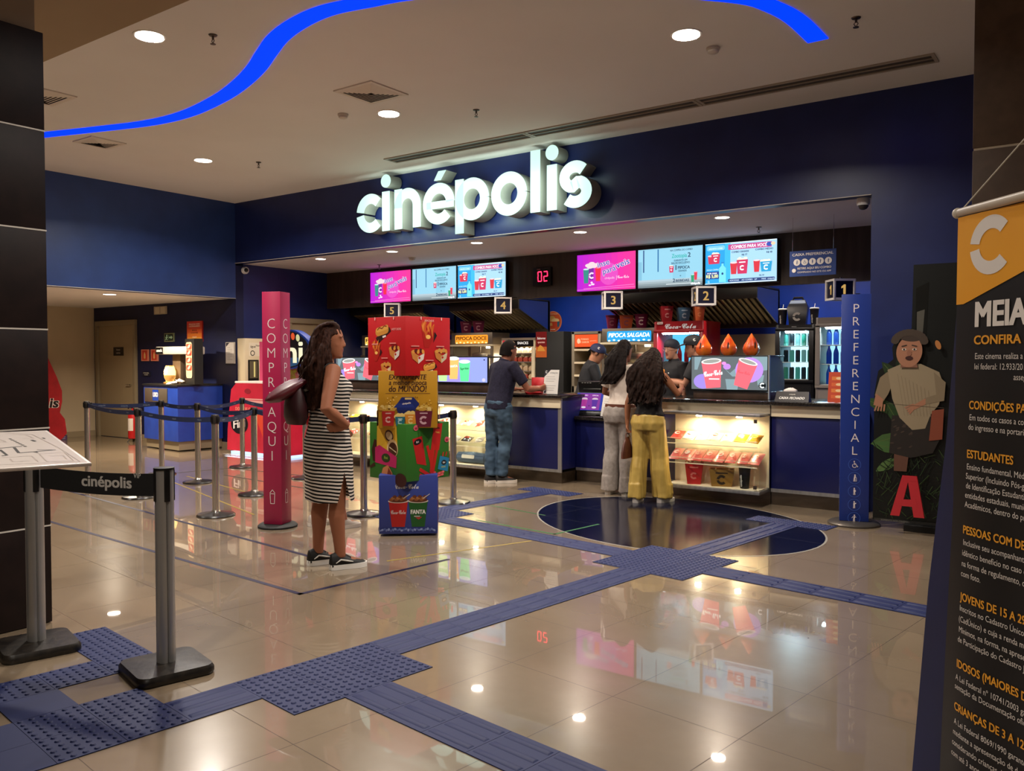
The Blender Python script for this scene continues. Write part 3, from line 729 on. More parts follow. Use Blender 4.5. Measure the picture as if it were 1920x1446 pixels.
# ------------------------------------------------------------ counter-top screens
def lcd_case(label, x0, x1, z0, z1, y, art, side=True):
    c = thing('counter_screen', label, 'screen', ((x0+x1)/2, y+.25, CZ+.035))
    bs = noisy('dark_wood_base', '3a2a20', '46342a', 12, .4, stretch=(1, 1, .2))
    mb = MB(c); mb.box(x0+.02, x1, y+.03, y+.5, CZ+.036, z0-.004, bs, .004); mb.build('base', c)
    mb = MB(c); mb.box(x0, x1, y+.004, y+.03, z0, z1, M_BLACK, .003); mb.box(x0, x1+.01, y+.03, y+.48, z1-.02, z1, mat('2c2826', .3), .003); mb.box(x0+.01, x0+.02, y+.03, y+.46, z0, z1-.02, M_BLACK); mb.build('housing', c)
    if side:
        mb = MB(c); P = [(y+.03, z0), (y+.03, z1-.02), (y+.3, z1-.02), (y+.44, z1-.08), (y+.5, z0+.1), (y+.5, z0)]
        n = len(P); mb.mesh([(x1+e, a, b) for e in (0, .006) for a, b in P], [tuple(range(n)), tuple(range(2*n-1, n-1, -1))]+[(i, (i+1) % n, n+(i+1) % n, n+i) for i in range(n)], mat('8fb4bd', .08, trans=.5)); mb.build('side_glass', c)
        mb = MB(c); mb.box(x1, x1+.012, y, y+.03, z0-.08, z1, mat('cfd6d6', .3, .6)); mb.build('edge_strip', c)
    mb = MB(c); q = mb.at(FRONT((x0+x1)/2, y+.003, (z0+z1)/2)); art(q, x1-x0-.02, z1-z0-.03); mb.build('display', c)
    return c
EM = lambda h, e=1.5: mat(h, .3, em=e)
def art_coke(q, w, h):
    q.rect(-w/2, -h/2, w, h, EM('6f787c', 1.0))
    for pts in ([(-.46, .5), (-.36, .5), (-.42, .1), (-.46, .1)], [(-.08, .2), (.05, -.1), (.1, -.1), (.14, .25), (.02, .0)], [(-.04, -.18), (.14, -.18), (.12, -.5), (-.02, -.5)], [(.3, .5), (.5, .5), (.5, .1), (.32, .05)], [(.36, -.05), (.46, -.05), (.44, -.35), (.38, -.35)]):
        q.fp([(a*w, b*h) for a, b in pts], EM('89a2aa', 1.2))
    q.oval(-.34*w, -.26*h, .13*w, .23*h, EM('9a84d8', 1.4)); q.oval(.27*w, .1*h, .18*w, .38*h, EM('b48ade', 1.4))
    q.oval(-.02*w, .2*h, .05*w, .09*h, EM('c08ae0', 1.3)); q.oval(-.06*w, .3*h, .03*w, .05*h, EM('e090d8', 1.3))
    t = q.pcup(-.2*w, -.455*h, .27*w, .82*h, EM('ee6470', 1.5), EM('f6efe8', 1.5), EM('a9aaa4', 1.1), 5)
    q.text('𝓒𝓸𝓬𝓪-𝓒𝓸𝓵𝓪', -.2*w, -.08*h, .17*h, EM('ffffff', 1.7), 'c', .012, rot=8, fit=.25*w); q.rect(-.26*w, -.2*h, .14*w, .035*h, EM('ffe8e8', 1.6))
    q.pcup(.16*w, -.42*h, .25*w, .80*h, EM('ee6470', 1.5), EM('f6efe8', 1.5), EM('a9aaa4', 1.1), -17)
    q.text('𝓒𝓸𝓬𝓪-𝓒𝓸𝓵𝓪', .2*w, -.02*h, .1*h, EM('c04a54', 1.3), 'c', .0, rot=-12, fit=.16*w)
    q.oval(.44*w, -.36*h, .045*w, .1*h, EM('20282c', .6)); q.clogo(.44*w, -.36*h, .035*w, EM('e8f0f0', 1.4))
def art_soda(q, w, h):
    q.rect(-w/2, -h/2, w, h, EM('8f84c8', 1.7)); q.rect(.2*w, -h/2, .3*w, h, EM('8490d4', 1.7))
    for x, y, a, b, t, tc in ((-.3, -.47, 'a8d88a', 'dff0e0', 'FANTA', 'ffffff'), (.1, -.47, '58d488', 'c8f0f4', 'Sprite', '0c5a34'), (-.1, -.38, 'f0a860', 'e8f0ec', 'FANTA', 'ffffff')):
        q.pcup(x*w, y*h, .2*w, .8*h if y < -.4 else .84*h, EM(a, 1.7), EM(b, 1.9), EM('d8e8e4', 1.5))
        q.text(t, x*w, (y+.48)*h, .09*h, EM(tc, 1.6 if tc == 'ffffff' else .4), 'c', .02, rot=4, fit=.15*w)
    q.oval(.45*w, .4*h, .012*w, .03*h, EM('40304a', .4)); q.oval(.44*w, -.4*h, .03*w, .07*h, EM('b8b4e4', 1.6))
lcd_case('counter screen showing two pink cola cups, on the right counter', -3.86, -3.0, 1.125, 1.505, 8.68, art_coke)
lcd_case('counter screen showing green and orange soda cups, left of the man', -7.62, -6.66, 1.15, 1.505, 8.68, art_soda, False)
lcd_case('counter screen with cola cups partly behind the woman\'s face', -9.55, -8.55, 1.15, 1.505, 8.72, art_coke, False)
t0 = None
for i, x in enumerate((-3.80, -3.52, -3.26)):
    l = ('orange flame shaped bucket, leftmost on the right cola screen', 'orange flame shaped bucket, middle of the three on the cola screen', 'orange flame shaped bucket, rightmost on the right cola screen')[i]
    if t0 is None:
        t0 = thing('flame_bucket', l, 'bucket', (x, 8.9, 1.506), 0, 'flame buckets on the cola screen')
        mb = MB(); fm = noisy('translucent_orange', 'c8441c', 'e0761e', 9, .25, coat=.4)
        prof = [(.05, 0), (.078, .03), (.086, .07), (.076, .11), (.052, .15), (.035, .185), (.018, .21), (.004, .235)]
        n = 28; rings = []
        for r, z in prof:
            tw = z*3; rings.append([((r*(1+.10*cos(5*2*pi*j/n+z*22)))*cos(2*pi*j/n+tw), (r*(1+.10*cos(5*2*pi*j/n+z*22)))*sin(2*pi*j/n+tw), z) for j in range(n)])
        mb.loft(rings, fm); mb.build('shell', t0)
        mb = MB(T=frame((-.008, -.090, .075), (1, 0, 0), (0, .15, 1))); mb.fp([(-.008, .0), (.006, .0), (.012, .055), (.002, .075), (-.006, .05)], mat('2a0f08', .6)); mb.build('flame_slot', t0)
    else: dup(t0, (x, 8.9, 1.506), R(25*i), l)

# ------------------------------------------------------------ signs and goods standing on the counter
def paper_stand(label, x, y, z, w, h, lean=.15, rz=0., corner=True):
    t = thing('acrylic_sign_holder', label, 'notice', (x, y, z), rz)
    q = V((0, lean, 1)).normalized()
    mb = MB(); mb.box(-w/2, w/2, -.01, .09, 0, .004, M_GLASS); f = mb.at(frame((0, 0, .004), (1, 0, 0), q)); f.box(-w/2, w/2, 0, h, -.004, -.001, M_GLASS); mb.build('holder', t)
    mb = MB(); f = mb.at(frame((0, 0, .004), (1, 0, 0), q)); pm = mat('d9d3cb', .5); ink = mat('4a4644', .6)
    f.rect(-w/2+.004, .004, w-.008, h-.008, pm)
    if corner:
        f.fp([(-w/2+.004, h-.004), (-w/2+.09, h-.004), (-w/2+.004, h-.09)], mat('2a2830', .5)); f.clogo(-w/2+.03, h-.03, .016, mat('e8e4dc', .5))
        f.text('ATENÇÃO', .03, h-.05, .016, ink, 'c', .02); f.oval(-w/2+.03, .03, .016, .016, mat('3a3844', .5))
    rn = random.Random(len(label))
    for i in range(7):
        if i != 3: f.rect(-w*.36, h-.09-.027*i, w*(.5+.22*rn.random()), .004, mat('8a8480', .6))
    mb.build('paper', t); return t
paper_stand('white notice in a stand on the counter beside the man\'s hand', -5.58, 8.5, CZ+.036, .215, .30)
paper_stand('white paper notice leaning on the low counter by the woman in white', -4.92, 8.72, .786, .22, .30, .25, R(-8), False)
t = thing('closed_till_sign', 'dark CAIXA FECHADO sign on the right counter', 'sign', (-2.68, 8.48, CZ+.036))
mb = MB(); mb.mesh([(-.17, -.05, 0), (.17, -.05, 0), (.17, .05, 0), (-.17, .05, 0), (-.16, -.005, .10), (.16, -.005, .10), (.16, .005, .10), (-.16, .005, .10)], [(3, 2, 1, 0), (0, 1, 5, 4), (1, 2, 6, 5), (2, 3, 7, 6), (3, 0, 4, 7), (4, 5, 6, 7)], mat('241c18', .4))
q = mb.at(frame((0, -.0505, 0), (1, 0, 0), V((0, .45, 1)).normalized())); q.text('CAIXA FECHADO', 0, .028, .024, mat('f2eee6', .5), 'c', .035, .25, fit=.25); q.text('cinépolis', 0, .074, .012, mat('c9c2b4', .5), 'c', .02); mb.build('wedge', t)
t = thing('napkin_pack', 'crumpled pack of white napkins behind the closed till sign', 'napkins', (-2.78, 8.72, CZ+.036))
mb = MB(); rn = random.Random(5); n = 14
mb.loft([[((.07*s)*cos(2*pi*j/n)*(1+.2*rn.random()), .05*s*sin(2*pi*j/n)*(1+.2*rn.random()), z+.012*rn.random()) for j in range(n)] for s, z in ((1, 0), (1.05, .03), (1, .07), (.85, .10), (.3, .12))], mat('d9d0c8', .7)); mb.build('pack', t)
t = thing('leaflet_stand', 'orange leaflet card standing at the right end of the counter', 'leaflet', (-2.25, 8.5, CZ+.036))
mb = MB(); f = mb.at(frame((0, 0, 0), (1, 0, .0), V((0, .15, 1)).normalized())); f.box(-.1, .1, 0, .3, -.004, 0, mat('c4421c', .5)); f.k = 5
for i, y in enumerate((.22, .16, .1, .04)): f.rect(-.07, y, .14, .035, mat(('e07a30', 'd8602a')[i % 2], .5)); f.oval(0, y+.018, .03, .013, mat('f0c890', .5))
mb.build('card', t)
t = thing('payment_terminal', 'customer screen with purple menu tilted on the low counter', 'screen', (-5.25, 8.83, .786), R(4))
q0 = V((0, .35, 1)).normalized()
mb = MB(); f = mb.at(frame((0, 0, .05), (1, 0, 0), q0)); f.box(-.19, .19, 0, .24, -.03, -.002, M_BLACK, .006); mb.box(-.12, .12, -.03, .14, 0, .012, M_BLACK, .003); mb.tube([(0, .05, .01), (0, .05, .12)], .03, M_BLACK, 10); f.box(-.19, .19, -.045, 0, -.03, .006, M_BLACK, .006); mb.build('stand', t)
mb = MB(); f = mb.at(frame((0, 0, .05), (1, 0, 0), q0)); f.k = 5
f.rect(-.18, .012, .36, .22, EM('2838a8', .8)); f.rect(-.14, .02, .28, .205, EM('8c34a0', .8))
f.text('COMBO', -.07, .195, .014, EM('f0d8f4', 1), 'c', .02); f.text('ESPECIAL', .07, .195, .014, EM('f0d8f4', 1), 'c', .02)
for s in (-1, 1):
    f.oval(s*.07, .155, .04, .018, EM('d8c4d0', .9)); f.fp([(s*.07-.03, .06), (s*.07+.03, .06), (s*.07+.04, .15), (s*.07-.04, .15)], EM('5a2ca0' if s > 0 else 'b03c98', .8)); f.oval(s*.07, .05, .03, .012, EM('e8d8e8', .9))
f.text('cinépolis', 0, -.03, .013, mat('d9d4cc', .5), 'c', .02); mb.build('display', t)
def till(label, x, y, z, rz):
    t = thing('till_monitor', label, 'monitor', (x, y, z), rz)
    mb = MB(); q = V((0, -.3, 1)).normalized(); f = mb.at(frame((0, 0, .10), (1, 0, 0), q))
    f.box(-.19, .19, 0, .28, -.05, 0, M_BLACK, .01); f.box(-.12, .12, .05, .2, 0, .04, M_BLACK, .012); mb.build('screen_housing', t)
    mb = MB(); mb.tube([(0, 0, .0), (0, .0, .16)], .035, M_BLACK, 12); mb.box(-.14, .14, -.1, .1, 0, .015, M_BLACK, .004); mb.build('stand', t)
    mb = MB(); f = mb.at(frame((0, 0, .10), (1, 0, 0), q)); f.k = 10
    for i in range(4): f.rect(-.14+.035*i, .262, .02, .006, mat('cfcac2', .4))
    mb.build('port_labels', t)
till('black till monitor seen from behind, beside the white notice', -5.33, 9.12, CZ+.036-.22, R(10)); till('black till monitor behind the low counter next to the woman in white', -4.85, 9.2, .786, R(-8))
t = thing('snack_pouch', 'red snack pouch on the counter in front of the leaning man', 'pouch', (-5.88, 8.72, CZ+.036), R(10))
mb = MB(); mb.loft([[(a*cos(2*pi*j/16)*.11, b*sin(2*pi*j/16)*.035, z) for j in range(16)] for a, b, z in ((.9, 1, 0), (1, 1.2, .06), (1, .8, .13), (1, .25, .19), (1, .08, .2))], mat('b02024', .35)); q = mb.at(FRONT(0, -.045, .04)); q.rect(-.07, .03, .14, .03, mat('e8c8b8', .5)); mb.build('pouch', t)
t = thing('card_tray', 'small red tray on the counter by the man\'s hand', 'tray', (-5.82, 8.5, CZ+.036), R(8))
mb = MB(); mb.lathe([(.10, 0), (.11, .025), (.1, .025), (.09, .008), (.001, .008)], mat('b01c22', .35), 24); mb.build('tray', t)
t = thing('sauce_dispenser', 'teal and white dispenser box under the counter end next to the low counter', 'dispenser', (-5.22, 9.02, .786))
mb = MB(); mb.box(-.1, .1, -.07, .07, 0, .17, mat('1c4a64', .4), .006); mb.build('box', t)
mb = MB(); mb.ell((0, -.02, .18), (.06, .05, .05), mat('d8cfc0', .5)); mb.build('lid', t)

# ------------------------------------------------------------ hanging number boxes
def number_box(n, x, label):
    t = thing('number_box', label, 'till number', (x, 10.2, 2.145), R(38), 'till number boxes')
    fr = mat('fbf8f2', .4); nv = mat('0c1030', .4); a = .115
    mb = MB(); mb.box(-a+.006, a-.006, -a+.006, a-.006, 0.005, .235, nv)
    mb.build('core', t)
    mb = MB()
    for sx in (-1, 1):
        for sy in (-1, 1): mb.box(sx*a-.012, sx*a+.012, sy*a-.012, sy*a+.012, 0, .24, fr, .002)
    for z in (0, .216):
        for s in (-1, 1): mb.box(-a, a, s*a-.012, s*a+.012, z, z+.024, fr); mb.box(s*a-.012, s*a+.012, -a, a, z, z+.024, fr)
    mb.build('frame', t)
    for k in range(4):
        mb = MB(T=MX.Rotation(pi/2*k, 4, 'Z') @ FRONT(0, -a+.004, 0))
        if n == '1': mb.fp([(-.012, .065), (.016, .065), (.016, .175), (-.006, .175), (-.035, .15), (-.035, .128), (-.012, .14)], mat('f4c470', .5, em=.6))
        else: mb.text(n, 0, .065, .11, mat('f4c470', .5, em=.6), 'c', .02)
        mb.build('numeral', t)
    mb = MB(T=MX.Rotation(-R(38), 4, 'Z')); mb.tube([(0, 0, .24), (0, 0, .262), (0, .38, .262)], .008, M_BLACK, 8); mb.build('bracket', t)
for n, x in (('5', -9.80), ('4', -7.54), ('3', -5.69), ('2', -4.365), ('1', -2.69)): number_box(n, x, 'hanging white framed box with till number '+n)

# ------------------------------------------------------------ menu screens
BB = {}
def art_pink(q, w, h, e):
    n = 10
    z = q.lay()
    for i in range(n):
        f = i/(n-1); c0, c1 = (0xb0, 0x18, 0xc8), (0xf0, 0x38, 0x90)
        hx = ''.join('%02x' % int(a+(b-a)*f) for a, b in zip(c0, c1))
        q.fp([(-w/2+w*i/n, -h/2), (-w/2+w*(i+1)/n, -h/2), (-w/2+w*(i+1)/n, h/2), (-w/2+w*i/n, h/2)], EM(hx, e), z)
    q.oval(.05*w, -.06*h, .16*w, .3*h, EM('d850b8', e))
    q.pcup(-.34*w, -.28*h, .10*w, .38*h, EM('14907a', e), EM('b8e8e0', e)); q.pcup(-.25*w, -.2*h, .09*w, .34*h, EM('6a2890', e), EM('e8d8f0', e)); q.pcup(-.13*w, -.24*h, .10*w, .36*h, EM('e82838', e), EM('e86a80', e))
    for i, (a, b) in enumerate(((-.3, .2), (-.24, .24), (-.18, .2), (-.27, .16), (-.2, .17))): q.oval(a*w, b*h, .055*w, .05*h, EM('e8dcd4', e))
    q.clogo(-.24*w, -.08*h, .05*w, EM('f4e4fa', e)); q.oval(-.22*w, -.32*h, .03*w, .025*h, EM('f4e4fa', e)); q.oval(-.27*w, -.34*h, .025*w, .02*h, EM('f4e4fa', e)); q.oval(-.24*w, -.27*h, .02*w, .025*h, EM('f4e4fa', e))
    for dx, o, c in ((0, .05, 'ffffff'), (0, .012, '1c3c9c')):
        q.text('inse', -.03*w, .16*h, .15*h, EM(c, e), 'c', o, rot=12, fit=.2*w+o*.05); q.text('pará', .07*w, -.02*h, .15*h, EM(c, e), 'c', o, rot=14, fit=.22*w+o*.05); q.text('veis', .3*w, .12*h, .17*h, EM(c, e), 'c', o, rot=16, fit=.22*w+o*.05)
    q.text('cinépolis', .07*w, -.2*h, .06*h, EM('f0b8dc', e), 'c', .02); q.rect(.185*w, -.24*h, .006*w, .12*h, EM('f8d8ec', e)); q.text('𝓒𝓸𝓬𝓪-𝓒𝓸𝓵𝓪', .3*w, -.2*h, .08*h, EM('fbe4f0', e), 'c', .01, fit=.19*w)
    q.line([(-.38*w, -.43*h), (.48*w, -.38*h)], .012*h, EM('f890d0', e)); q.line([(-.5*w, -.46*h), (.5*w, -.44*h)], .008*h, EM('f8a8dc', e))
def art_promo(q, w, h, e):
    q.rect(-w/2, -h/2, w, h, EM('8fc4d8', e))
    for x, ww, c in ((-.42, .02, '2a4a7a'), (-.19, .02, '2a6a9a'), (-.5, .06, '7ab0c8'), (.05, .2, '84bcd2')): q.rect(x*w, (-.1 if ww < .03 else -.4)*h, ww*w, .58*h, EM(c, e))
    z = q.lay()
    for i, c in enumerate(('a8b8c0', '98a4a8', '808c90', '6a7478')): q.fp([(-.5*w, (-.3-.05*i)*h), (.5*w, (-.3-.05*i)*h), (.5*w, (-.35-.05*i)*h), (-.5*w, (-.35-.05*i)*h)], EM(c, e), z)
    dk = EM('1c3c58', e); tl = EM('1ca8a0', e)
    q.text('NA COMPRA DO COMBO', .18*w, .40*h, .045*h, dk, 'c', .02, fit=.34*w); q.text('Zootopia', .15*w, .23*h, .10*h, tl, 'c', .02, fit=.23*w); q.text('2', .30*w, .23*h, .11*h, dk, 'c', .03)
    q.text('GARANTA UM', .17*w, .14*h, .045*h, dk, 'c', .02, fit=.2*w); q.text('BALDE EXCLUSIVO', .17*w, .07*h, .05*h, dk, 'c', .02, fit=.28*w)
    q.pbucket(.03*w, -.14*h, .07*w, .16*h, EM('c81c50', e), EM('f0e0d0', e), EM('ffffff', e))
    q.text('1', .10*w, -.08*h, .12*h, dk, 'c', .03); q.text('PIPOCA', .22*w, -.06*h, .07*h, dk, 'c', .03, fit=.18*w); q.text('GRANDE', .2*w, -.13*h, .04*h, dk, 'c', .02)
    q.text('+', .17*w, -.26*h, .05*h, dk, 'c', .03); q.text('2', .07*w, -.39*h, .09*h, dk, 'c', .03); q.text('BEBIDAS', .2*w, -.385*h, .06*h, dk, 'c', .03, fit=.2*w)
    q.pcup(.40*w, -.36*h, .05*w, .2*h, EM('d81c38', e), EM('e8a0a8', e)); q.pcup(.355*w, -.41*h, .05*w, .18*h, EM('189060', e), EM('b0e0d0', e))
    q.rect(-.05*w, -.44*h, .42*w, .012*h, EM('f0f4f4', e)); q.text('cinépolis', .40*w, -.47*h, .05*h, EM('ffffff', e), 'c', .04)
def art_combo(q, w, h, e):
    q.rect(-w/2, -h/2, w, h, EM('a9d0ee', e)); q.rect(-w/2, -h/2, .3*w, h, EM('1c9cd8', e)); q.rect(-.22*w, -h/2, .08*w, h, EM('38b4e4', e))
    q.rrect(-.48*w, .33*h, .26*w, .12*h, .04*h, EM('7cc4e8', e)); q.text('APROVEITE O COMBO', -.35*w, .36*h, .035*h, EM('e8f6ff', e), 'c', .02, fit=.2*w)
    q.pcup(-.42*w, -.0*h, .09*w, .2*h, EM('d81c3c', e), EM('f0c8c8', e)); q.pbucket(-.35*w, 0, .13*w, .24*h, EM('d01c48', e), EM('f4e8d0', e), EM('ffffff', e))
    q.text('NA SUA COMPRA', -.39*w, -.16*h, .035*h, EM('c8ecff', e), 'c', .02, fit=.17*w)
    q.rect(-.49*w, -.37*h, .19*w, .18*h, EM('182880', e)); q.text('POR MAIS', -.4*w, -.25*h, .035*h, EM('ffffff', e), 'c', .03, fit=.14*w); q.text('R$ 5,00', -.4*w, -.34*h, .075*h, EM('f4f0a0', e), 'c', .04, fit=.17*w)
    q.text('G', -.45*w, -.46*h, .05*h, EM('bfe8ff', e), 'c', .03)
    q.fp([(-.3*w, -.46*h), (-.2*w, -.46*h), (-.2*w, -.12*h), (-.235*w, -.05*h), (-.235*w, .0), (-.265*w, .0), (-.265*w, -.05*h), (-.3*w, -.12*h)], EM('78d8f0', e)); q.rect(-.27*w, 0, .04*w, .03*h, EM('1878c0', e)); q.oval(-.25*w, -.25*h, .015*w, .03*h, EM('0c3c78', e))
    q.rect(-.17*w, .32*h, .6*w, .13*h, EM('c83c80', e)); q.text('COMBOS PARA VOCÊ', .12*w, .345*h, .075*h, EM('ffffff', e), 'c', .02, .2, fit=.5*w); q.oval(.4*w, .39*h, .04*w, .05*h, EM('2848a8', e)); q.oval(.45*w, .4*h, .03*w, .04*h, EM('e8c8a0', e))
    dk = EM('203850', e)
    q.text('COMBO GRANDE', -.0*w, .24*h, .04*h, dk, 'c', .03, fit=.24*w); q.text('COMBO MÉDIO', .33*w, .26*h, .04*h, dk, 'c', .03, fit=.24*w); q.text('R$ 77', .06*w, .16*h, .04*h, dk, 'c', .03); q.text('R$ 48', .4*w, .18*h, .04*h, dk, 'c', .03)
    q.pbucket(.03*w, -.28*h, .16*w, .34*h, EM('d01c50', e), EM('f4e8d0', e), EM('ffffff', e), 4); q.pcup(-.09*w, -.28*h, .10*w, .28*h, EM('d8202c', e), EM('f0d0d0', e))
    q.pcup(.23*w, -.26*h, .09*w, .28*h, EM('d8202c', e), EM('f0d0d0', e)); q.pbucket(.36*w, -.26*h, .16*w, .24*h, EM('1c98c8', e), EM('f4e8d0', e), EM('ffffff', e), 6)
    q.text('R$ 39', .3*w, -.36*h, .035*h, dk, 'c', .02); q.rrect(-.17*w, -.47*h, .65*w, .075*h, .03*h, EM('283870', e))
    for x, s in ((-.08, 'ADICIONE'), (.1, 'AO COMBO'), (.22, 'UP'), (.33, 'MAIS'), (.43, 'cinépolis')): q.text(s, x*w, -.45*h, .035*h, EM('c8dcf4', e), 'c', .02)
    for y in (.49, -.49): q.rect(-w/2, y*h-.005*h, w, .012*h, EM('f4fbff', e*1.3))
k = 0
for x0, where in ((-10.57, 'left'), (-6.41, 'right')):
    for i, (art, what) in enumerate(((art_pink, 'pink inseparáveis cups'), (art_promo, 'pale blue two drinks offer'), (art_combo, 'combos with buckets and cups'))):
        x = x0+.975*i+.01; w, h = .935, .52
        t = thing('menu_screen', 'menu screen with '+what+', in the '+where+' row of three', 'screen', (x+w/2, 10.48, 2.435), 0, 'menu screens')
        mb = MB(); mb.box(-w/2-.012, w/2+.012, -.03, .03, -.012, h+.012, M_BLACK, .004); mb.box(-.15, .15, .03, .069, .1, .4, M_BLACKM); mb.build('housing', t)
        mb = MB(T=FRONT(0, -.031, h/2)); art(mb, w, h, 1.0); mb.build('display', t)
        area('screen_glow', (0, -.05, h/2), w, 5 if i else 4, ((1, .3, .85), (.7, .9, 1), (.6, .85, 1))[i], (R(90), 0, 0), 'RECTANGLE', h, 160, t)
t = thing('queue_number_display', 'black number display with glowing red 02 on the dark header', 'display', (-7.04, 10.54, 2.56))
mb = MB(); mb.box(-.16, .16, -.05, .0, 0, .27, M_BLACK, .006); mb.build('housing', t)
mb = MB(T=FRONT(0, -.051, .045)); rd = mat('ff1c3c', .4, em=7)
seg = {'a': (0, 2, 1, 2), 'b': (1, 1, 1, 2), 'c': (1, 0, 1, 1), 'd': (0, 0, 1, 0), 'e': (0, 0, 0, 1), 'f': (0, 1, 0, 2), 'g': (0, 1, 1, 1)}
for x, ss in ((-.065, 'abcdef'), (.04, 'abged')):
    for s in ss:
        a, b, c, d = seg[s]; mb.line([(x+a*.06+.004*(b != d) , .02+b*.07), (x+c*.06, .02+d*.07)], .014, rd)
mb.text('CAIXA', -.05, .19, .014, mat('8a4440', .5, em=.5), 'c', .02); mb.build('digits', t)
t = thing('priority_sign', 'hanging blue priority till sign with five round symbols', 'sign', (-2.8, 9.5, 2.38))
mb = MB(); mb.box(-.25, .25, -.008, .008, 0, .28, mat('1c3a7a', .5)); mb.build('panel', t)
def picto(q, x, y, r, kind, bg, fg, ring=None):
    if bg: q.oval(x, y, r, r, bg)
    if ring: q.arc(x, y, r*.93, r, 0, 360, ring, 28)
    k = r*.62
    if kind == 0:
        q.oval(x-.1*k, y+.85*k, .17*k, .17*k, fg); q.line([(x-.1*k, y+.62*k), (x-.05*k, y), (x+.45*k, y), (x+.7*k, y-.6*k), (x+.9*k, y-.5*k)], .16*k, fg); q.line([(x-.08*k, y+.3*k), (x+.35*k, y+.3*k)], .14*k, fg); q.arc(x-.05*k, y-.3*k, .42*k, .56*k, 120, 340, fg)
    else:
        lean = (0, .12, 0, .0, .1)[kind]*k
        q.oval(x+lean, y+.8*k, .19*k, .19*k, fg); q.fp([(x-.22*k+lean*.5, y-.1*k), (x+.2*k, y-.1*k), (x+.24*k+lean, y+.55*k), (x-.2*k+lean, y+.55*k)], fg)
        q.line([(x-.08*k, y), (x-.16*k, y-.95*k)], .18*k, fg); q.line([(x+.1*k, y), (x+.16*k, y-.95*k)], .18*k, fg)
        if kind == 1: q.line([(x+.1*k, y+.4*k), (x+.5*k, y+.1*k), (x+.5*k, y-.95*k)], .09*k, fg)
        if kind == 2: q.oval(x+.22*k, y+.12*k, .2*k, .22*k, fg)
        if kind == 3: q.oval(x+.3*k, y+.35*k, .2*k, .13*k, fg); q.oval(x+.42*k, y+.48*k, .1*k, .1*k, fg)
        if kind == 4: q.line([(x-.2*k, y+.5*k), (x-.55*k, y)], .12*k, fg); q.line([(x+.2*k, y+.5*k), (x+.55*k, y+.2*k)], .12*k, fg)
mb = MB(T=FRONT(0, -.0085, 0)); wt = mat('d9d4cc', .5)
mb.text('CAIXA PREFERENCIAL', 0, .225, .028, wt, 'c', .02, fit=.44)
for i, kk in enumerate((1, 0, 2, 3, 4)): picto(mb, -.17+.085*i, .155, .037, kk, wt, mat('1c3a7a', .5))
mb.text('RETIRE AQUI SEU COMBO', .02, .075, .022, wt, 'c', .02, fit=.36); mb.text('COMPRADO NO SITE OU APP', .02, .035, .018, wt, 'c', .01, fit=.36); mb.oval(-.2, .065, .022, .022, wt); mb.build('print', t)
mb = MB()
for s in (-1, 1): mb.tube([(s*.22, 0, .28), (s*.22, 0, .65)], .003, M_CHROME, 6)
mb.build('hanging_wires', t)
# ------------------------------------------------------------ kitchen behind the counter
KZ = .92
for x0, x1, l in ((-11.7, -7.73, 'left of the tall black cabinet'), (-7.16, -5.47, 'between the black cabinet and the red fridge'), (-4.66, -2.1, 'right of the red fridge')):
    mb = MB(); mb.box(x0, x1, 11.15, 12.28, .0, KZ-.03, mat('2a2624', .5)); mb.box(x0, x1, 11.11, 12.29, KZ-.03, KZ, M_STEEL)
    one('back_counter', 'steel topped dark kitchen counter '+l, 'counter', mb)
def hood(label, x0, x1):
    c = thing('range_hood', label, 'hood', ((x0+x1)/2, 11.6, 1.9)); dk = mat('4a4744', .35, .8)
    mb = MB(c); mb.box(x0, x1, 11.05, 11.08, 2.28, 2.44, dk, .004); mb.box(x0, x1, 11.08, 11.95, 2.43, 2.46, dk)
    for x in (x0, x1-.02): mb.mesh([(x+e, y, z) for e in (0, .02) for y, z in ((11.07, 2.28), (11.95, 1.95), (11.95, 2.44), (11.07, 2.44))], [(0, 1, 2, 3), (7, 6, 5, 4), (0, 4, 5, 1), (1, 5, 6, 2), (2, 6, 7, 3)], mat('b4b8c0', .22, 1.))
    mb.box(x0, x1, 11.90, 11.97, 1.92, 2.44, dk, .004); mb.build('canopy', c)
    mb = MB(c); n = int((x1-x0)/.085); fl = mat('b0a080', .3, 1.)
    for i in range(n):
        x = x0+.04+(x1-x0-.08)*i/n
        mb.mesh([(x, 11.09, 2.30), (x+.05, 11.09, 2.30), (x+.05, 11.89, 2.0), (x, 11.89, 2.0), (x+.012, 11.09, 2.275), (x+.038, 11.09, 2.275), (x+.038, 11.89, 1.975), (x+.012, 11.89, 1.975)], [(4, 5, 6, 7), (0, 4, 7, 3), (1, 2, 6, 5), (0, 1, 5, 4)], fl)
    mb.mesh([(x0+.03, 11.09, 2.315), (x1-.03, 11.09, 2.315), (x1-.03, 11.89, 2.015), (x0+.03, 11.89, 2.015)], [(0, 1, 2, 3)], M_BLACKM); mb.build('baffle_filters', c)
hood('dark kitchen hood over the PIPOCA DOCE machine', -9.30, -7.86)
hood('dark kitchen hood over the PIPOCA SALGADA machine and red fridge', -6.33, -3.98)
hood('dark kitchen hood at the far left behind the pink totem', -11.7, -9.9)
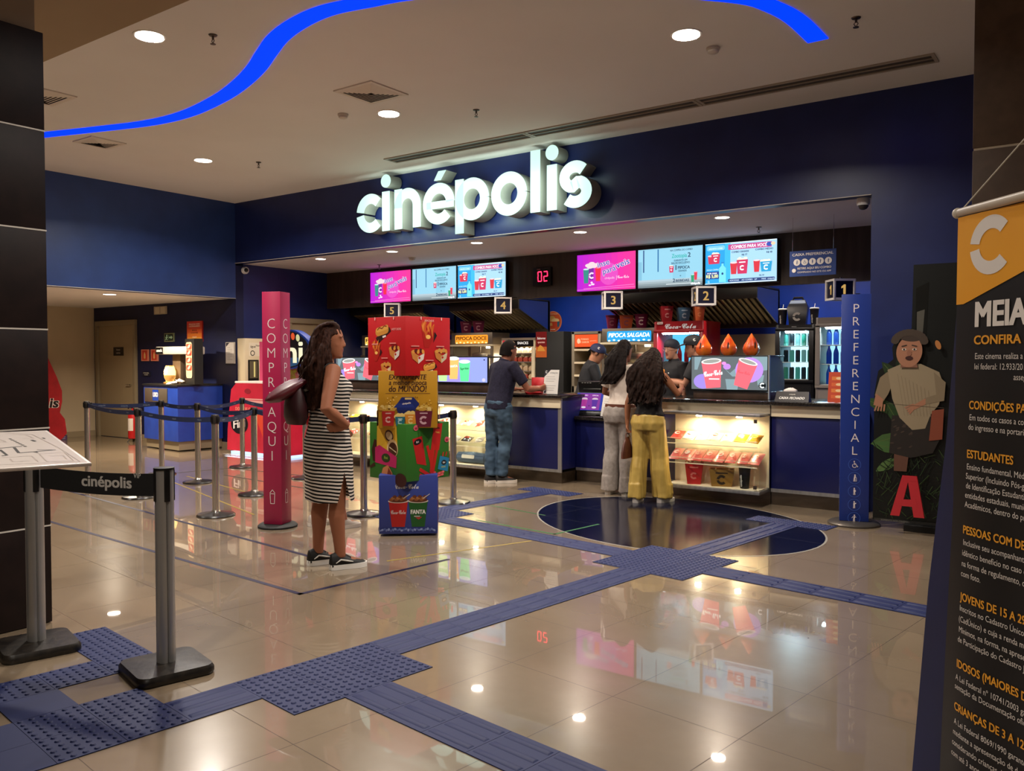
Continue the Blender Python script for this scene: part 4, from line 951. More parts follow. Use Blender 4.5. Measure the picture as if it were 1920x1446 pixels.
def popcorn_machine(label, x0, x1, ztop, text, bg, fg, glow):
    y0, y1 = 11.25, 11.75; c = thing('popcorn_machine', label, 'popcorn machine', ((x0+x1)/2, (y0+y1)/2, KZ)); st = mat('8c8274', .4, .6); w = x1-x0
    mb = MB(c); mb.box(x0, x1, y0, y1, KZ+.001, 1.14, st, .006); mb.build('base', c)
    mb = MB(c); mb.box(x0, x1, y0, y1, 1.72, ztop, st, .006); mb.box(x0-.015, x1+.015, y0-.02, y1, 1.69, 1.72, M_CREAM, .003); mb.build('header', c)
    mb = MB(c)
    for x in (x0, x1-.04):
        for y in (y0, y1-.04): mb.box(x, x+.04, y, y+.04, 1.14, 1.69, st)
    mb.box(x0, x1, y1-.02, y1, 1.14, 1.69, mat('d8cdb8', .4)); mb.build('frame', c)
    mb = MB(c); mb.box(x0+.04, x1-.04, y0+.01, y0+.015, 1.14, 1.69, M_GLASS); mb.build('front_glass', c)
    mb = MB(c); q = mb.at(FRONT((x0+x1)/2, y0-.001, 1.735)); H = ztop-1.75
    q.rrect(-w*.40, .0, w*.8, H*.86, .02, EM(bg, 1.5)); q.k += 1
    for i in range(9): q.oval(-w*.36+w*.09*i, .012+.01*(i % 2), .022, .012, EM(glow, 1.6))
    q.text(text, 0, H*.36, H*.34, EM(fg, 1.7) if fg != '20140c' else mat(fg, .5), 'c', .02, .18 if bg[0] == '2' else 0, fit=w*.74); mb.build('lit_title', c)
    mb = MB(c); mb.lathe([(.11, 0), (.15, .06), (.15, .14), (.12, .16), (.02, .17)], M_STEEL, 20, (x0+w*.45, 11.55, 1.42)); mb.tube([(x0+w*.45, 11.55, 1.59), (x0+w*.45, 11.55, 1.7)], .015, M_STEEL); mb.build('kettle', c)
    mb = MB(c); rn = random.Random(2); pm = mat('ecd9a4', .7)
    for i in range(90): mb.ell((rn.uniform(x0+.08, x1-.08), rn.uniform(y0+.06, y1-.1), 1.15+rn.random()*.10), (.022,)*3, pm, 7, 5)
    o = mb.build('popcorn', c); o['kind'] = 'stuff'
    for x in (x0-.005, x1-.075):
        mb = MB(c); mb.box(x, x+.08, y0-.03, y0-.001, 1.50, 1.55, mat('5a4a3c', .4), .004); mb.build('latch', c)
    mb = MB(c); mb.tube([(x0+w*.7, 11.5, 1.685), (x0+w*.7, 11.5, 1.66)], .045, mat('fff0d4', .4, em=16), 14); mb.build('lamp_bulb', c)
    area('machine_lamp', (x0+w*.7-c.location.x, 11.5-c.location.y, 1.65-KZ), .1, 6, (1, .86, .66), parent=c)
    return c
popcorn_machine('steel popcorn machine with a blue lit PIPOCA SALGADA title', -6.45, -5.53, 1.93, 'PIPOCA SALGADA', '2894d0', 'ffffff', 'd8f0ff')
popcorn_machine('popcorn machine with an orange lit PIPOCA DOCE title', -9.42, -8.54, 1.92, 'PIPOCA DOCE', 'e88c28', '20140c', 'ffd890')
popcorn_machine('popcorn machine with yellow lit title beside the woman\'s face', -11.6, -10.75, 1.92, 'PIPOCA', 'e0b050', '20140c', 'fff0c0')
# buckets on top of things
for i, (x, hx, rd) in enumerate(((-6.32, '6a1438', True), (-6.09, 'b8542c', False), (-5.83, '7a1848', True))):
    bucket('popcorn tub '+('with plum sides at the left', 'with orange and blue sides in the middle', 'with plum sides and pale logo at right')[i]+' on the PIPOCA SALGADA machine', (x, 11.345, 1.931), .205, .195, hx, 'd8c0c0' if i == 2 else '8a4a5a', rz=R(35), round_=rd)
for i, x in enumerate((-9.17, -8.9)): bucket('plum popcorn tub on the PIPOCA DOCE machine, '+('left', 'right')[i]+' one', (x, 11.345, 1.921), .205, .195, '6a1438', 'c08a94', rz=R(38))
for i, x in enumerate((-11.25, -10.98)): bucket(('plum', 'orange')[i]+' popcorn tub on the machine beside the woman\'s head', (x, 11.345, 1.921), .205, .195, ('6a1438', 'b0502a')[i], '8a5a5a', rz=R(38))
def fridge(name, label, x0, x1, y0, y1, z0, z1, hx, art, winz, inner, head=None, rough=.35, e=1.2, hpow=6):
    c = thing(name, label, 'fridge', ((x0+x1)/2, (y0+y1)/2, z0)); m = mat(hx, rough); a, b = winz; W = .09
    mb = MB(c); t = .03
    mb.box(x0, x0+t, y0, y1, z0, z1, m, .004); mb.box(x1-t, x1, y0, y1, z0, z1, m, .004); mb.box(x0+t, x1-t, y0, y1, b, z1, m); mb.box(x0+t, x1-t, y0, y1, z0, a, m); mb.box(x0+t, x1-t, y1-t, y1, a, b, m)
    mb.build('cabinet', c)
    mb = MB(c); mb.box(x0+t, x1-t, y1-t-.01, y1-t-.002, a, b, EM(inner, e)); mb.build('light_panel', c)
    mb = MB(c)
    for u0, u1, v0, v1 in ((x0, x1, b-.02, b+.02), (x0, x1, a-.03, a+.01), (x0, x0+.06, a, b), (x1-.06, x1, a, b)): mb.box(u0, u1, y0-.03, y0-.002, v0, v1, m, .003)
    mb.build('door_frame', c)
    mb = MB(c); mb.box(x0+.06, x1-.06, y0-.02, y0-.014, a+.01, b-.02, M_GLASS); mb.build('door_glass', c)
    sh = [a+(b-a)*k for k in (.02, .36, .68)]
    for z in sh:
        mb = MB(c); mb.box(x0+t, x1-t, y0+.02, y1-.05, z-.006, z, M_WHITE); mb.build('shelf', c)
    if head: mb = MB(c); q = mb.at(FRONT((x0+x1)/2, y0-.033, (b+z1)/2)); head(q, x1-x0, z1-b); mb.build('lettering', c)
    area('fridge_light', (0, (y0-y1)/2+.06, b-z0-.03), x1-x0-.2, hpow, (.6, .85, 1), (R(-25), 0, 0), 'RECTANGLE', .05, 170, c)
    return c, sh
def cokehead(q, w, h):
    q.text('𝓒𝓸𝓬𝓪-𝓒𝓸𝓵𝓪', .04, -.035, h*.52, mat('f4eee8', .5, em=.5), 'c', .008, fit=w*.62); q.rrect(-w*.42, .03, .09, .035, .01, mat('e8dcd4', .5)); q.text('COLA', -w*.42+.045, .038, .015, mat('a01818', .5), 'c', .02)
f1, s1 = fridge('drinks_fridge', 'tall red glass door fridge with white cola script behind the staff', -5.45, -4.70, 11.0, 11.58, .02, 2.0, 'a8121c', None, (.35, 1.86), '58b8e8', cokehead, e=1.5, hpow=14)
f2, s2 = fridge('drinks_fridge', 'black glass door fridge glowing blue white near the closed till', -3.62, -3.14, 10.75, 11.3, KZ+.04, 1.90, '100f10', None, (1.2, 1.84), 'a8e0f8', lambda q, w, h: q.rect(-.03, 0, .06, .008, mat('8a8a8a', .4)), e=2.2, hpow=12)
f3, s3 = fridge('drinks_fridge', 'grey glass door fridge with blue bottles behind the blue totem', -3.12, -2.40, 10.75, 11.3, KZ+.02, 1.98, '837a72', None, (1.14, 1.88), '9ad0e4', lambda q, w, h: q.text('cold', 0, 0, .02, mat('5a524c', .4), 'c'), e=1.5, hpow=12)
mb = MB(); mb.box(-3.7, -2.3, 10.7, 11.1, 0, KZ-.015, mat('2a2624', .5)); mb.box(-3.72, -2.28, 10.66, 11.1, KZ-.015, KZ+.018, mat('6e675f', .35, .5)); one('side_counter', 'low dark cabinet under the two small fridges', 'counter', mb)
def bottle(name, label, x, y, z, h, r, hx, cap, grp):
    t = thing(name, label, 'bottle' if name == 'bottle' else 'can', (x, y, z), 0, grp)
    m = mat(hx, .2, em=.25)  # slight glow of their own stands in for the fridge light on them
    mb = MB()
    if name == 'bottle': mb.lathe([(r*.9, 0), (r, .01), (r, h*.55), (r*.85, h*.66), (r*.36, h*.84), (r*.36, h*.92)], m, 12)
    else: mb.lathe([(r*.8, 0), (r, .01), (r, h*.9), (r*.85, h)], m, 12)
    mb.build('body', t)
    mb = MB(); mb.lathe([(r*.42, h*.92), (r*.42, h), (.001, h)], mat(cap, .4), 10) if name == 'bottle' else mb.lathe([(r*.84, h), (r*.8, h+.004), (.001, h+.003)], M_ALU, 12)
    mb.build('cap', t)
    return t
p = bottle('can', 'can on a shelf of the black fridge', -3.50, 10.88, s2[0]+.001, .15, .03, '3c9c84', 'ffffff', 'cans in the black fridge')
first = True
for k, z in enumerate(s2):
    for i in range(5):
        x = -3.53+.075*i
        if first: p.location.x = x; first = False; continue
        hx = ('3c9c84', '1c2c34', '5ac8b8', '2a3c44', '90d8d8')[(i+k) % 5]
        if hx == '3c9c84': dup(p, (x, 10.88, z+.001))
        else: bottle('can', 'can on a shelf of the black fridge', x, 10.88, z+.001, .15, .03, hx, 'ffffff', 'cans in the black fridge')
for f, sh, x0, n, dx, hs, g in ((3, s3, -3.0, 7, .085, ('2458c8', '1c48c0', '3868d8', '141a34'), 'bottles in the grey fridge'), (1, s1, -5.36, 6, .105, ('1c6ca8', '20406c', '78b8d8', '8a1c20'), 'bottles in the red fridge')):
    pr_ = {}
    for k, z in enumerate(sh):
        for i in range(n):
            hx = hs[(i//2+k) % 4]; y = 10.9 if f == 3 else 11.2
            if hx in pr_: dup(pr_[hx], (x0+dx*i, y, z+.001))
            else: pr_[hx] = bottle('bottle', {'2458c8': 'blue bottle', '1c48c0': 'deep blue bottle', '3868d8': 'light blue bottle', '141a34': 'dark bottle', '1c6ca8': 'blue labelled bottle', '20406c': 'dark blue bottle', '78b8d8': 'clear water bottle', '8a1c20': 'red cola bottle'}[hx]+' in the '+('grey' if f == 3 else 'red')+' fridge', x0+dx*i, y, z+.001, .24 if f == 3 else .3, .033, hx, 'e8e8f0', g+', '+hx)
# props on the fridges
def carton(label, x, y, z, w, h):
    t = thing('snack_carton', label, 'carton', (x, y, z), R(10)); m = mat('15141a', .3); a = w/2
    mb = MB(); mb.mesh([(-a*.8, -a*.6, 0), (a*.8, -a*.6, 0), (a*.8, a*.6, 0), (-a*.8, a*.6, 0), (-a, -a*.75, h*.62), (a, -a*.75, h*.62), (a, a*.75, h*.62), (-a, a*.75, h*.62), (-a*.7, -.03, h*.9), (a*.7, -.03, h*.9), (a*.7, .03, h*.9), (-a*.7, .03, h*.9)], [(3, 2, 1, 0), (0, 1, 5, 4), (1, 2, 6, 5), (2, 3, 7, 6), (3, 0, 4, 7), (4, 5, 9, 8), (5, 6, 10, 9), (6, 7, 11, 10), (7, 4, 8, 11), (8, 9, 10, 11)], m)
    q = mb.at(FRONT(0, -a*.75-.003, 0)); q.clogo(0, h*.3, w*.22, mat('b9b0a4', .5)); mb.build('box', t)
    mb = MB(); mb.tube([(-a*.5, 0, h*.88), (-a*.42, 0, h*.98), (a*.42, 0, h*.98), (a*.5, 0, h*.88)], .014, m, 8); mb.build('handle', t)
    mb = MB(); mb.poly([(-a*.93, -a*.7, h*.64), (a*.93, -a*.7, h*.64), (a*.68, -.036, h*.88), (-a*.68, -.036, h*.88)], mat('5d6474', .3)); mb.build('sloped_lid', t)
carton('black handled snack carton on top of the black fridge', -3.42, 11.0, 1.901, .25, .36)
carton('black handled snack carton on top of the grey fridge', -2.72, 11.0, 1.981, .23, .29)
cup('black lidded cup left of the carton on the black fridge', (-3.6, 10.95, 1.901), .2, .055, '17151a', 'd4d0cc', 'cinépolis'); cup('black lidded cup right of the carton on the black fridge', (-3.2, 10.95, 1.901), .2, .055, '17151a', 'd4d0cc', 'cinépolis')
bucket('red popcorn tub on top of the red fridge', (-5.32, 11.12, 2.001), .17, .22, 'b0242a', 'e09a90', rz=R(36)); bucket('grey blue popcorn tub on top of the red fridge', (-5.06, 11.12, 2.001), .18, .19, '3c5a70', 'a8b8c0', rz=R(36)); bucket('orange popcorn tub on top of the red fridge', (-4.83, 11.12, 2.001), .15, .22, 'c05a2c', 'd8804c', rz=R(36))
# food warmer with orange title, hot case, black cabinet
c = thing('food_warmer', 'steel food warmer with an orange lit panel behind the capped worker', 'food warmer', (-6.78, 11.6, KZ))
mb = MB(c); st = mat('a89c88', .35, .5)
for x in (-7.02, -6.55): mb.box(x, x+.05, 11.3, 11.9, KZ+.001, 1.9, st, .004)
mb.box(-7.02, -6.5, 11.3, 11.9, 1.86, 1.9, st); mb.box(-6.97, -6.55, 11.86, 11.9, KZ+.001, 1.86, mat('9a9f88', .5))
for z in (1.2, 1.4, 1.60): mb.box(-6.97, -6.55, 11.3, 11.86, z, z+.03, M_CREAM)
mb.box(-7.02, -6.5, 11.3, 11.9, KZ+.001, 1.05, st); mb.build('cabinet', c)
mb = MB(c); q = mb.at(FRONT(-6.76, 11.299, 1.65)); q.rect(-.2, .01, .41, .19, EM('e8582c', 1.1)); q.oval(-.13, .1, .03, .04, EM('f8c8a0', 1)); q.text('FORNO', -.02, .115, .028, EM('f8c090', 1), 'c', .02); q.text('E SABOR', -.02, .07, .028, EM('f8c090', 1), 'c', .02); q.text('quentinho', .13, .095, .02, EM('f4b080', 1), 'c', .01); mb.build('lit_panel', c)
c = thing('hot_food_case', 'lit hot food case full of snack boxes behind the leaning man', 'food warmer', (-8.0, 11.6, KZ))
x0, x1 = -8.38, -7.72
mb = MB(c); mb.box(x0, x1, 11.3, 11.9, 1.78, 1.82, st); mb.box(x0, x1, 11.3, 11.9, KZ+.001, 1.14, st)
for x in (x0, x1-.06): mb.box(x, x+.05, 11.3, 11.34, 1.14, 1.78, M_CREAM)
mb.box(x0, x1, 11.86, 11.9, 1.14, 1.78, mat('c8b694', .5))
for z in (1.27, 1.42, 1.56): mb.box(x0+.05, x1-.05, 11.32, 11.86, z, z+.012, M_ALU)
mb.build('cabinet', c)
mb = MB(c); q = mb.at(FRONT((x0+x1)/2, 11.298, 1.68)); q.rect(-.31, 0, .62, .1, mat('241c1c', .4, em=.2)); q.fp([(-.31, 0), (-.14, 0), (-.2, .1), (-.31, .1)], EM('c8343c', 1)); q.oval(-.12, .05, .06, .04, EM('e0b888', .9)); q.text('SNACKS', .1, .035, .04, EM('f0e8e0', 1), 'c', .03); mb.build('title', c)
area('case_lamp', (0, -.2, .84), .5, 7, (1, .85, .62), (0, 0, 0), 'RECTANGLE', .2, 160, c)
for j, z in enumerate((1.155, 1.283, 1.433, 1.573)):
    for i in range(5):
        mb = MB(T=MX.Translation((x0+.11+.108*i, 11.42, z))); hx = ('a83a28', 'd8b890', 'b8452c', 'e0ccb0')[(j) % 4 if j else i % 3]
        mb.loft([[(-.04, -.05, 0), (.04, -.05, 0), (.04, .05, 0), (-.04, .05, 0)], [(-.046, -.056, .04), (.046, -.056, .04), (.046, .056, .04), (-.046, .056, .04)], [(-.03, -.04, .075), (.03, -.04, .075), (.03, .04, .075), (-.03, .04, .075)]], mat(hx, .5), sm=False)
        mb.ell((0, -.01, .07), (.034, .036, .022), mat('e2cda8', .6), 10, 6)
        one('food_box', 'small food box on a shelf of the lit hot case', 'food box', mb, 'food boxes in the hot case')
c = thing('kitchen_cabinet', 'tall black cabinet with a red and orange menu panel', 'cabinet', (-7.43, 11.6, 0))
mb = MB(c); mb.box(-7.71, -7.18, 11.32, 12.0, 0, 1.91, M_BLACKM, .004); mb.build('body', c)
mb = MB(c); q = mb.at(FRONT(-7.60, 11.315, 1.5)); q.rect(-.105, 0, .21, .41, mat('8a1c1c', .5, em=.5)); q.rect(-.105, 0, .21, .17, mat('d8682c', .5, em=.6)); q.fp([(-.08, .1), (.08, .1), (.03, .17), (-.02, .2), (-.06, .16)], mat('f0a040', .5, em=.6)); q.text('Sabores', 0, .29, .035, EM('f0dcd0', .9), 'c', .02, .2); q.text('quentes', 0, .23, .03, EM('f0b8a0', .9), 'c', .02); mb.build('menu_panel', c)
t = thing('wall_sticker', 'round orange sticker with popcorn art on the blue kitchen wall', 'sticker', (-8.02, 12.298, 2.12))
mb = MB(T=FRONT(0, 0, 0)); mb.oval(0, 0, .185, .18, mat('c8542c', .5), n=40); mb.arc(0, 0, .168, .178, 0, 360, mat('e8a078', .5), 40)
q = mat('d8a860', .5)
mb.oval(-.02, .05, .07, .05, q); mb.oval(.05, .02, .08, .035, mat('e8c890', .5)); mb.rect(-.13, -.07, .12, .05, q); mb.fp([(.0, -.1), (.08, -.1), (.1, .0), (-.02, .0)], mat('c84428', .5)); mb.fp([(.09, -.09), (.13, -.09), (.14, .0), (.09, .0)], mat('28607c', .5)); mb.text('EXPERIMENTE', 0, .12, .022, mat('f0c8a0', .5), 'c', .02); mb.rect(-.05, -.14, .1, .012, mat('f0e0d0', .5)); mb.build('print', t)
area('kitchen_light', (-7, 11.0, 3.0), 1.2, 34, (1, .9, .75), (0, 0, 0), 'RECTANGLE', .12, 160); area('kitchen_light', (-3.5, 11.0, 3.0), 1.2, 34, (1, .95, .85), (0, 0, 0), 'RECTANGLE', .12, 160)
for x in (-7, -3.5):
    mb = MB(); mb.box(x-.62, x+.62, 10.92, 11.08, 3.005, 3.03, mat('f4f0e4', .5, em=3)); one('tube_light', 'long kitchen ceiling light '+('left' if x < -5 else 'right')+' behind the dark header', 'ceiling light', mb)
# ------------------------------------------------------------ alcove on the left
t = thing('bin_cabinet', 'blue bin cabinet with a grey LIXO plate in the alcove', 'bin cabinet', (-12.75, 8.15, 0))
mb = MB(t); bc = noisy('blue_laminate', '1c3c98', '2144a4', 6, .4)
P = [(-13.45, 8.1), (-13.25, 7.86), (-12.12, 7.76), (-12.12, 8.58), (-13.45, 8.58)]
mb.prism(P, .16, 1.04, bc); mb.build('body', t)
mb = MB(t); mb.prism([(x*.98-.2556*1, y*.995+.04) if False else (x+(.02 if x < -12.8 else -.03), y+.03 if y < 8.3 else y) for x, y in P], 0.02, .16, mat('8f8168', .4)); mb.build('plinth', t)
mb = MB(t); mb.prism([(x+(-.015 if x < -12.8 else .015), y-.02 if y < 8.3 else y) for x, y in P], 1.04, 1.065, M_BLACKM); mb.build('top', t)
mb = MB(t); d = V((1.13, -.10, 0)).normalized(); f = mb.at(frame((-13.25+d.x*.03, 7.86+d.y*.03-.002, 0), d, (0, 0, 1)))
f.box(.02, .78, .77, 1.0, .0, .012, mat('85796a', .35, .7), .003); f.k = 110; f.rect(.30, .795, .2, .18, mat('1c3c98', .4)); f.text('LIXO', .40, .86, .07, mat('e4e0d8', .5), 'c', .05, fit=.16); mb.build('flap_plate', t)
# machine on the bin cabinet
t = thing('seasoning_station', 'white topped dispenser with a glowing lamp on the blue bin cabinet', 'dispenser', (-12.7, 8.15, 1.066))
mb = MB(t); mb.box(-12.95, -12.72, 8.2, 8.4, 1.066, 1.57, mat('6e5a44', .5), .01); mb.build('column', t)
mb = MB(t); mb.box(-13.22, -12.32, 8.05, 8.4, 1.55, 1.68, mat('c9c2b6', .4), .02); f = mb.at(FRONT(-13.06, 8.049, 1.56)); f.k = 5; f.rect(-.14, 0, .22, .11, M_BLACK); f.text('snack', -.03, .035, .05, mat('e8e4dc', .5), 'c', .04); mb.build('arm_housing', t)
mb = MB(t); mb.lathe([(.10, 0), (.11, .02), (.06, .04), (.07, .06), (.09, .1), (.095, .2), (.07, .28), (.06, .3)], mat('d8b070', .1, trans=.6), 20, (-12.84, 8.08, 1.067)); mb.build('jar', t)
mb = MB(t); mb.tube([(-12.84, 8.08, 1.21), (-12.84, 8.08, 1.33)], .075, mat('ffe2a8', .4, em=7), 18); mb.build('glowing_lamp', t)
area('lamp', (-.14, -.16, .2), .1, 3, (1, .78, .45), (R(90), 0, 0), parent=t)
t = thing('snack_poster_stand', 'tall black display panel with a red and white snack strip on the bin cabinet', 'display', (-12.2, 8.2, 1.066))
mb = MB(t); mb.prism([(-12.40, 8.08), (-12.03, 8.0), (-12.0, 8.14), (-12.37, 8.22)], 1.066, 1.80, M_BLACKM); mb.build('panel', t)
mb = MB(t); d = V((.37, -.08, 0)).normalized(); f = mb.at(frame((-12.40, 8.08-.002, 1.066), d, (0, 0, 1))); f.rrect(.04, .1, .25, .58, .05, mat('d8c49c', .5))
for i, z in enumerate((.22, .34, .46, .56)): f.rrect(.05, z, .23, .09, .03, mat(('b03a28', 'c84a34')[i % 2], .5)); f.oval(.165, z+.05, .07, .025, mat('e8d0b0', .5), 20)
mb.build('snack_strip', t)
t = thing('leaflet_stack', 'crumpled white napkins on top of the bin cabinet', 'napkins', (-12.5, 7.95, 1.066))
mb = MB(); rn = random.Random(4)
for i in range(5):
    a = rn.random()*3; T = mb.at(MX.Translation((-.12+.07*i, .02*rn.random(), .004+.012*i)) @ MX.Rotation(a, 4, 'Z') @ MX.Rotation(.25, 4, 'X')); T.mesh([(-.07, -.05, 0), (.07, -.05, .01), (.07, .05, .03), (-.07, .05, .0), (-.07, -.05, -.004), (.07, -.05, .006), (.07, .05, .026), (-.07, .05, -.004)], [(0, 1, 2, 3), (7, 6, 5, 4), (0, 4, 5, 1), (1, 5, 6, 2), (2, 6, 7, 3), (3, 7, 4, 0)], mat('ded6c8', .6))
mb.build('napkins', t)
def plate(name, label, cat, x0, x1, z0, z1, y=8.588, art=None, bg='d8d2c6', e=0):
    t = thing(name, label, cat, ((x0+x1)/2, y, z0)); w, h = x1-x0, z1-z0
    mb = MB(); mb.box(-w/2, w/2, -.012, .011, 0, h, mat(bg, .5, em=e)); q = mb.at(FRONT(0, -.0125, 0))
    if art: art(q, w, h)
    mb.build('plate', t); return t
def ext(q, w, h):
    q.rect(-w*.36, h*.08, w*.72, h*.84, mat('c03a26', .5)); q.rrect(-w*.12, h*.2, w*.24, h*.45, w*.08, mat('e0b070', .5)); q.rect(-w*.06, h*.65, w*.12, h*.1, mat('e0b070', .5))
plate('extinguisher_sign', 'red extinguisher sign on the alcove wall, nearer the door', 'sign', -14.53, -14.30, 1.44, 1.65, art=ext, bg='d08068'); plate('extinguisher_sign', 'red extinguisher sign on the alcove wall, farther from the door', 'sign', -14.22, -14.0, 1.44, 1.65, art=ext, bg='d08068')
def exitart(q, w, h):
    q.rect(-w*.44, h*.1, w*.88, h*.8, mat('1c2c20', .5)); m = mat('b8c890', .5, em=.3)
    q.oval(-w*.2, h*.72, w*.06, w*.06, m); q.line([(-w*.22, h*.62), (-w*.26, h*.4), (-w*.14, h*.2)], w*.07, m); q.line([(-w*.26, h*.4), (-w*.38, h*.2)], w*.06, m); q.line([(-w*.36, h*.5), (-w*.08, h*.52)], w*.05, m)
    q.rect(.04*w, h*.42, w*.2, h*.16, m); q.fp([(w*.22, h*.25), (w*.4, h*.5), (w*.22, h*.75)], m); q.rect(.0, h*.2, w*.02, h*.6, m)
plate('exit_sign', 'green exit sign with a running figure on the alcove wall', 'sign', -13.79, -13.5, 1.78, 1.93, art=exitart, bg='8a9470')
def orangep(q, w, h):
    for i, c in enumerate(('c8322a', 'd0442a', 'd85c2c', 'e07c30', 'e69a36')): q.rect(-w*.47, h*(.80-.195*i), w*.94, h*.2, mat(c, .5))
    for s, y, c in (('PEGUE SEU COPO', .82, 'f0dcc8'), ('E ACOMPANHAMENTO', .72, 'f0dcc8'), ('SIRVA-SE', .52, '3a1410'), ('À VONTADE', .4, '3a1410'), ('cinépolis', .2, 'f4e4d0')): q.text(s, 0, h*y, h*.07, mat(c, .5), 'c', .02, fit=w*.7 if len(s) > 9 else None)
plate('wall_poster', 'orange and red notice poster above the bin cabinet', 'poster', -13.10, -12.66, 1.77, 2.12, art=orangep, bg='c8322a')
def paper(q, w, h):
    q.rect(-w*.44, h*.03, w*.88, h*.94, mat('cfc8c0', .6)); q.fp([(-w*.44, h*.97), (-w*.05, h*.97), (-w*.44, h*.78)], mat('222030', .5)); 
    for i in range(8): q.rect(-w*.3, h*(.74-.08*i), w*(.6 if i % 3 else .35), h*.012, mat('6a6460', .6))
plate('wall_notice', 'white paper notice in a clear frame beside the cream wall cabinet', 'notice', -12.02, -11.79, 1.40, 1.75, art=paper, bg='b8b0a6')
plate('emergency_light', 'small beige emergency light box high on the alcove wall', 'emergency light', -14.1, -13.72, 2.27, 2.41, bg='b3a690', art=lambda q, w, h: (q.rect(-w*.4, h*.1, w*.35, h*.8, mat('d0c4ae', .3)), q.rect(w*.05, h*.1, w*.35, h*.8, mat('d0c4ae', .3))))
plate('wall_label', 'small dark label under the extinguisher signs', 'sign', -14.5, -14.25, 1.17, 1.25, bg='1a1a2c', art=lambda q, w, h: (q.text('EXTINTOR', 0, h*.55, h*.24, mat('c8c4b8', .5), 'c', .02, fit=w*.7), q.text('PQS 6KG', 0, h*.15, h*.24, mat('c8c4b8', .5), 'c', .02)))
t = thing('fire_extinguisher', 'red fire extinguisher with a white label on a floor stand by the alcove door', 'fire extinguisher', (-14.35, 8.3, 0))
mb = MB(); mb.lathe([(.08, .06), (.085, .08), (.085, .48), (.06, .54), (.02, .56), (.02, .6)], mat('b81c1c', .35), 22); mb.build('cylinder', t)
mb = MB(); mb.tube([(0, 0, .6), (.0, -.06, .62), (.02, -.1, .6)], .012, M_BLACK); mb.tube([(0, 0, .6), (.09, 0, .55), (.1, 0, .3), (.09, 0, .2)], .01, M_BLACK); mb.build('valve_and_hose', t)
mb = MB(); n = 9; mb.loft([[(.0865*sin(R(-60+120*i/(n-1))), -.0865*cos(R(-60+120*i/(n-1))), z) for i in range(n)] for z in (.2, .42)], mat('d8ccc0', .5), False, True, False); mb.build('label', t)
mb = MB()
for a in (30, 150, 270): mb.tube([(.05*cos(R(a)), .05*sin(R(a)), .07), (.11*cos(R(a)), .11*sin(R(a)), 0)], .008, M_BLACK)
mb.build('stand_legs', t)
# red cut-out standee and card by the alcove wall
t = thing('standee', 'red curved snack standee by the beige alcove wall, mostly behind the column', 'standee', (-15.8, 7.55, 0))
mb = MB(T=frame((0, 0, 0), (.55, .83, 0), (0, 0, 1))); P = [(-.55, 0), (.17, 0), (.27, .12), (.24, .38), (.16, .5), (.20, .7), (.2, .9), (.12, 1.15), (-.02, 1.5), (-.12, 1.55), (-.3, 1.3), (-.55, 1.2)]
mb.prism(P, -.02, 0, noisy('red_print', 'a81820', 'c02028', 5, .4)); mb.k = 10
for o, c in ((.05, 'ece4dc'), (.0, '241414')): mb.text('is', .07, .60, .17, mat(c, .5), 'c', .03+o, .15)
mb.build('board', t)
mb = MB(T=frame((0, 0, 0), (.55, .83, 0), (0, 0, 1))); mb.box(-.3, .1, 0, .03, -.25, -.02, M_BLACKM); mb.build('foot', t)
t = thing('tent_card', 'white and purple card leaning at the foot of the red standee', 'card', (-15.72, 7.68, 0))
mb = MB(); f = mb.at(frame((0, 0, 0), (.55, .83, 0), V((-.2, .13, 1)).normalized())); f.box(-.1, .12, 0, .09, -.02, 0, mat('3c1c48', .5)); f.box(-.1, .1, .09, .30, -.02, 0, mat('cfc4b4', .5)); f.k = 10
for i in range(3): f.rect(-.08, .02+.02*i, .17, .006, mat('b89cc0', .5))
mb.build('card', t)
# cream wall cabinet
t = thing('vending_cabinet', 'tall cream cabinet with a dark window against the blue side wall', 'cabinet', (-11.66, 8.83, 0))
mb = MB(); mb.box(-.1, .1, -.215, .215, 0, 1.81, mat('c8b898', .45), .006); mb.build('body', t)
mb = MB(T=frame((.1005, 0, 0), (0, 1, 0), (0, 0, 1))); f = mb
f.rect(-.14, 1.52, .33, .22, mat('d8ccb4', .5)); f.text('Nescafé' if False else 'água', -.06, 1.66, .04, mat('4a443c', .5), 'c', .02); f.text('New Fresh', .09, 1.68, .03, mat('4a443c', .5), 'c', .02); f.arc(-.07, 1.57, .03, .045, 0, 360, mat('3a3630', .5), 20); f.fp([(.1, 1.53), (.19, 1.53), (.19, 1.64), (.15, 1.62)], mat('2c3440', .5)); mb.build('front_print', t)
mb = MB(T=frame((.1005, 0, 0), (0, 1, 0), (0, 0, 1))); mb.box(-.16, .04, 1.12, 1.46, 0, .012, M_BLACK); mb.k = 120; mb.rect(-.14, 1.16, .16, .28, mat('5a5240', .3)); mb.rect(-.06, 1.18, .03, .25, mat('e8d080', .5, em=.8)); mb.build('window', t)
mb = MB(T=frame((.1005, 0, 0), (0, 1, 0), (0, 0, 1)))
for i in range(6): mb.oval(.09, 1.26+.035*i, .01, .01, mat('bfe0ff', .5, em=2), n=10)
mb.build('indicator_lights', t)

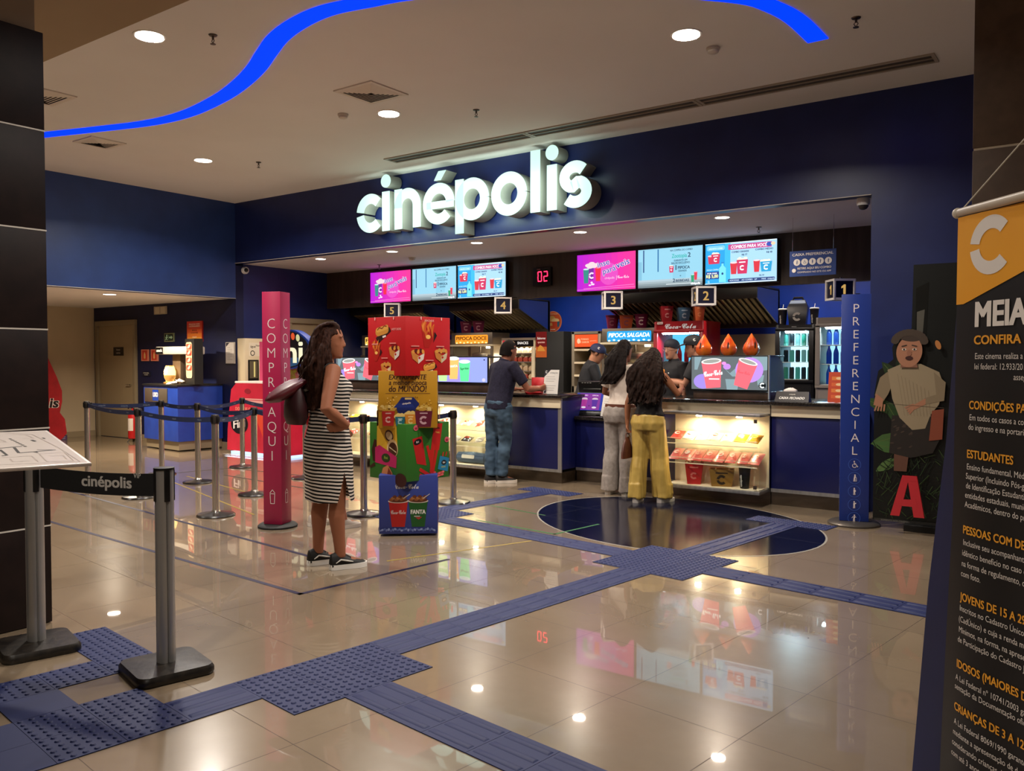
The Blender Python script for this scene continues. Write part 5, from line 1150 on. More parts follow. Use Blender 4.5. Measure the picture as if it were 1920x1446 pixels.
# ------------------------------------------------------------ candy kiosk behind the pink totem
t = thing('candy_kiosk', 'red candy kiosk with black Fini logos and a big lit sign', 'candy kiosk', (-10.6, 8.2, 0))
RED = noisy('red_kiosk_panel', 'b81c34', 'c8243e', 4, .4)
mb = MB(t); K = [(0, .0), (1.5, .0), (1.44, .5), (1.40, 1.05), (.25, 1.05), (.12, .95), (.02, .35)]
f = mb.at(frame((-11.42, 8.16, .05), V((1.5, -.05, 0)).normalized(), (0, 0, 1))); f.prism(K, -.42, 0, RED); mb.build('body', t)
mb = MB(t); f = mb.at(frame((-11.42, 8.16, .05), V((1.5, -.05, 0)).normalized(), (0, 0, 1))); f.k = 10
def fini(f, x, y, s, e=0):
    f.oval(x, y, .36*s, .25*s, mat('0c0c14', .4)); f.text('Fini', x, y-.09*s, .2*s, mat('e8e0dc', .5), 'c', .03, .1, rot=8, fit=.5*s)
fini(f, .33, .42, .62); fini(f, 1.12, .42, .62)
f.text('DOCE DE COPO', .5, .63, .05, mat('e89078', .5), 'c', .03); f.fp([(.7, .62), (.95, .2), (1.02, .55)], mat('d8452c', .5)); f.rect(.3, .75, .8, .04, mat('e0a09c', .5)); f.rect(.35, .8, .6, .02, mat('e0a09c', .5)); f.oval(.55, .93, .08, .04, mat('8c1428', .5)); f.oval(1.15, .9, .07, .05, mat('8c1428', .5))
mb.build('front_print', t)
mb = MB(t); mb.box(-11.38, -9.98, 8.2, 8.5, .0, .03, mat('bcd8ff', .4, em=1.6)); mb.build('glow_strip', t)
area('kiosk_glow', (-.1, -.12, .04), 1.3, 3, (.7, .82, 1), (R(0), 0, 0), 'RECTANGLE', .05, 170, t)
mb = MB(t); mb.box(-11.2, -9.72, 8.15, 8.66, 1.1, 1.13, M_WHITE, .004); mb.build('shelf', t)
mb = MB(t); f = mb.at(frame((-11.2, 8.62, 1.13), (1, 0, 0), (0, 0, 1))); f.box(0, 1.5, 0, .62, -.03, 0, mat('cc4470', .5)); f.k = 10
for i, c in enumerate(('c83c3c', 'd0a83c', '58983c', '3c70b8', 'd85a90')): f.rect(.35+.19*i, .20, .19, .12, mat(c, .5))
rn = random.Random(9)
for i, cc in enumerate((('c83424', 'd8442c'), ('c02a24', 'd84838'), ('d8b43c', 'c89428'), ('e08c9c', 'f0b0bc'), ('d84878', 'f0a0b8'))):
    f.rect(.35+.19*i, .0, .19, .20, mat('8a3830', .5))
    for k in range(22): f.line([(.37+.19*i+.15*rn.random(), .02+.16*rn.random()), (.37+.19*i+.15*rn.random(), .02+.16*rn.random())], .022, mat(cc[k % 2], .5, em=.12))
mb.build('candy_panel', t)
mb = MB(t); f = mb.at(frame((-10.36, 8.5, 1.62), (1, -.05, 0), (0, 0, 1)))
O = [(.52*cos(2*pi*i/40)*(1+.05*sin(5*2*pi*i/40)), .30*sin(2*pi*i/40)) for i in range(40)]
f.prism(O, -.12, -.001, mat('12307c', .35)); f.prism([(x*.92, y*.92) for x, y in O], .0, .012, mat('101018', .3)); f.k = 110
m = mat('e8e4c0', .5, em=1.1)
f.fp([(x*.86, y*.86-.01) for x, y in O if y < -.1], mat('1c4a78', .4)); f.text('fini', -.01, -.2, .33, m, 'c', .028, fit=.74)
for i, c in enumerate(('e0c04c', 'e8d060', 'e0a83c', 'e85a30', 'd8d8a0')): f.oval(-.22+.12*i, .17+.05*(1-abs(i-2)/2), .045, .055, mat(c, .5, em=.8), 15)
mb.build('lit_logo_sign', t)
mb = MB(t); mb.tube([(-10.4, 8.675, 1.13), (-10.4, 8.675, 1.7)], .03, M_WHITE); mb.build('sign_post', t)

# ------------------------------------------------------------ ribbon posts
def post():
    t = thing('ribbon_post', '-', 'ribbon post', (0, 0, 0), 0, 'chrome ribbon posts of the queue')
    mb = MB(); mb.lathe([(.17, 0), (.175, .008), (.165, .02), (.06, .035), (.04, .04)], noisy('black_cast_base', '14110f', '221d19', 25, .3, coat=.3), 36); mb.build('base', t)
    mb = MB(); mb.lathe([(.042, .04), (.036, .055), (.0325, .056), (.0325, .86)], noisy('polished_steel', 'dcd6ce', 'cbc4ba', 60, .16, .5, .9, stretch=(1, 1, .02)), 28); mb.build('pole', t)
    mb = MB(); mb.lathe([(.036, .86), (.036, .935), (.032, .945), (.001, .948)], mat('4e4944', .3, .8), 28)
    mb.build('belt_head', t)
    for a in (0, 90, 180, 270):
        mb = MB(T=MX.Rotation(R(a), 4, 'Z')); mb.box(-.014, .014, -.041, -.034, .872, .93, M_BLACK, .002); mb.build('belt_slot', t)
    return t
PP = dict(a=(-10.43, 5.43), b=(-8.44, 4.94), c=(-9.91, 6.11), d=(-8.91, 5.96), e=(-6.87, 4.78), f=(-9.71, 7.18), g=(-7.60, 5.77), h=(-8.16, 6.95), i=(-5.79, 5.63), j=(-5.53, 6.63))
LB = dict(a='chrome ribbon post farthest left, in front of the beige door', b='chrome ribbon post behind the near square base post, second from the left', c='chrome ribbon post in front of the grey LIXO plate', d='chrome ribbon post in front of the blue bin cabinet, behind another post', e='chrome ribbon post just left of the pink totem, nearest the viewer', f='chrome ribbon post in front of the red candy kiosk', g='chrome ribbon post hidden behind the pink totem', h='chrome ribbon post behind the woman\'s dress', i='chrome ribbon post between the woman and the tower display', j='chrome ribbon post just behind the right of the tower display')
first = post(); first.location = (*PP['a'], 0); first['label'] = LB['a']
for k in 'bcdefghij': dup(first, (*PP[k], 0), 0, LB[k])
M_BELT = noisy('navy_webbing', '101c40', '16244c', 200, .7)
def belt(label, A, B, z=.90, sag=.03, mh=M_BELT, h=.048, txt='cinépolis', tc='6a7484', nt=3, th=.016, side=1):
    A, B = V((*A, 0)), V((*B, 0)); d = (B-A); L = d.length; d.normalize(); A = A+d*.042; B = B-d*.042; L = (B-A).length
    t = thing('ribbon_belt', label, 'ribbon belt', (*A.xy, z), atan2(d.y, d.x))
    mb = MB(); n = 16; Z = lambda s: -sag*4*s*(1-s)
    mb.loft([[(L*i/n, y, Z(i/n)+q) for y, q in ((-.0012, -h/2), (.0012, -h/2), (.0012, h/2), (-.0012, h/2))] for i in range(n+1)], mh, sm=False); mb.build('webbing', t)
    if nt:
        mb = MB(); w = mat(tc, .6)
        for i in range(nt):
            s = (i+.5)/nt; x = L*s
            for y, u in ((-.0018, (1, 0, 0)), (.0018, (-1, 0, 0))): mb.at(frame((x, y, Z(s)-th*.4), u, (0, 0, 1))).text(txt, 0, 0, th, w, 'c', .03)
        mb.build('lettering', t)
    for x in (0, L-.02):
        mb = MB(); mb.box(x, x+.02, -.006, .006, -h/2-.004, h/2+.004, M_BLACK, .002); mb.build('end_clip', t)
for l, a, b, s in (('navy ribbon from the far left post to the post behind the near post', 'a', 'b', .03), ('navy ribbon from the far left post to the post by the LIXO plate', 'a', 'c', .02), ('navy ribbon sagging in front of the blue bin cabinet, nearest row', 'b', 'e', .03), ('navy ribbon between the posts in front of the LIXO plate', 'c', 'd', .02), ('navy ribbon from the bin cabinet post to the candy kiosk post', 'd', 'f', .03), ('navy ribbon from the bin cabinet post towards the pink totem', 'd', 'g', .04), ('navy ribbon from the nearest post to the one behind the totem', 'e', 'g', .03), ('navy ribbon in front of the red candy kiosk', 'f', 'h', .05), ('navy ribbon from behind the pink totem to behind the woman', 'g', 'h', .03), ('navy ribbon from behind the pink totem to the post right of the woman', 'g', 'i', .05), ('navy ribbon passing behind the tower display', 'i', 'j', .03)):
    belt(l, PP[a], PP[b], .90-.0 if s != .05 else .90, s)
# near posts with square bases
def vip_post(label, x, y, rz):
    t = thing('ribbon_post', label, 'ribbon post', (x, y, 0), rz)
    mb = MB(); P = []
    for cx, cy, a in ((.125, -.125, -90), (.125, .125, 0), (-.125, .125, 90), (-.125, -.125, 180)): P += [(cx+.05*cos(R(a+q)), cy+.05*sin(R(a+q))) for q in (0, 22, 45, 68, 90)]
    bs = noisy('chipped_black_base', '15120f', '2a241e', 30, .38, bump=.3)
    mb.loft([[(x*k, y*k, z) for x, y in P] for k, z in ((.97, 0), (1, .01), (1, .03), (.95, .045), (.3, .052))], bs); mb.build('base', t)
    mb = MB(); n = 40; pr = []
    for i in range(n):
        a = 2*pi*i/n; r = .042
        if abs(((i+5) % 10)-5) < 1: r = .034
        pr.append((r*cos(a), r*sin(a)))
    mb.loft([[(x, y, z) for x, y in pr] for z in (.05, .945)], M_ALU); mb.build('fluted_pole', t)
    mb = MB(); mb.lathe([(.046, .945), (.046, .955), (.001, .957)], M_BLACK, 30); mb.build('cap', t)
    for a in (0, 90, 180, 270):
        mb = MB(T=MX.Rotation(R(a), 4, 'Z')); mb.box(-.013, .013, -.045, -.036, .80, .945, M_BLACK, .002); mb.build('belt_slot', t)
    return t
vip_post('fluted grey post with a square black base, half hidden under the map stand', -4.40, 2.02, R(-14)); vip_post('fluted grey post on a square base, right of the black cinépolis ribbon', -3.60, 2.23, R(-14))
A, B = V((-4.40, 2.02, 0)), V((-3.60, 2.23, 0)); d = (B-A).normalized(); A = A+d*.045; B = B-d*.045; L = (B-A).length
t = thing('ribbon_belt', 'wide black cinépolis VIP ribbon between the two square base posts', 'ribbon belt', (*A.xy, .872), atan2(d.y, d.x))
mb = MB(); n = 16; zf = lambda s: -.012*4*s*(1-s)
mb.loft([[(L*i/n, y, zf(i/n)+q) for y, q in ((-.0015, -.053), (.0015, -.053), (.0015, .053), (-.0015, .053))] for i in range(n+1)], noisy('black_webbing', '0a0909', '141212', 300, .75), sm=False); mb.build('webbing', t)
mb = MB(T=frame((L*.375, -.0022, -.028), (1, 0, .012), (0, 0, 1))); g = mat('bdb7af', .6)
mb.text('cinépolis', 0, 0, .052, g, 'l', .03, fit=.31); mb.text('VIP', .325, .05, .022, g, 'l', .015); mb.build('lettering', t)

# ------------------------------------------------------------ map stand
PLAN_DARK = (([(.145, -.355), (.225, -.337)], .010), ([(.173, -.34), (.177, -.235), (.059, -.256)], .010), ([(.113, -.275), (.056, -.255)], .008), ([(.222, -.31), (.218, -.205), (.235, -.2)], .009), ([(.30, -.3), (.60, -.28), (.60, -.5)], .009)) + tuple(([(.160-.0032*i, -.515+.027*i), (.152-.0032*i, -.505+.027*i)], .008) for i in range(7)) + (([(.094, -.465), (.086, -.435)], .010), ([(.05, -.5), (.045, -.48)], .006), ([(.13, -.24), (.12, -.22)], .006))
PLAN_GREY = ([(.15, -.64), (.069, -.584), (.039, -.29), (.03, -.03), (.30, -.06)], [(.045, -.05), (.04, -.2), (.12, -.2), (.125, -.06), (.045, -.05)], [(.06, -.08), (.055, -.15), (.1, -.15)], [(.15, -.07), (.15, -.17), (.24, -.17)], [(.17, -.09), (.22, -.09), (.22, -.14)], [(.13, -.6), (.09, -.57), (.08, -.5), (.12, -.5)], [(.2, -.55), (.18, -.45), (.25, -.45)])
P1, P2, P3 = V((-2.861, 1.504, 1.10)), V((-3.503, 1.662, 1.17)), V((-2.963, .83, 1.10))
u = (P2-P1).normalized(); v = (P3-P1); v = (v-u*v.dot(u)).normalized(); Lu, Lv = (P2-P1).length, .75
t = thing('map_stand', 'white seating plan board on a stand in front of the dark column', 'map stand', (-3.3, 1.2, 0))
T = frame(P1, v, -u) if False else MX((v, -u, v.cross(-u))).transposed().to_4x4(); T.translation = P1
mb = MB(t); f = mb.at(T); s = 1 if v.cross(-u).z > 0 else -1
f.box(0, Lv, -Lu, 0, -.012*s, 0, mat('cfc3bc', .35), .002); mb.build('board', t)
mb = MB(t); f = mb.at(T); pw = mat('ddd2cb', .14); dk = mat('2a2624', .6); gr = mat('a89c96', .6)
if s < 0: f = mb.at(T @ MX.Scale(-1, 4, (0, 0, 1)))
f.rect(.01, -Lu+.01, Lv-.02, Lu-.02, pw)
for pts, w_ in PLAN_DARK: f.line(pts, w_, dk)
for pts in PLAN_GREY: f.line(pts, .003, gr)
mb.build('plan_print', t)
mb = MB(t); mb.tube([(-3.35, 1.15, .02), (-3.35, 1.15, 1.1)], .03, M_BLACKM, 14); mb.lathe([(.22, 0), (.22, .012), (.04, .025)], M_BLACKM, 28, (-3.35, 1.15, 0)); mb.build('pedestal', t)

# ------------------------------------------------------------ totems
def totem(label, x, y, rz, wx, wy, h, hx, txts, hcol, icon, base, spread=1.):
    t = thing('totem_sign', label, 'totem sign', (x, y, 0), rz)
    mb = MB(); mb.lathe([(base, 0), (base, .015), (base*.9, .03), (.05, .034)], mat('5a544e', .35, .6) if hcol else M_BLACKM, 36); mb.build('base_disc', t)
    mb = MB(); m = noisy('totem_'+hx, hx, hx, 3, .4); mb.box(-wx/2, wx/2, -wy/2, wy/2, .035, h, m, .002); mb.build('body', t)
    tc = mat('ddd0cc', .5)
    for k, (w_, d_) in enumerate(((wx, wy), (wy, wx))):
        for s in ((0, 2) if not hcol else (0,)):
            mb = MB(T=MX.Rotation(pi/2*(k*3+s), 4, 'Z') @ FRONT(0, -d_/2-.0005, 0)); txts(mb, w_, tc); mb.build('lettering', t)
    return t
def compre(q, w, m):
    for s, z0 in (('COMPRE', 1.725), ('AQUI', .965)):
        for i, ch in enumerate(s): q.text(ch, 0, z0-.126*i, .086, m, 'c', -.014, sx=.95)
    q.line([(-.022, .30), (.022, .30), (.018, .215), (-.018, .215), (-.022, .30)], .005, m); q.line([(-.025, .305), (0, .335), (.025, .305)], .005, m)
a = totem('deep pink COMPRE AQUI square totem in the queue', -5.98, 4.78, R(22.4), .172, .172, 2.04, 'a01a46', compre, None, None, .17)
def pref(q, w, m):
    for i, ch in enumerate('PREFERENCIAL'): q.text(ch, 0, 1.87-.1135*i, .075, m, 'c', -.008)
    for i, kk in enumerate((0, 1, 2, 3, 4)): picto(q, 0, .535-.118*i, .052, kk, None, m, mat('3a5ab0', .5))
totem('blue PREFERENCIAL totem with round accessibility symbols', -1.93, 7.84, R(16), .24, .10, 2.03, '16307e', pref, True, None, .22)

# ------------------------------------------------------------ promotional cube tower
twr = thing('promotional_tower', 'stack of four turned cardboard cubes with food adverts, red on top', 'display', (-4.93, 5.33, 0), R(40))
def cube(name, z0, z1, w, rz, hx, arts):
    c = MB(T=MX.Rotation(rz, 4, 'Z')); c.box(-w/2, w/2, -w/2, w/2, z0, z1, mat(hx, .45), .003); o = c.build(name, twr)
    for k, art in enumerate(arts):
        if art:
            mb = MB(T=MX.Rotation(rz+pi/2*k, 4, 'Z') @ FRONT(0, -w/2-.0008, z0)); art(mb, w, z1-z0); mb.build('printed_face', o)
PM = lambda h: mat(h, .45)
def hotdog(q0, x, y, s):
    q = q0.at(MX.Translation((x, y, 0)) @ MX.Rotation(R(11), 4, 'Z')); q.k = q0.k; x = y = 0; q0.k += 7
    q.fp([(x-.3*s, y-.1*s), (x+.3*s, y+.06*s), (x+.34*s, y-.06*s), (x-.22*s, y-.26*s)], PM('2a1410')); q.rrect(x-.28*s, y-.08*s, .54*s, .22*s, .1*s, PM('c88838')); q.rrect(x-.24*s, y+.02*s, .5*s, .12*s, .06*s, PM('d8a048')); q.line([(x-.2*s, y+.08*s), (x-.1*s, y+.13*s), (x, y+.08*s), (x+.1*s, y+.13*s), (x+.2*s, y+.1*s)], .03*s, PM('7a2c14')); q.rect(x-.02*s, y-.16*s, .14*s, .05*s, PM('e8d8d0'))
def nachos(q, x, y, s):
    q.fp([(x-.2*s, y+.1*s), (x+.28*s, y+.05*s), (x+.05*s, y-.34*s), (x-.1*s, y-.34*s)], PM('a81c14'))
    rn = random.Random(3)
    for i in range(13):
        a, b = x-.22*s+.4*s*rn.random(), y+.02*s+.26*s*rn.random(); q.fp([(a, b), (a+.12*s*rn.random()+.03*s, b+.14*s), (a+.05*s, b-.16*s)], PM(('d8702c', 'e08838', 'c85a20')[i % 3]))
    q.oval(x+.02*s, y-.06*s, .08*s, .055*s, PM('f0b860')); q.fp([(x+.2*s, y-.2*s), (x+.32*s, y-.02*s), (x+.24*s, y+.08*s)], PM('241818'))
def combo_box(q, x, y, s, c1='5a1c14', c2='d8ccc0'):
    q.fp([(x-.26*s, y+.1*s), (x+.06*s, y-.04*s), (x+.02*s, y-.26*s), (x-.2*s, y-.12*s)], PM('c07a38')); q.fp([(x+.0*s, y-.08*s), (x+.26*s, y+.05*s), (x+.22*s, y-.14*s), (x+.02*s, y-.27*s)], PM(c2))
    for i in range(5): q.oval(x-.16*s+.09*s*i, y+.08*s+.03*s*(i % 2), .07*s, .05*s, PM(c1 if i % 2 else 'd8903c'), 30*i)
    q.oval(x+.06*s, y-.1*s, .04*s, .035*s, PM('b02018'))
def redA(q, w, h):
    q.k = 5; hotdog(q, -.1*w, .75*h, .66*w); q.text('HOT DOG', .27*w, .77*h, .035*h, PM('e8a8a0'), 'c', .02, fit=.24*w)
    nachos(q, -.27*w, .42*h, .5*w); combo_box(q, .22*w, .42*h, .56*w); combo_box(q, .0*w, .14*h, .54*w, 'c89048', 'c8b898')
    for x, y in ((-.3, .53), (.18, .54), (-.04, .29)): q.rect((x-.08)*w, y*h, .17*w, .02*h, PM('d88078'))
    for x in (-.3, .2): q.rect(x*w, .95*h, .02*w, .05*h, PM('e8c0b8'))
def redB(q, w, h):
    q.k = 5; nachos(q, -.02*w, .70*h, .66*w); q.text('NACHOS', .02*w, .92*h, .035*h, PM('e8a8a0'), 'c', .02)
    combo_box(q, -.24*w, .36*h, .58*w); combo_box(q, .28*w, .37*h, .58*w, 'c89048', 'c8b898'); hotdog(q, .02*w, .14*h, .5*w)
    for x, y in ((-.3, .49), (.26, .49), (.02, .25)): q.rect((x-.09)*w, y*h, .18*w, .02*h, PM('d88078'))
    for x in (-.18, .28): q.rect(x*w, .95*h, .02*w, .05*h, PM('e8c0b8'))
def yel(q, w, h):
    q.k = 5; dk = PM('3a1418')
    q.text('EXPERIMENTE', 0, .85*h, .085*h, dk, 'c', .02, .15, fit=.64*w); q.text('a melhor pipoca', 0, .755*h, .085*h, dk, 'c', .018, .15, fit=.64*w); q.text('do MUNDO!', 0, .635*h, .105*h, dk, 'c', .02, .12, fit=.64*w)
    q.rect(-.38*w, .6*h, .76*w, .008*h, PM('5a2c1c'))
    rn = random.Random(8)
    for i in range(70): q.oval((rn.random()-.5)*.8*w, (.28+.27*rn.random())*h, .012*w, .01*h, PM(('e8b848', '8a6014', 'f0cc70')[i % 3]), n=8)
    for x, c in ((-.33, 'c89830'), (.28, 'd8a840')):
        for i in range(14): q.oval(x*w+(rn.random()-.5)*.26*w, (.28+.1*rn.random())*h, .035*w, .03*h, PM(('d8b050', 'c89838', 'e8c878')[i % 3]), n=10)
    q.fp([(-.18*w, .32*h), (.12*w, .32*h), (.20*w, .42*h), (.1*w, .54*h), (-.1*w, .54*h), (-.2*w, .4*h)], PM('14246c')); q.fp([(-.24*w, .36*h), (.12*w, .36*h), (.08*w, .42*h), (-.17*w, .44*h)], PM('1c3080')); q.rrect(-.05*w, .5*h, .12*w, .03*h, .01*h, PM('d8b870')); q.text('cinépolis', -.02*w, .42*h, .03*h, PM('e8e0d8'), 'c', .03, rot=8)
    q.fp([(-.15*w, .24*h), (.1*w, .24*h), (.14*w, .32*h), (-.19*w, .32*h)], PM('101c54'))
    for x, wd, h0, h1, c, lc in ((-.33, .22, .04, .30, 'a81c18', 'd8a8a0'), (-.13, .17, .04, .20, '1c6878', 'b8d0d0'), (.05, .2, .04, .24, 'd88828', 'f0c888'), (.27, .3, .02, .30, '641430', 'c8a0a8')):
        if c in ('1c6878', 'd88828'):
            for i in range(8): q.oval(x*w+(i-3.5)*wd*.11*w, (h1+.015*(i % 3))*h, .04*w, .035*h, PM('e8c878'), n=10)
        q.fp([((x-wd*.42)*w, h0*h), ((x+wd*.4)*w, h0*h), ((x+wd*.5)*w, h1*h), ((x-wd*.5)*w, h1*h)], PM(c)); q.clogo(x*w, (h0+(h1-h0)*.42)*h, wd*.24*w, PM(lc)); q.rect((x-wd*.22)*w, (h1-.05)*h, wd*.44*w, .02*h, PM(lc))
def grn(q, w, h, flip=0):
    q.k = 5
    if flip == 0:
        q.fp([(-.3*w, .5*h), (.28*w, .55*h), (.25*w, 1.0*h), (-.28*w, .98*h)], PM('c89a28')); q.oval(.05*w, .78*h, .12*w, .1*h, PM('40201c'), -20); q.oval(.05*w, .78*h, .09*w, .07*h, PM('c8b088'), -20); q.oval(.14*w, .56*h, .15*w, .16*h, PM('d0b080')); q.oval(.15*w, .54*h, .12*w, .13*h, PM('4a2818')); q.line([(.06*w, .58*h), (.24*w, .50*h)], .02*w, PM('d8c8a0'))
        q.fp([(-.36*w, .7*h), (-.44*w, .5*h), (-.4*w, .3*h), (-.3*w, .3*h), (-.3*w, .68*h)], PM('38180f')); q.fp([(-.34*w, .28*h), (.24*w, .22*h), (.26*w, .42*h), (-.22*w, .6*h), (-.34*w, .55*h)], PM('b02058')); q.oval(-.04*w, .38*h, .12*w, .08*h, PM('2a3814')); q.text('Fini', -.04*w, .36*h, .05*h, PM('8aa838'), 'c', .02)
        q.fp([(-.2*w, .0), (.1*w, .0), (.14*w, .12*h), (.02*w, .26*h), (-.12*w, .2*h)], PM('c07848')); q.fp([(-.02*w, .02*h), (.1*w, .0), (.12*w, .12*h), (.03*w, .22*h)], PM('7a3418')); q.oval(.36*w, .02*h, .16*w, .12*h, PM('38180f')); q.fp([(-.5*w, .2*h), (-.36*w, .28*h), (-.34*w, .22*h), (-.46*w, .17*h)], PM('38180f'))
    else:
        q.fp([(-.26*w, .3*h), (-.04*w, .25*h), (-.14*w, .78*h), (-.36*w, .74*h)], PM('b01c1c')); q.oval(-.24*w, .68*h, .09*w, .05*h, PM('141014'), 15); q.text('fini', -.24*w, .665*h, .035*h, PM('d8d0cc'), 'c', .02, rot=15)
        q.fp([(.06*w, .52*h), (.26*w, .5*h), (.34*w, .98*h), (.14*w, .98*h)], PM('b41e1c')); q.text('fini', .23*w, .88*h, .05*h, PM('241414'), 'c', .03, rot=-8); q.text('TUBES', .22*w, .81*h, .025*h, PM('d8b848'), 'c', .02, rot=-8)
        for a, b, c, d in ((-.02, .6, .14, .05), (.06, .52, .08, .1), (.14, .62, .06, .12), (.24, .66, .1, .1), (-.2, .2, .1, .03), (-.2, .1, .0, .0)): q.line([(a*w, b*h), (c*w, d*h)], .06*w, PM(('b82018', 'c42a20')[int(a*100) % 2]))
        q.fp([(.22*w, .16*h), (.46*w, .1*h), (.5*w, .34*h), (.28*w, .4*h)], PM('2878a0')); q.line([(.34*w, .38*h), (.36*w, .46*h)], .03*w, PM('b03020')); q.line([(.41*w, .38*h), (.44*w, .46*h)], .03*w, PM('b03020')); q.oval(.37*w, .27*h, .06*w, .045*h, PM('101014')); q.text('fini', .37*w, .255*h, .035*h, PM('e8e8e0'), 'c', .02); q.text('BALAS', .36*w, .18*h, .025*h, PM('c8c050'), 'c', .02)
        for x, y in ((-.28, .93), (.44, .68)): q.oval(x*w, y*h, .055*w, .05*h, PM('c85868')); q.oval(x*w, (y-.01)*h, .03*w, .022*h, PM('8a2434'))
        for i in range(14): q.oval((.12+.24*((i*37) % 17)/17)*w, (.02+.1*((i*53) % 13)/13)*h, .03*w, .02*h, PM(('c84848', 'd86868')[i % 2]))
def blu(q, w, h):
    q.k = 5
    q.text('𝓒𝓸𝓬𝓪-𝓒𝓸𝓵𝓪', -.02*w, .77*h, .085*h, PM('d8d4d4'), 'c', .012, fit=.40*w)
    for x, c, t, m in ((-.17, 'b01c18', '𝓒𝓸𝓬𝓪-𝓒𝓸𝓵𝓪', 'd8c8c4'), (.17, '1c5420', 'FANTA', 'e0dcd8')):
        q.fp([((x-.11)*w, .12*h), ((x+.11)*w, .12*h), ((x+.165)*w, .56*h), ((x-.165)*w, .56*h)], PM(c)); q.oval(x*w, .56*h, .175*w, .035*h, PM('d8ccc0')); q.oval(x*w, .575*h, .16*w, .04*h, PM('5a2c18'))
        for i in range(9): q.oval((x-.12+.03*i)*w, (.585+.025*(i % 3))*h, .035*w, .025*h, PM(('8a5028', 'a86c38', '6a3418')[i % 3]), n=10)
        q.line([((x+.08)*w, .6*h), ((x+.2)*w, .68*h)], .012*w, PM('c8c4c0')); q.text(t, x*w, .34*h, .07*h, PM(m), 'c', .015 if c[0] == 'b' else .05, fit=.25*w)
    q.line([(.1*w, .30*h), (.2*w, .30*h)], .012*h, PM('d8d4d0')); q.fp([(.12*w, .28*h), (.24*w, .29*h), (.18*w, .24*h)], PM('a8302c'))
    for i in range(26): q.oval((-.48+.037*i)*w, (.06+.03*((i*7) % 5)/5)*h, .025*w, .018*h, PM(('6a78b0', '8a98c8', '5060a0')[i % 3]), 20*i, 10)
cube('blue_cube', 0.02, .505, .48, 0, '31408e', (blu, blu, blu, blu))
cube('green_cube', .46, .93, .475, R(43), '2c6820', (lambda q, w, h: grn(q, w, h, 1), None, None, lambda q, w, h: grn(q, w, h, 0)))
cube('yellow_cube', .895, 1.365, .48, 0, 'c08c1c', (yel, yel, yel, yel))
cube('red_cube', 1.325, 1.81, .49, R(43), 'b8181c', (redB, None, None, redA))

# ------------------------------------------------------------ film standee with a letter (generic artwork)
t = thing('film_standee', 'tall jungle film standee with a frightened figure and a red letter A', 'standee', (-1.47, 7.86, 0), R(2))
mb = MB(); F_ = mb.at(FRONT(0, 0, .06)); F_.prism([(-.30, 0), (.34, 0), (.34, 2.2), (.0, 2.2), (-.01, 1.66), (-.12, 1.62), (-.16, 1.5), (-.15, 1.40), (-.27, 1.3), (-.30, 1.1)], 0, .02, mat('0b0d0a', .4)); mb.box(-.04, .34, -.10, .12, 0, .06, M_BLACK, .006); mb.build('board', t)
mb = MB(T=FRONT(0, -.021, .06)); mb.k = 5; rn = random.Random(11)
mb.rect(-.29, .0, .58, .02, PM('2a2824')); mb.text('SOMENTE NOS CINEMAS', -.12, .0, .014, PM('6a6660'), 'c', .01)
mb.fp([(.02, 2.0), (.12, 2.05), (.10, 1.45), (.02, 1.5)], mat('1c1c1a', .2)); mb.fp([(.03, 1.8), (.09, 1.82), (.07, 1.5), (.03, 1.5)], mat('55524a', .25))
def leaf(x, y, l, a, c):
    ca, sa = cos(R(a)), sin(R(a)); P = [(0, 0), (.25, .16), (.55, .19), (.85, .09), (1, 0), (.85, -.09), (.55, -.19), (.25, -.16)]
    mb.fp([(x+l*(p*ca-q*sa), y+l*(p*sa+q*ca)) for p, q in P], PM(c)); mb.line([(x, y), (x+l*.9*ca, y+l*.9*sa)], .005, PM('4a5c2a'))
for x, y, l, a, c in ((-.05, 1.15, .3, 130, '1c2e14'), (-.1, .95, .3, 160, '2a4420'), (-.08, .75, .26, 200, '3a5428'), (-.1, .85, .22, 120, '243c1a'), (-.06, .62, .26, 170, '3c5c2c'), (-.1, .55, .22, 215, '4a6434'), (-.12, 1.3, .2, 70, '16240f')): leaf(x, y, l, a, c)
for i in range(130):
    x, y = rn.uniform(-.28, .28), rn.uniform(.02, .62); mb.line([(x, y), (x+rn.uniform(-.09, .09), y+rn.uniform(.02, .12))], .006, PM(('182410', '24341a', '0f180b', '2c3c1c')[i % 4]))
FR = mb; mb = mb.at(MX.Translation((-.03, .086, .0)) @ MX.Scale(.85, 4, (0, 1, 0))); mb.k = 210
sh = PM('8a7a60'); sh2 = PM('7a6a52'); sk = PM('9a6a50'); pt = PM('221c18')
mb.fp([(-.1, .42), (.0, .42), (.02, .65), (-.1, .66)], PM('5a3a2c')); mb.fp([(-.14, .6), (.03, .56), (.2, .62), (.26, .78), (.22, 1.0), (-.12, .98)], pt)
for i in range(14): mb.oval(rn.uniform(-.12, .04), rn.uniform(.62, .95), .018, .008, PM('3c3028'), rn.uniform(0, 90), 10)
mb.fp([(-.16, 1.42), (-.22, 1.36), (-.26, 1.18), (-.2, 1.1), (-.15, 1.2), (-.12, 1.3)], sh2)
mb.fp([(-.16, 1.44), (-.05, 1.5), (.1, 1.5), (.24, 1.42), (.28, 1.28), (.24, 1.1), (.18, 1.0), (.14, .86), (.04, .84), (-.06, .96), (-.12, 1.15), (-.14, 1.3)], sh)
for a in range(9): mb.line([(-.08+.03*a, 1.4-.02*a), (-.02+.025*a, .98)], .004, sh2)
mb.fp([(.2, 1.42), (.29, 1.32), (.28, 1.14), (.14, 1.1), (.13, 1.16), (.22, 1.2)], sh2)
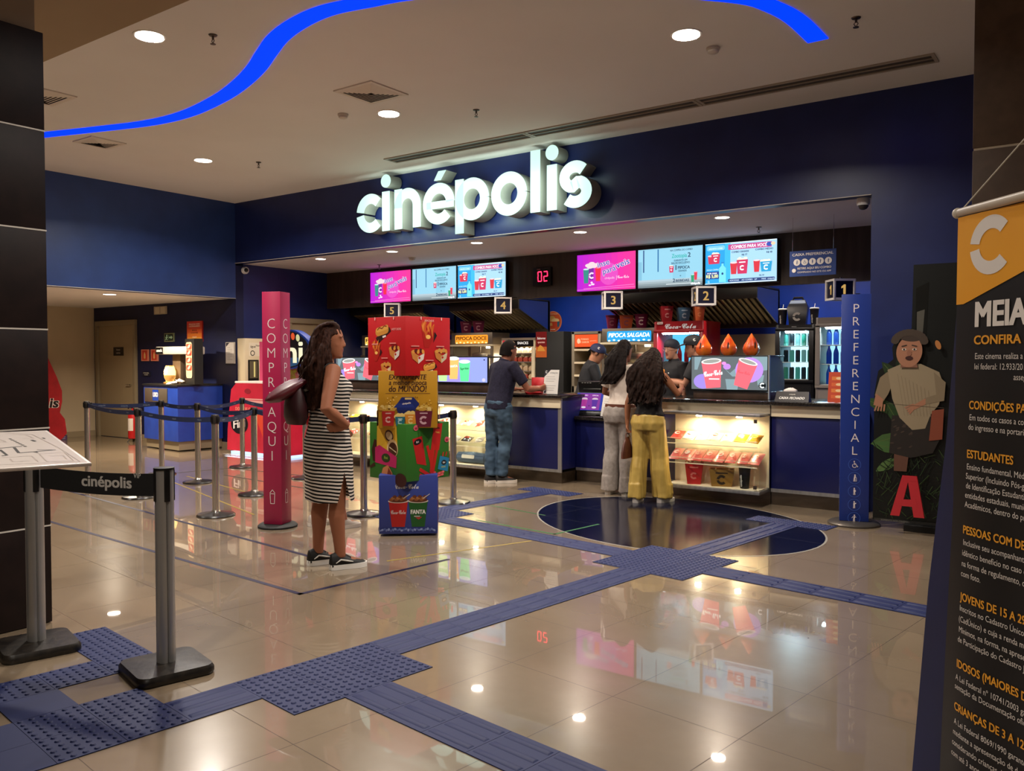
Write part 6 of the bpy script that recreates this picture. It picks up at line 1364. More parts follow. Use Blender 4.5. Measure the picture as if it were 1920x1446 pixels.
mb.fp([(.14, 1.16), (.14, 1.1), (.02, 1.02), (.0, 1.05), (.06, 1.1)], sk); [mb.line([(.05, 1.1-.015*i), (-.02+.012*i, 1.06-.02*i)], .014, sk) for i in range(4)]
mb.fp([(-.25, 1.2), (-.19, 1.14), (-.2, 1.06), (-.27, 1.08)], sk); [mb.line([(-.24+.02*i, 1.09), (-.26+.025*i, 1.02)], .013, sk) for i in range(4)]
mb.line([(-.17, 1.10), (.28, 1.07)], .003, PM('5a4c3c')); mb.fp([(.17, .74), (.27, .76), (.28, 1.06), (.19, 1.04)], PM('7a3c28'))
mb = FR.at(MX.Translation((-.06, -.68, 0)) @ MX.Scale(1.34, 4)); mb.k = 230
mb.fp([(-.02, 1.50), (.08, 1.50), (.07, 1.56), (-.01, 1.56)], PM('7a5240')); mb.oval(.03, 1.60, .075, .098, sk, -8); mb.oval(.03, 1.70, .075, .035, PM('3a2e26'), -8)
for i in range(12): mb.oval(.03+.085*cos(R(15*i+5)), 1.66+.062*sin(R(15*i+5)), .025, .022, PM('40342a'), 0, 10)
for s in (-1, 1): mb.oval(.03+s*.03, 1.615, .013, .007, PM('c8b8a8')); mb.oval(.03+s*.03, 1.615, .006, .006, PM('241c18')); mb.line([(.03+s*.014, 1.642), (.03+s*.045, 1.634)], .006, PM('3a2e26'))
mb.oval(.03, 1.592, .014, .02, PM('8a5c46')); mb.oval(.03, 1.56, .022, .013, PM('3a1c18')); mb = FR; mb.k = 350; mb.oval(.2, 1.52, .02, .04, PM('a86c38'), 20)
mb.build('printed_front', t)
mb = MB(T=FRONT(0, -.028, .06)); RA = mat('b0242c', .45); A = mb.at(MX.Translation((-.10, .045, .19)) @ MX.Scale(.78, 4, (0, 1, 0)))
for P in ([(-.02, .06), (.05, .06), (.125, .50), (.07, .50)], [(.16, .06), (.24, .06), (.18, .50), (.105, .50)], [(.03, .17), (.19, .17), (.18, .24), (.05, .24)], [(.07, .44), (.18, .44), (.18, .50), (.07, .50)]): A.prism(P, 0, .030+.0006*(P[0][0] in (.03, .07)), RA)
mb.build('red_letter', t)

# ------------------------------------------------------------ hanging banner at the right
P0 = V((-.34, 2.236, 0)); u = V((.678, -.735, 0)).normalized()
t = thing('banner_stand', 'dark blue upright board behind the black hanging banner', 'stand', (*(P0+u*.3).xy, 0))
mb = MB(t); f = mb.at(frame(P0, u, (0, 0, 1)))
f.prism([(-.22, 0), (.9, 0), (.9, 1.66), (.03, 1.66), (.0, 1.645), (-.012, 1.61), (-.05, 1.25), (-.112, .88), (-.17, .38)], -.06, -.03, noisy('dark_blue_board', '0d1640', '101a4a', 5, .5)); f.box(-.2, .9, 0, .03, -.25, .2, M_BLACKM, .004); mb.build('board', t)
t = thing('hanging_banner', 'black half price ticket banner with orange top, hung from a white rail', 'banner', (*(P0+u*.3).xy, 0))
mb = MB(t); f = mb.at(frame(P0, u, (0, 0, 1))); bk = noisy('black_banner_vinyl', '080605', '0c0907', 3, .45); og = noisy('orange_banner_print', 'f4a41c', 'f8ac24', 4, .45)
n, mz = 26, 30; WB = .62; lf = lambda z: .008 if z > 1.1 else .008-.05*(1.1-z)/.66
z0 = .10
def bz(x, z): return .006*sin(x*9+z*1.3)+.004*sin(x*21)*(1.8-z)
vs, fs = [], []
for j in range(mz+1):
    z = 1.787-(1.787-z0)*j/mz
    for i in range(n+1):
        x = lf(z)+(WB-lf(z))*i/n; vs.append((x, z, -.018+bz(x, z)))
for j in range(mz):
    for i in range(n): a = j*(n+1)+i; fs.append((a, a+n+1, a+n+2, a+1))
f.mesh(vs, fs, bk, True); f.mesh([(x, z, c-.0015) for x, z, c in vs], [q[::-1] for q in fs], bk, True); mb.build('vinyl_sheet', t)
mb = MB(t); f = mb.at(frame(P0, u, (0, 0, 1)))
def onb(pts, m, k=1):
    f.poly([(x, z, -.018+bz(x, z)+.0006*k) for x, z in pts], m)
N = 24
for i in range(N):
    a, b = .008+(.6-.008)*i/N, .008+(.6-.008)*(i+1)/N; lo = lambda x: 1.581 if x < .035 else 1.581+(x-.035)*.325
    for k in range(6):
        za = lambda x, q: lo(x)+(1.785-lo(x))*q/6
        if lo(b) < 1.78: onb([(a, za(a, k)), (b, za(b, k)), (b, za(b, k+1)), (a, za(a, k+1))], og, 1.5)
wt = mat('efe6de', .5); oc = mat('f0a42c', .5); bw = mat('e2d8ce', .5)
def btext(s, x, z, h, m, bold=.01, fit=None, sx=.8):
    xb = max(0., bold); vs_, fs_, x0, x1 = tmesh(s, 0., 0, 1.); k = h/.69; kx = fit/(x1-x0) if fit else k*sx
    for i, (dx, dy) in enumerate(((0, 0),) if xb < .005 else ((-xb, -xb*.6), (xb, xb*.6), (-xb, xb*.6), (xb, -xb*.6))):
        P = [(x+(a-x0+dx)*kx, z+(b+dy)*k) for a, b in vs_]
        f.mesh([(X, Z, -.018+bz(X, Z)+.0012+.00004*i) for X, Z in P], fs_, m)
for a0, a1 in ((42, 172), (188, 318)):
    for i in range(14):
        A0, A1 = R(a0+(a1-a0)*i/14), R(a0+(a1-a0)*(i+1)/14); cx, cz, r0, r1 = .118, 1.708, .036, .066
        onb([(cx+r1*cos(A0), cz+r1*sin(A0)), (cx+r1*cos(A1), cz+r1*sin(A1)), (cx+r0*cos(A1), cz+r0*sin(A1)), (cx+r0*cos(A0), cz+r0*sin(A0))], wt, 3)
btext('MEIA ENTRADA', .076, 1.528, .054, wt, .040, .49)
btext('CONFIRA SE VOCÊ TEM DIREITO', .073, 1.487, .0195, oc, .03, .47)
for s, x, z in (('Este cinema realiza a venda de meia-entrada conforme a', .077, 1.4535), ('lei federal: 12.933/2013 e o decreto 8.537/2015, que', .076, 1.430), ('asseguram o benefício.', .192, 1.408), ('Em todos os casos a comprovação é obrigatória na compra', .064, 1.313), ('do ingresso e na portaria de acesso às salas.', .061, 1.291), ('Ensino fundamental, Médio, Técnico, Profissionalizante e', .059, 1.199), ('Superior (Incluindo Pós-graduação), mediante a Carteira', .056, 1.177), ('de Identificação Estudantil emitida pela UNE, UBES, DCE,', .057, 1.155), ('entidades estaduais, municipais e Centros e Diretórios', .055, 1.133), ('Acadêmicos, dentro do prazo de validade.', .054, 1.111), ('Inclusive seu acompanhante quando necessário, com', .052, 1.022), ('idêntico benefício no caso em que comprove, conforme', .049, .997), ('na forma de regulamento, com documento oficial', .048, .972), ('com foto.', .046, .948), ('Inscritos no Cadastro Único para Programas Sociais', .044, .866), ('(CadÚnico) e cuja a renda mensal seja de até 2 salários', .041, .840), ('Mínimos, na forma, na apresentação da Identidade', .042, .815), ('de Participação do Cadastro Jovem.', .038, .791), ('A Lei Federal nº 10741/2003 garante mediante apre-', .031, .699), ('sentação da Documentação oficial com foto.', .029, .677), ('A Lei Federal 8069/1990 garante o acesso de crianças,', .027, .592), ('mediante a apresentação de documento, sendo', .024, .566), ('considerando crianças de 3 anos acompanhadas', .020, .540), ('com até 3 anos não pagam no colo.', .017, .514)):
    btext(s, x, z, .0135, bw, .004, sx=.86)
for s, x, z in (('CONDIÇÕES PARA MEIA ENTRADA', .062, 1.339), ('ESTUDANTES', .059, 1.226), ('PESSOAS COM DEFICIÊNCIA', .051, 1.049), ('JOVENS DE 15 A 29 ANOS', .044, .891), ('IDOSOS (MAIORES DE 60 ANOS)', .036, .730), ('CRIANÇAS DE 3 A 12 ANOS', .028, .626)):
    btext(s, x, z, .0185, oc, .025, sx=.86)
mb.build('print', t)
mb = MB(t); f = mb.at(frame(P0, u, (0, 0, 1))); f.tube([(.008, 1.797, -.018), (WB+.01, 1.797, -.018)], .0105, mat('cfc0ae', .4), 16)
mb.build('top_rail', t)
for x in (.0, WB+.008):
    mb = MB(t); f = mb.at(frame(P0, u, (0, 0, 1))); f.ell((x, 1.797, -.018), (.012, .013, .013), mat('d8ccba', .4)); mb.build('rail_end', t)
mb = MB(t); f = mb.at(frame(P0, u, (0, 0, 1))); f.tube([(.02, 1.806, -.018), (.315, 1.985, -.03), (.60, 1.806, -.018)], .0018, mat('d8d0c0', .6), 6); mb.build('cord', t)
mb = MB(t); f = mb.at(frame(P0, u, (0, 0, 1))); f.tube([(.315, 0.0, -.10), (.315, 1.98, -.10), (.315, 1.985, -.02)], .012, M_BLACKM, 12); f.box(.12, .5, 0, .012, -.3, .1, M_BLACKM, .003); mb.build('pole', t)
# ------------------------------------------------------------ people
def voxel(mb, name, parent, vs, m, noise_=None, smooth=3, post=None, extra=None, label=None, ns=0.):
    bmesh.ops.recalc_face_normals(mb.bm, faces=mb.bm.faces[:])
    me = bpy.data.meshes.new('tmp'); mb.bm.to_mesh(me); mb.bm.free()
    o = bpy.data.objects.new('tmp', me); COL.objects.link(o)
    r = o.modifiers.new('r', 'REMESH'); r.mode = 'VOXEL'; r.voxel_size = vs; r.use_smooth_shade = True
    if smooth:
        q = o.modifiers.new('s', 'SMOOTH'); q.factor = .5; q.iterations = smooth
    m2 = bpy.data.meshes.new_from_object(o.evaluated_get(bpy.context.evaluated_depsgraph_get()))
    bpy.data.objects.remove(o); bpy.data.meshes.remove(me)
    if noise_:
        m2.update()
        nn = [v.normal.copy() for v in m2.vertices]
        for v, k in zip(m2.vertices, nn): v.co += k*noise_(v.co)
    m2.materials.clear(); m2.materials.append(m)
    if post or extra:
        b = bmesh.new(); b.from_mesh(m2)
        if post: post(b)
        if extra:
            ex, mats = extra
            for mm in mats: m2.materials.append(mm)
            for vs_, fs_, mi in ex:
                vv = [b.verts.new(p) for p in vs_]
                for f in fs_:
                    try: q = b.faces.new([vv[i] for i in f]); q.material_index = mi; q.smooth = True
                    except ValueError: pass
        b.to_mesh(m2); b.free()
    m2.name = name; o = bpy.data.objects.new(name, m2); COL.objects.link(o)
    if parent: o.parent = parent
    if label: o['label'] = label
    return o
def fold(a, sx, sy, sz, z0=None, z1=None):
    def f(c):
        k = 1.
        if z0 is not None: k = max(0., min(1., (c.z-z0)/(z1-z0)))
        return k*a*(noise.noise(V((c.x*sx, c.y*sx, c.z*sz)))+.5*noise.noise(V((c.x*sx*2+5, c.y*sx*2, c.z*sz*2))))
    return f
FEM = [(.80, .165, .115, -.01), (.88, .178, .128, -.018), (.96, .165, .115, -.012), (1.05, .130, .098, 0), (1.12, .128, .098, .005), (1.20, .140, .105, .01), (1.27, .150, .113, .016), (1.34, .152, .095, 0), (1.39, .140, .074, -.01), (1.43, .085, .058, -.015), (1.46, .05, .05, -.012)]
MAL = [(.80, .16, .115, -.005), (.88, .17, .125, -.01), (.96, .165, .12, -.005), (1.05, .158, .118, .005), (1.12, .158, .118, .008), (1.20, .168, .12, .008), (1.28, .178, .122, .006), (1.35, .182, .108, -.004), (1.40, .165, .082, -.012), (1.44, .095, .062, -.015), (1.47, .058, .056, -.012)]
def lerp(a, b, t): return V(a)+(V(b)-V(a))*t
class Person:
    def __init__(s, label, loc, rz, H, sex='f', lean=(0, 0, 0), head=(0, 0, 0), armR=None, armL=None, legR=None, legL=None, skin='8a5a3e', vs=.007, hs=1.):
        s.t = thing('person', label, 'person', (*loc, 0), rz); s.k = H/1.70; s.am = 1.; s.lip = '86463c'; s.vs = vs; s.sex = sex; s.skin = mat(skin, .55, spec=.25)
        s.rings = FEM if sex == 'f' else MAL; s.sw = .165 if sex == 'f' else .19
        s.L = (MX.Translation((0, 0, .95)) @ MX.Rotation(R(lean[2]), 4, 'Z') @ MX.Rotation(R(-lean[0]), 4, 'X') @ MX.Rotation(R(lean[1]), 4, 'Y') @ MX.Translation((0, 0, -.95)))
        s.arms = {1: armR or ((.25, -.03, 1.12), (.26, .04, .88), (0, .1, -1), (-1, 0, 0), .35), -1: armL or ((-.25, -.03, 1.12), (-.26, .04, .88), (0, .1, -1), (1, 0, 0), .35)}
        s.legs = {1: legR or ((.095, .01, .49), (.10, -.02, .085), 8), -1: legL or ((-.095, .01, .49), (-.10, -.02, .085), -8)}
        c = s.F((0, .02, 1.585)); s.Hm = MX.Translation(c) @ MX.Rotation(R(head[0]), 4, 'Z') @ MX.Rotation(R(-head[1]), 4, 'X') @ MX.Rotation(R(head[2]), 4, 'Y') @ MX.Scale(hs, 4)
    def F(s, p):
        p = V(p); w = max(0., min(1., (p.z-.88)/.14))
        return p.lerp(s.L @ p, w)
    def mb(s): return MB(T=MX.Scale(s.k, 4))
    def torso(s, mb, infl=0., lo=.80, hi=1.46, n=28, rings=None):
        rr = [r for r in (rings or s.rings) if lo-.001 <= r[0] <= hi+.001]
        mb.loft([[s.F(((rx+infl)*cos(2*pi*j/n), cy+(ry+infl)*sin(2*pi*j/n)*(1 if sin(2*pi*j/n) > 0 else 1.0), z)) for j in range(n)] for z, rx, ry, cy in rr], s.skin)
        if s.sex == 'f' and lo < 1.25 < hi:
            for q in (-1, 1): mb.ell(s.F((q*.068, .095+infl*.5, 1.255)), (.062+infl, .058+infl, .062+infl), s.skin)
    def shoulder(s, a): return s.F((a*s.sw, -.008, 1.385))
    def arm(s, mb, a, infl=0., upto=2., base=.0):
        e, w = V(s.arms[a][0]), V(s.arms[a][1]); sh = s.shoulder(a); m = (1. if s.sex == 'm' else .86)*s.am
        pts = [s.F((a*(s.sw-.06), -.008, 1.375)), sh, lerp(sh, e, .35), lerp(sh, e, .75), e, lerp(e, w, .3), lerp(e, w, .7), w]
        rr = [.05, .054*m, .05*m, .042*m, .039*m, .042*m, .034*m, .026*m]
        P, Q = [], []
        for i, (p, r) in enumerate(zip(pts, rr)):
            u = i-1 if i < 2 else (.35, .75, 1, 1.3, 1.7, 2)[i-2]
            if u <= upto+1e-6: P.append(p); Q.append(r+infl)
            else:
                break
        mb.tube(P, Q, s.skin, 14)
    def hand(s, mb, a):
        e, w, d, n, curl = s.arms[a]; w = V(w); d = V(d).normalized(); n = V(n); n = (n-d*n.dot(d)).normalized(); q = d.cross(n)*1.
        # q points across the palm; the thumb is on the inner side
        th = 1 if a > 0 else -1; q = n.cross(d)*th
        m = 1. if s.sex == 'm' else .9
        ring = lambda c, wx, wz: [c+q*wx*cos(2*pi*j/12)+n*wz*sin(2*pi*j/12) for j in range(12)]
        mb.loft([ring(w-d*.01, .024*m, .019*m), ring(w+d*.025, .033*m, .018*m), ring(w+d*.06, .041*m, .016*m), ring(w+d*.088, .040*m, .013*m), ring(w+d*.096, .03*m, .008*m)], s.skin)
        for i, (off, L) in enumerate(((.030, .072), (.0105, .080), (-.0095, .075), (-.029, .060))):
            p = w+d*.085*m+q*off*m; dd = d.copy(); P = [p-d*.02, p]; ang = 0
            for k, f in enumerate((.42, .32, .26)):
                ang += curl*(1.0+.12*i)*(1, 1.1, .8)[k]; dd = (d*cos(ang)+n*sin(ang)+q*(off*.9)*(1-min(1, curl))).normalized(); P.append(P[-1]+dd*L*f*m)
            mb.tube(P, [.0085*m, .0085*m, .0082*m, .0075*m, .006*m], s.skin, 8)
        p = w+d*.022+q*.028*m
        mb.tube([p-q*.01, p+q*.018+d*.02+n*.008, p+q*.026+d*.045+n*(.012+.02*curl), p+q*.022+d*.068+n*(.016+.03*curl)], [.013*m, .0115*m, .0095*m, .007*m], s.skin, 8)
    def leg(s, mb, a, rr=None, z1=2., infl=0.):
        kn, an = V(s.legs[a][0]), V(s.legs[a][1]); hp = V((a*.088, -.005, .88)); m = 1. if s.sex == 'm' else .97
        pts = [hp+V((0, 0, .03)), lerp(hp, kn, .2), lerp(hp, kn, .6), kn, lerp(kn, an, .3)+V((0, -.014, 0)), lerp(kn, an, .65)+V((0, -.006, 0)), an]
        base = [.09, .092, .075, .057, .060, .045, .037]
        rr = rr or [b*m for b in base]
        N = max(2, int(round(len(pts)*min(1, z1)))) if z1 < 1 else len(pts)
        mb.tube(pts[:N], [r+infl for r in rr[:N]], s.skin, 18, up=(1, 0, 0))
    def foot_frame(s, a):
        an = V(s.legs[a][1]); return MX.Translation((an.x, an.y, an.z-.085)) @ MX.Rotation(R(-s.legs[a][2]), 4, 'Z')
    def shoe(s, a, hx, sole, stripe=None, name='shoe', high=False):
        o = MB(T=MX.Scale(s.k, 4) @ s.foot_frame(a))
        prof = [(-.078, .020, .075), (-.068, .036, .110), (-.04, .041, .118), (0, .041, .112), (.035, .044, .094), (.08, .048, .072), (.12, .047, .060), (.16, .037, .048), (.182, .018, .036)]
        n = 16; rings = []
        for y, wd, h in prof: rings.append([(wd*cos(2*pi*j/n), y, .026+max(0, sin(2*pi*j/n))*(h-.026)-(.006 if sin(2*pi*j/n) < 0 else 0)) for j in range(n)])
        o.loft(rings, mat(hx, .6))
        if stripe:
            for q in (-1, 1):
                o.tube([(q*.043, -.045, .050), (q*.044, -.01, .072), (q*.048, .04, .060), (q*.049, .075, .052)], [.003, .006, .006, .003], mat(stripe, .5), 6)
        for i in range(4): o.tube([(-.018, .035+.016*i, .098-.010*i), (.018, .035+.016*i, .098-.010*i)], .003, mat('17120f' if hx < '5' else 'c8c0b4', .6), 6)
        p = o.build(name, s.t)
        o = MB(T=MX.Scale(s.k, 4) @ s.foot_frame(a))
        O = [(.0, -.082), (.03, -.075), (.042, -.05), (.043, 0), (.048, .06), (.052, .11), (.046, .15), (.028, .182), (0, .192), (-.03, .182), (-.046, .15), (-.050, .11), (-.045, .06), (-.042, 0), (-.042, -.05), (-.03, -.075)]
        o.loft([[(x, y, z) for x, y in O] for z in (.001, .036)], mat(sole, .5), sm=True); o.build('sole', p)
    def headvol(s, mb):
        H = s.Hm; n = 24; f = .94 if s.sex == 'f' else 1.
        for z, rx, ry, cy in [()] if False else (): pass
        rings = [(-.118, .022, .026, .060), (-.108, .040, .042, .048), (-.085, .052, .064, .032), (-.055, .061, .078, .020), (-.02, .068, .088, .010), (.02, .073, .094, .002), (.055, .074, .094, -.004), (.085, .064, .082, -.008), (.107, .042, .054, -.010), (.118, .014, .018, -.010)]
        mb.loft([[H @ V((rx*f*cos(2*pi*j/n), cy+ry*sin(2*pi*j/n), z)) for j in range(n)] for z, rx, ry, cy in rings], s.skin)
        E = lambda c, r: mb.ell(H @ V(c), r, s.skin, 12, 8, H.to_3x3().normalized())
        mb.tube([H @ V(p) for p in ((0, .088, .022), (0, .097, .0), (0, .107, -.022), (0, .101, -.032))], [.009, .0105, .0120, .008], s.skin, 10)
        for q in (-1, 1):
            E((q*.011, .100, -.028), (.008, .010, .007)); E((q*.076*f, -.008, -.002), (.010, .019, .030)); E((q*.030, .078, .036), (.026, .014, .008)); E((q*.036, .052, -.022), (.022, .02, .024))
        E((0, .092, -.052), (.022, .010, .0055)); E((0, .090, -.063), (.019, .010, .006)); E((0, .083, -.100), (.020, .018, .016)); E((0, .078, .018), (.045, .016, .022))
        mb.tube([s.F((0, -.015, 1.39)), s.F((0, -.01, 1.45)), H @ V((0, -.012, -.07)), H @ V((0, -.005, -.02))], [.062, .053 if s.sex == 'f' else .06, .052 if s.sex == 'f' else .06, .05], s.skin, 16)
    def eyes(s):
        ex = []
        b = MB(); H = s.Hm
        for q in (-1, 1):
            for k, (c, r) in enumerate((((q*.030, .0746, .015), .0115), ((q*.030, .0815, .015), .0056), ((q*.022, .0945, -.0575), 0))):
                if not r: continue
                b2 = MB(T=MX.Scale(s.k, 4)); b2.ell(H @ V(c), (r, r, r*.85), s.skin, 10, 8, H.to_3x3().normalized()); b2.bm.verts.index_update()
                ex.append(([v.co.copy() for v in b2.bm.verts], [[v.index for v in f.verts] for f in b2.bm.faces], 1+k)); b2.bm.free()
        b.bm.free()
        return ex, [mat('c8bcae', .3), mat('1c120c', .2)]
    def body(s, feet=True, hands=(1, -1), legs=True):
        mb = s.mb(); s.torso(mb)
        for a in (1, -1):
            s.arm(mb, a)
            if a in hands: s.hand(mb, a)
            if legs:
                s.leg(mb, a)
                f = MB.__new__(MB); f.bm = mb.bm; f.ms = mb.ms; f.T = MX.Scale(s.k, 4) @ s.foot_frame(a); f.k = 0
                f.tube([(0, -.05, .045), (0, .0, .055), (0, .08, .042), (0, .15, .03)], [.028, .034, .036, .022], s.skin, 10)
        s.headvol(mb)
        ex, em_ = s.eyes(); I = (MX.Scale(s.k, 4) @ s.Hm).inverted(); lip = mat(s.lip, .45)
        def lips(b):
            for f in b.faces:
                c = I @ f.calc_center_median()
                if abs(c.x) < .024 and -.0695 < c.z < -.0465 and c.y > .0905 and c.y < .12: f.material_index = 1
        return voxel(mb, 'body', s.t, s.vs, s.skin, smooth=3, extra=([(a, b, i+1) for a, b, i in ex], [lip]+em_), post=lips)
    def brows(s, hx):
        mb = s.mb(); H = s.Hm
        for q in (-1, 1): mb.tube([H @ V(p) for p in ((q*.014, .0905, .034), (q*.03, .0885, .040), (q*.048, .077, .036))], [.0025, .0035, .002], mat(hx, .8), 6)
        mb.build('eyebrows', s.t)
    def lips(s, hx='8a4638'): pass
    def hair(s, hx, locks, seed=1, cap=True, thick=.013, wave=.012, label=None, hx2=None, front=.055, mass=0.):
        """scalp cap plus tapered locks: list of (start azimuth range, count, length, fall function)"""
        mb = s.mb(); H = s.Hm; rn = random.Random(seed); m = noisy('hair_'+hx+str(seed), hx, hx2 or hx, 90, .7, .08, stretch=(1, 1, .06))
        if cap:
            n = 30; rings = []
            for i in range(13):
                t = i/12; z = .132-.20*t
                for_ = []
                for j in range(n):
                    a = 2*pi*j/n; c, q = cos(a), sin(a)
                    zz = z if q < .15 else max(z, front-.02*(1-q))
                    w = sqrt(max(0., 1-(zz/.135)**2)) if zz > 0 else 1.
                    jt = 1+rn.uniform(-.025, .03); for_.append(H @ V((.082*w*c*jt, -.008+(.103 if q > 0 else .108)*w*q*jt, zz)))
                rings.append(for_)
            mb.loft(rings, m)
        for az0, az1, cnt, pts in locks:
            for i in range(cnt):
                az = R(az0+(az1-az0)*(i+rn.random()*.8)/cnt); zz = rn.uniform(.02, .11) if cos(az) > -.35 else rn.uniform(.098, .118)
                w = sqrt(max(0.05, 1-(zz/.135)**2))
                p0 = V((.08*w*sin(az), -.008-.105*w*cos(az), zz))
                P = [H @ (p0*.9), H @ p0]
                ph = rn.random()*6; am = wave*rn.uniform(.6, 1.5)
                L = len(pts)
                for k, f in enumerate(pts):
                    t = k/max(1, L-1)
                    e = f(az, rn)
                    e = V(e)+V((am*sin(ph+k*1.9), am*cos(ph*1.3+k*1.7), 0))
                    P.append(e)
                # smooth by subdivision
                Q = []
                for k in range(len(P)-1):
                    Q.append(P[k]); Q.append((P[k]+P[k+1])/2)
                Q.append(P[-1])
                for _ in range(2): Q = [Q[0]]+[(Q[k-1]+Q[k]*2+Q[k+1])/4 for k in range(1, len(Q)-1)]+[Q[-1]]
                N = len(Q); rr = [thick*(.7+.6*sin(pi*min(1, .25+.75*k/(N-1))))*rn.uniform(.85, 1.15)*(1 if k < N-2 else .75) for k in range(N)]
                mb.tube(Q, rr, m, 7, True, .6)
        if mass: return voxel(mb, 'hair', s.t, .0062, m, fold(mass, 55, 55, 5), 4, label=label)
        return mb.build('hair', s.t, label, angle=80)
    def cloth(s, name, fn, m, infl=.01, nz=None, smooth=3, label=None, vs=None):
        mb = s.mb(); fn(mb); return voxel(mb, name, s.t, vs or s.vs*1.15, m, nz, smooth, label=label)

# ---- woman in the striped dress
def stripes(t, b):
    g = NT(t); sp = g.n('ShaderNodeSeparateXYZ'); ob = g.obj(); g.l(ob, sp.inputs[0])
    wv = g.math('MULTIPLY', g.math('SUBTRACT', g.noise(ob, 5., 1), .5), .028)
    tilt = g.math('MULTIPLY', sp.outputs[1], .10)
    z = g.math('ADD', g.math('ADD', sp.outputs[2], wv), tilt)
    f = g.math('FRACT', g.math('DIVIDE', z, .0240))
    s = g.math('LESS_THAN', f, .5)
    g.l(g.mix(s, lin('0d0b0c'), lin('d8cbbf')), b.inputs['Base Color'])
M_STRIPE = nodemat('striped_jersey', stripes, .8, .2)
W = Person('woman in a striped black and white dress, dark wavy hair, hand on hip', (-4.515, 4.07), R(-23.5), 1.70, 'f', (-2, 0, -3), (-24, 4, 0),
           armR=((.285, -.125, 1.13), (.220, .045, 1.005), (-.12, -1, -.10), (-1, .1, 0), .25), armL=((-.27, -.10, 1.13), (-.20, .03, 1.0), (.1, -1, -.1), (1, .1, 0), .25),
           legR=((.09, .02, .49), (.10, .035, .085), 2), legL=((-.095, -.03, .49), (-.105, -.06, .085), -4), skin='9a6248', vs=.0065)
W.am = 1.2
W.body(); W.brows('2a1810')
DR = [(.47, .205, .165, -.005), (.56, .203, .165, -.008), (.68, .20, .165, -.012), (.80, .200, .165, -.016), (.90, .195, .158, -.02), (1.0, .172, .140, -.012), (1.08, .158, .130, 0), (1.16, .160, .130, .008), (1.24, .166, .138, .018), (1.32, .166, .115, .006), (1.375, .152, .088, -.008), (1.405, .118, .072, -.014), (1.425, .085, .062, -.015)]
def dress(mb):
    W.torso(mb, .0, .4, 1.5, rings=DR)
mb = W.mb(); dress(mb)
def slit(b):
    k = W.k
    dele = [f for f in b.faces if f.calc_center_median().z < .475*k]
    bmesh.ops.delete(b, geom=dele, context='FACES')
    dele = [f for f in b.faces if (lambda c: c.z < .68*k and c.x > .0 and abs(c.y-.035*k) < .055*k*(1-(c.z-.47*k)/(.21*k)))(f.calc_center_median())]
    bmesh.ops.delete(b, geom=dele, context='FACES')
o = voxel(mb, 'dress', W.t, .0075, M_STRIPE, fold(.010, 7, 7, 1.6), 3, post=slit, label='knee length black and white striped sleeveless dress')
mb = W.mb(); 
q = W.shoulder(1)
mb.tube([q+V((-.028, .062*cos(a), .058*sin(a)-.012)) for a in [2*pi*i/18 for i in range(19)]], .0055, M_BLACKM, 8); mb.build('armhole_trim', W.t)
for a in (1, -1): W.shoe(a, '100d0c', 'f4f0ea', 'd4d0c8')
back = lambda y, z, sx: (lambda az, rn: (.115*sin(az)*sx+rn.uniform(-.02, .02), y+.03*abs(sin(az))+rn.uniform(-.03, .02), z+rn.uniform(-.02, .02)))
W.hair('21120d', [(-100, 100, 150, [back(-.115, 1.53, 1.0), back(-.135, 1.43, 1.15), back(-.15, 1.34, 1.2), back(-.15, 1.26, 1.1), back(-.155, 1.18, .9), back(-.15, 1.12, .7)]),
                  (60, 108, 10, [back(-.07, 1.56, .9), back(-.07, 1.48, .95), back(-.07, 1.40, 1.0), back(-.08, 1.33, 1.0)]),
                  (-60, 60, 22, [back(-.13, 1.55, 1.0), back(-.15, 1.46, 1.2), back(-.18, 1.38, 1.3), back(-.19, 1.32, 1.3)]),
                  (118, 242, 36, [lambda az, rn: W.Hm @ V((.055*sin(az), .02, .131)), lambda az, rn: W.Hm @ V((.088*sin(az), -.06, .105)), lambda az, rn: W.Hm @ V((.095*sin(az), -.118, .03)), back(-.15, 1.44, 1.0), back(-.16, 1.33, .9), back(-.16, 1.25, .8)])], 3, thick=.012, wave=.024, hx2='3a2219', mass=.005)
# maroon shoulder bag on her back
t = thing('shoulder_bag', 'maroon bag with a soft pointed flap hanging behind the striped woman', 'bag', (-4.515, 4.07, 0), R(-23.5))
bm_ = noisy('maroon_leather', '4a0f18', '5c1520', 14, .42, bump=.3); bd = noisy('dark_maroon_leather', '26090d', '300c12', 14, .5, bump=.3)
mb = MB(); n = 20
mb.loft([[(-.06+a*cos(2*pi*j/n), -.225+b*sin(2*pi*j/n), z) for j in range(n)] for z, a, b in ((1.005, .05, .02), (1.01, .13, .055), (1.06, .15, .075), (1.14, .145, .075), (1.22, .12, .06), (1.27, .10, .04), (1.285, .06, .015))], bd); mb.build('bag_body', t)
mb = MB(); fr = [((.0, -.15, 1.315), .010, .03), ((-.02, -.20, 1.295), .035, .07), ((-.03, -.27, 1.255), .058, .085), ((-.04, -.34, 1.22), .055, .08), ((-.05, -.41, 1.19), .03, .05), ((-.055, -.435, 1.18), .008, .02)]
mb.loft([[(c[0]+b*cos(2*pi*j/n), c[1], c[2]+a*sin(2*pi*j/n)*(1+.15*cos(3*2*pi*j/n))) for j in range(n)] for c, a, b in fr], bm_); mb.build('flap', t)
mb = MB()
for q in (0, .05): mb.tube([(-.02-q, -.20, 1.26), (-.06-q*.5, -.165, 1.37), (-.115, -.09, 1.435), (-.14, -.02, 1.447), (-.155, .06, 1.41), (-.15, .11, 1.32), (-.15, .12, 1.2), (-.18, -.02, 1.10), (-.16, -.17, 1.07)], .009, bd, 8)
mb.build('strap', t)
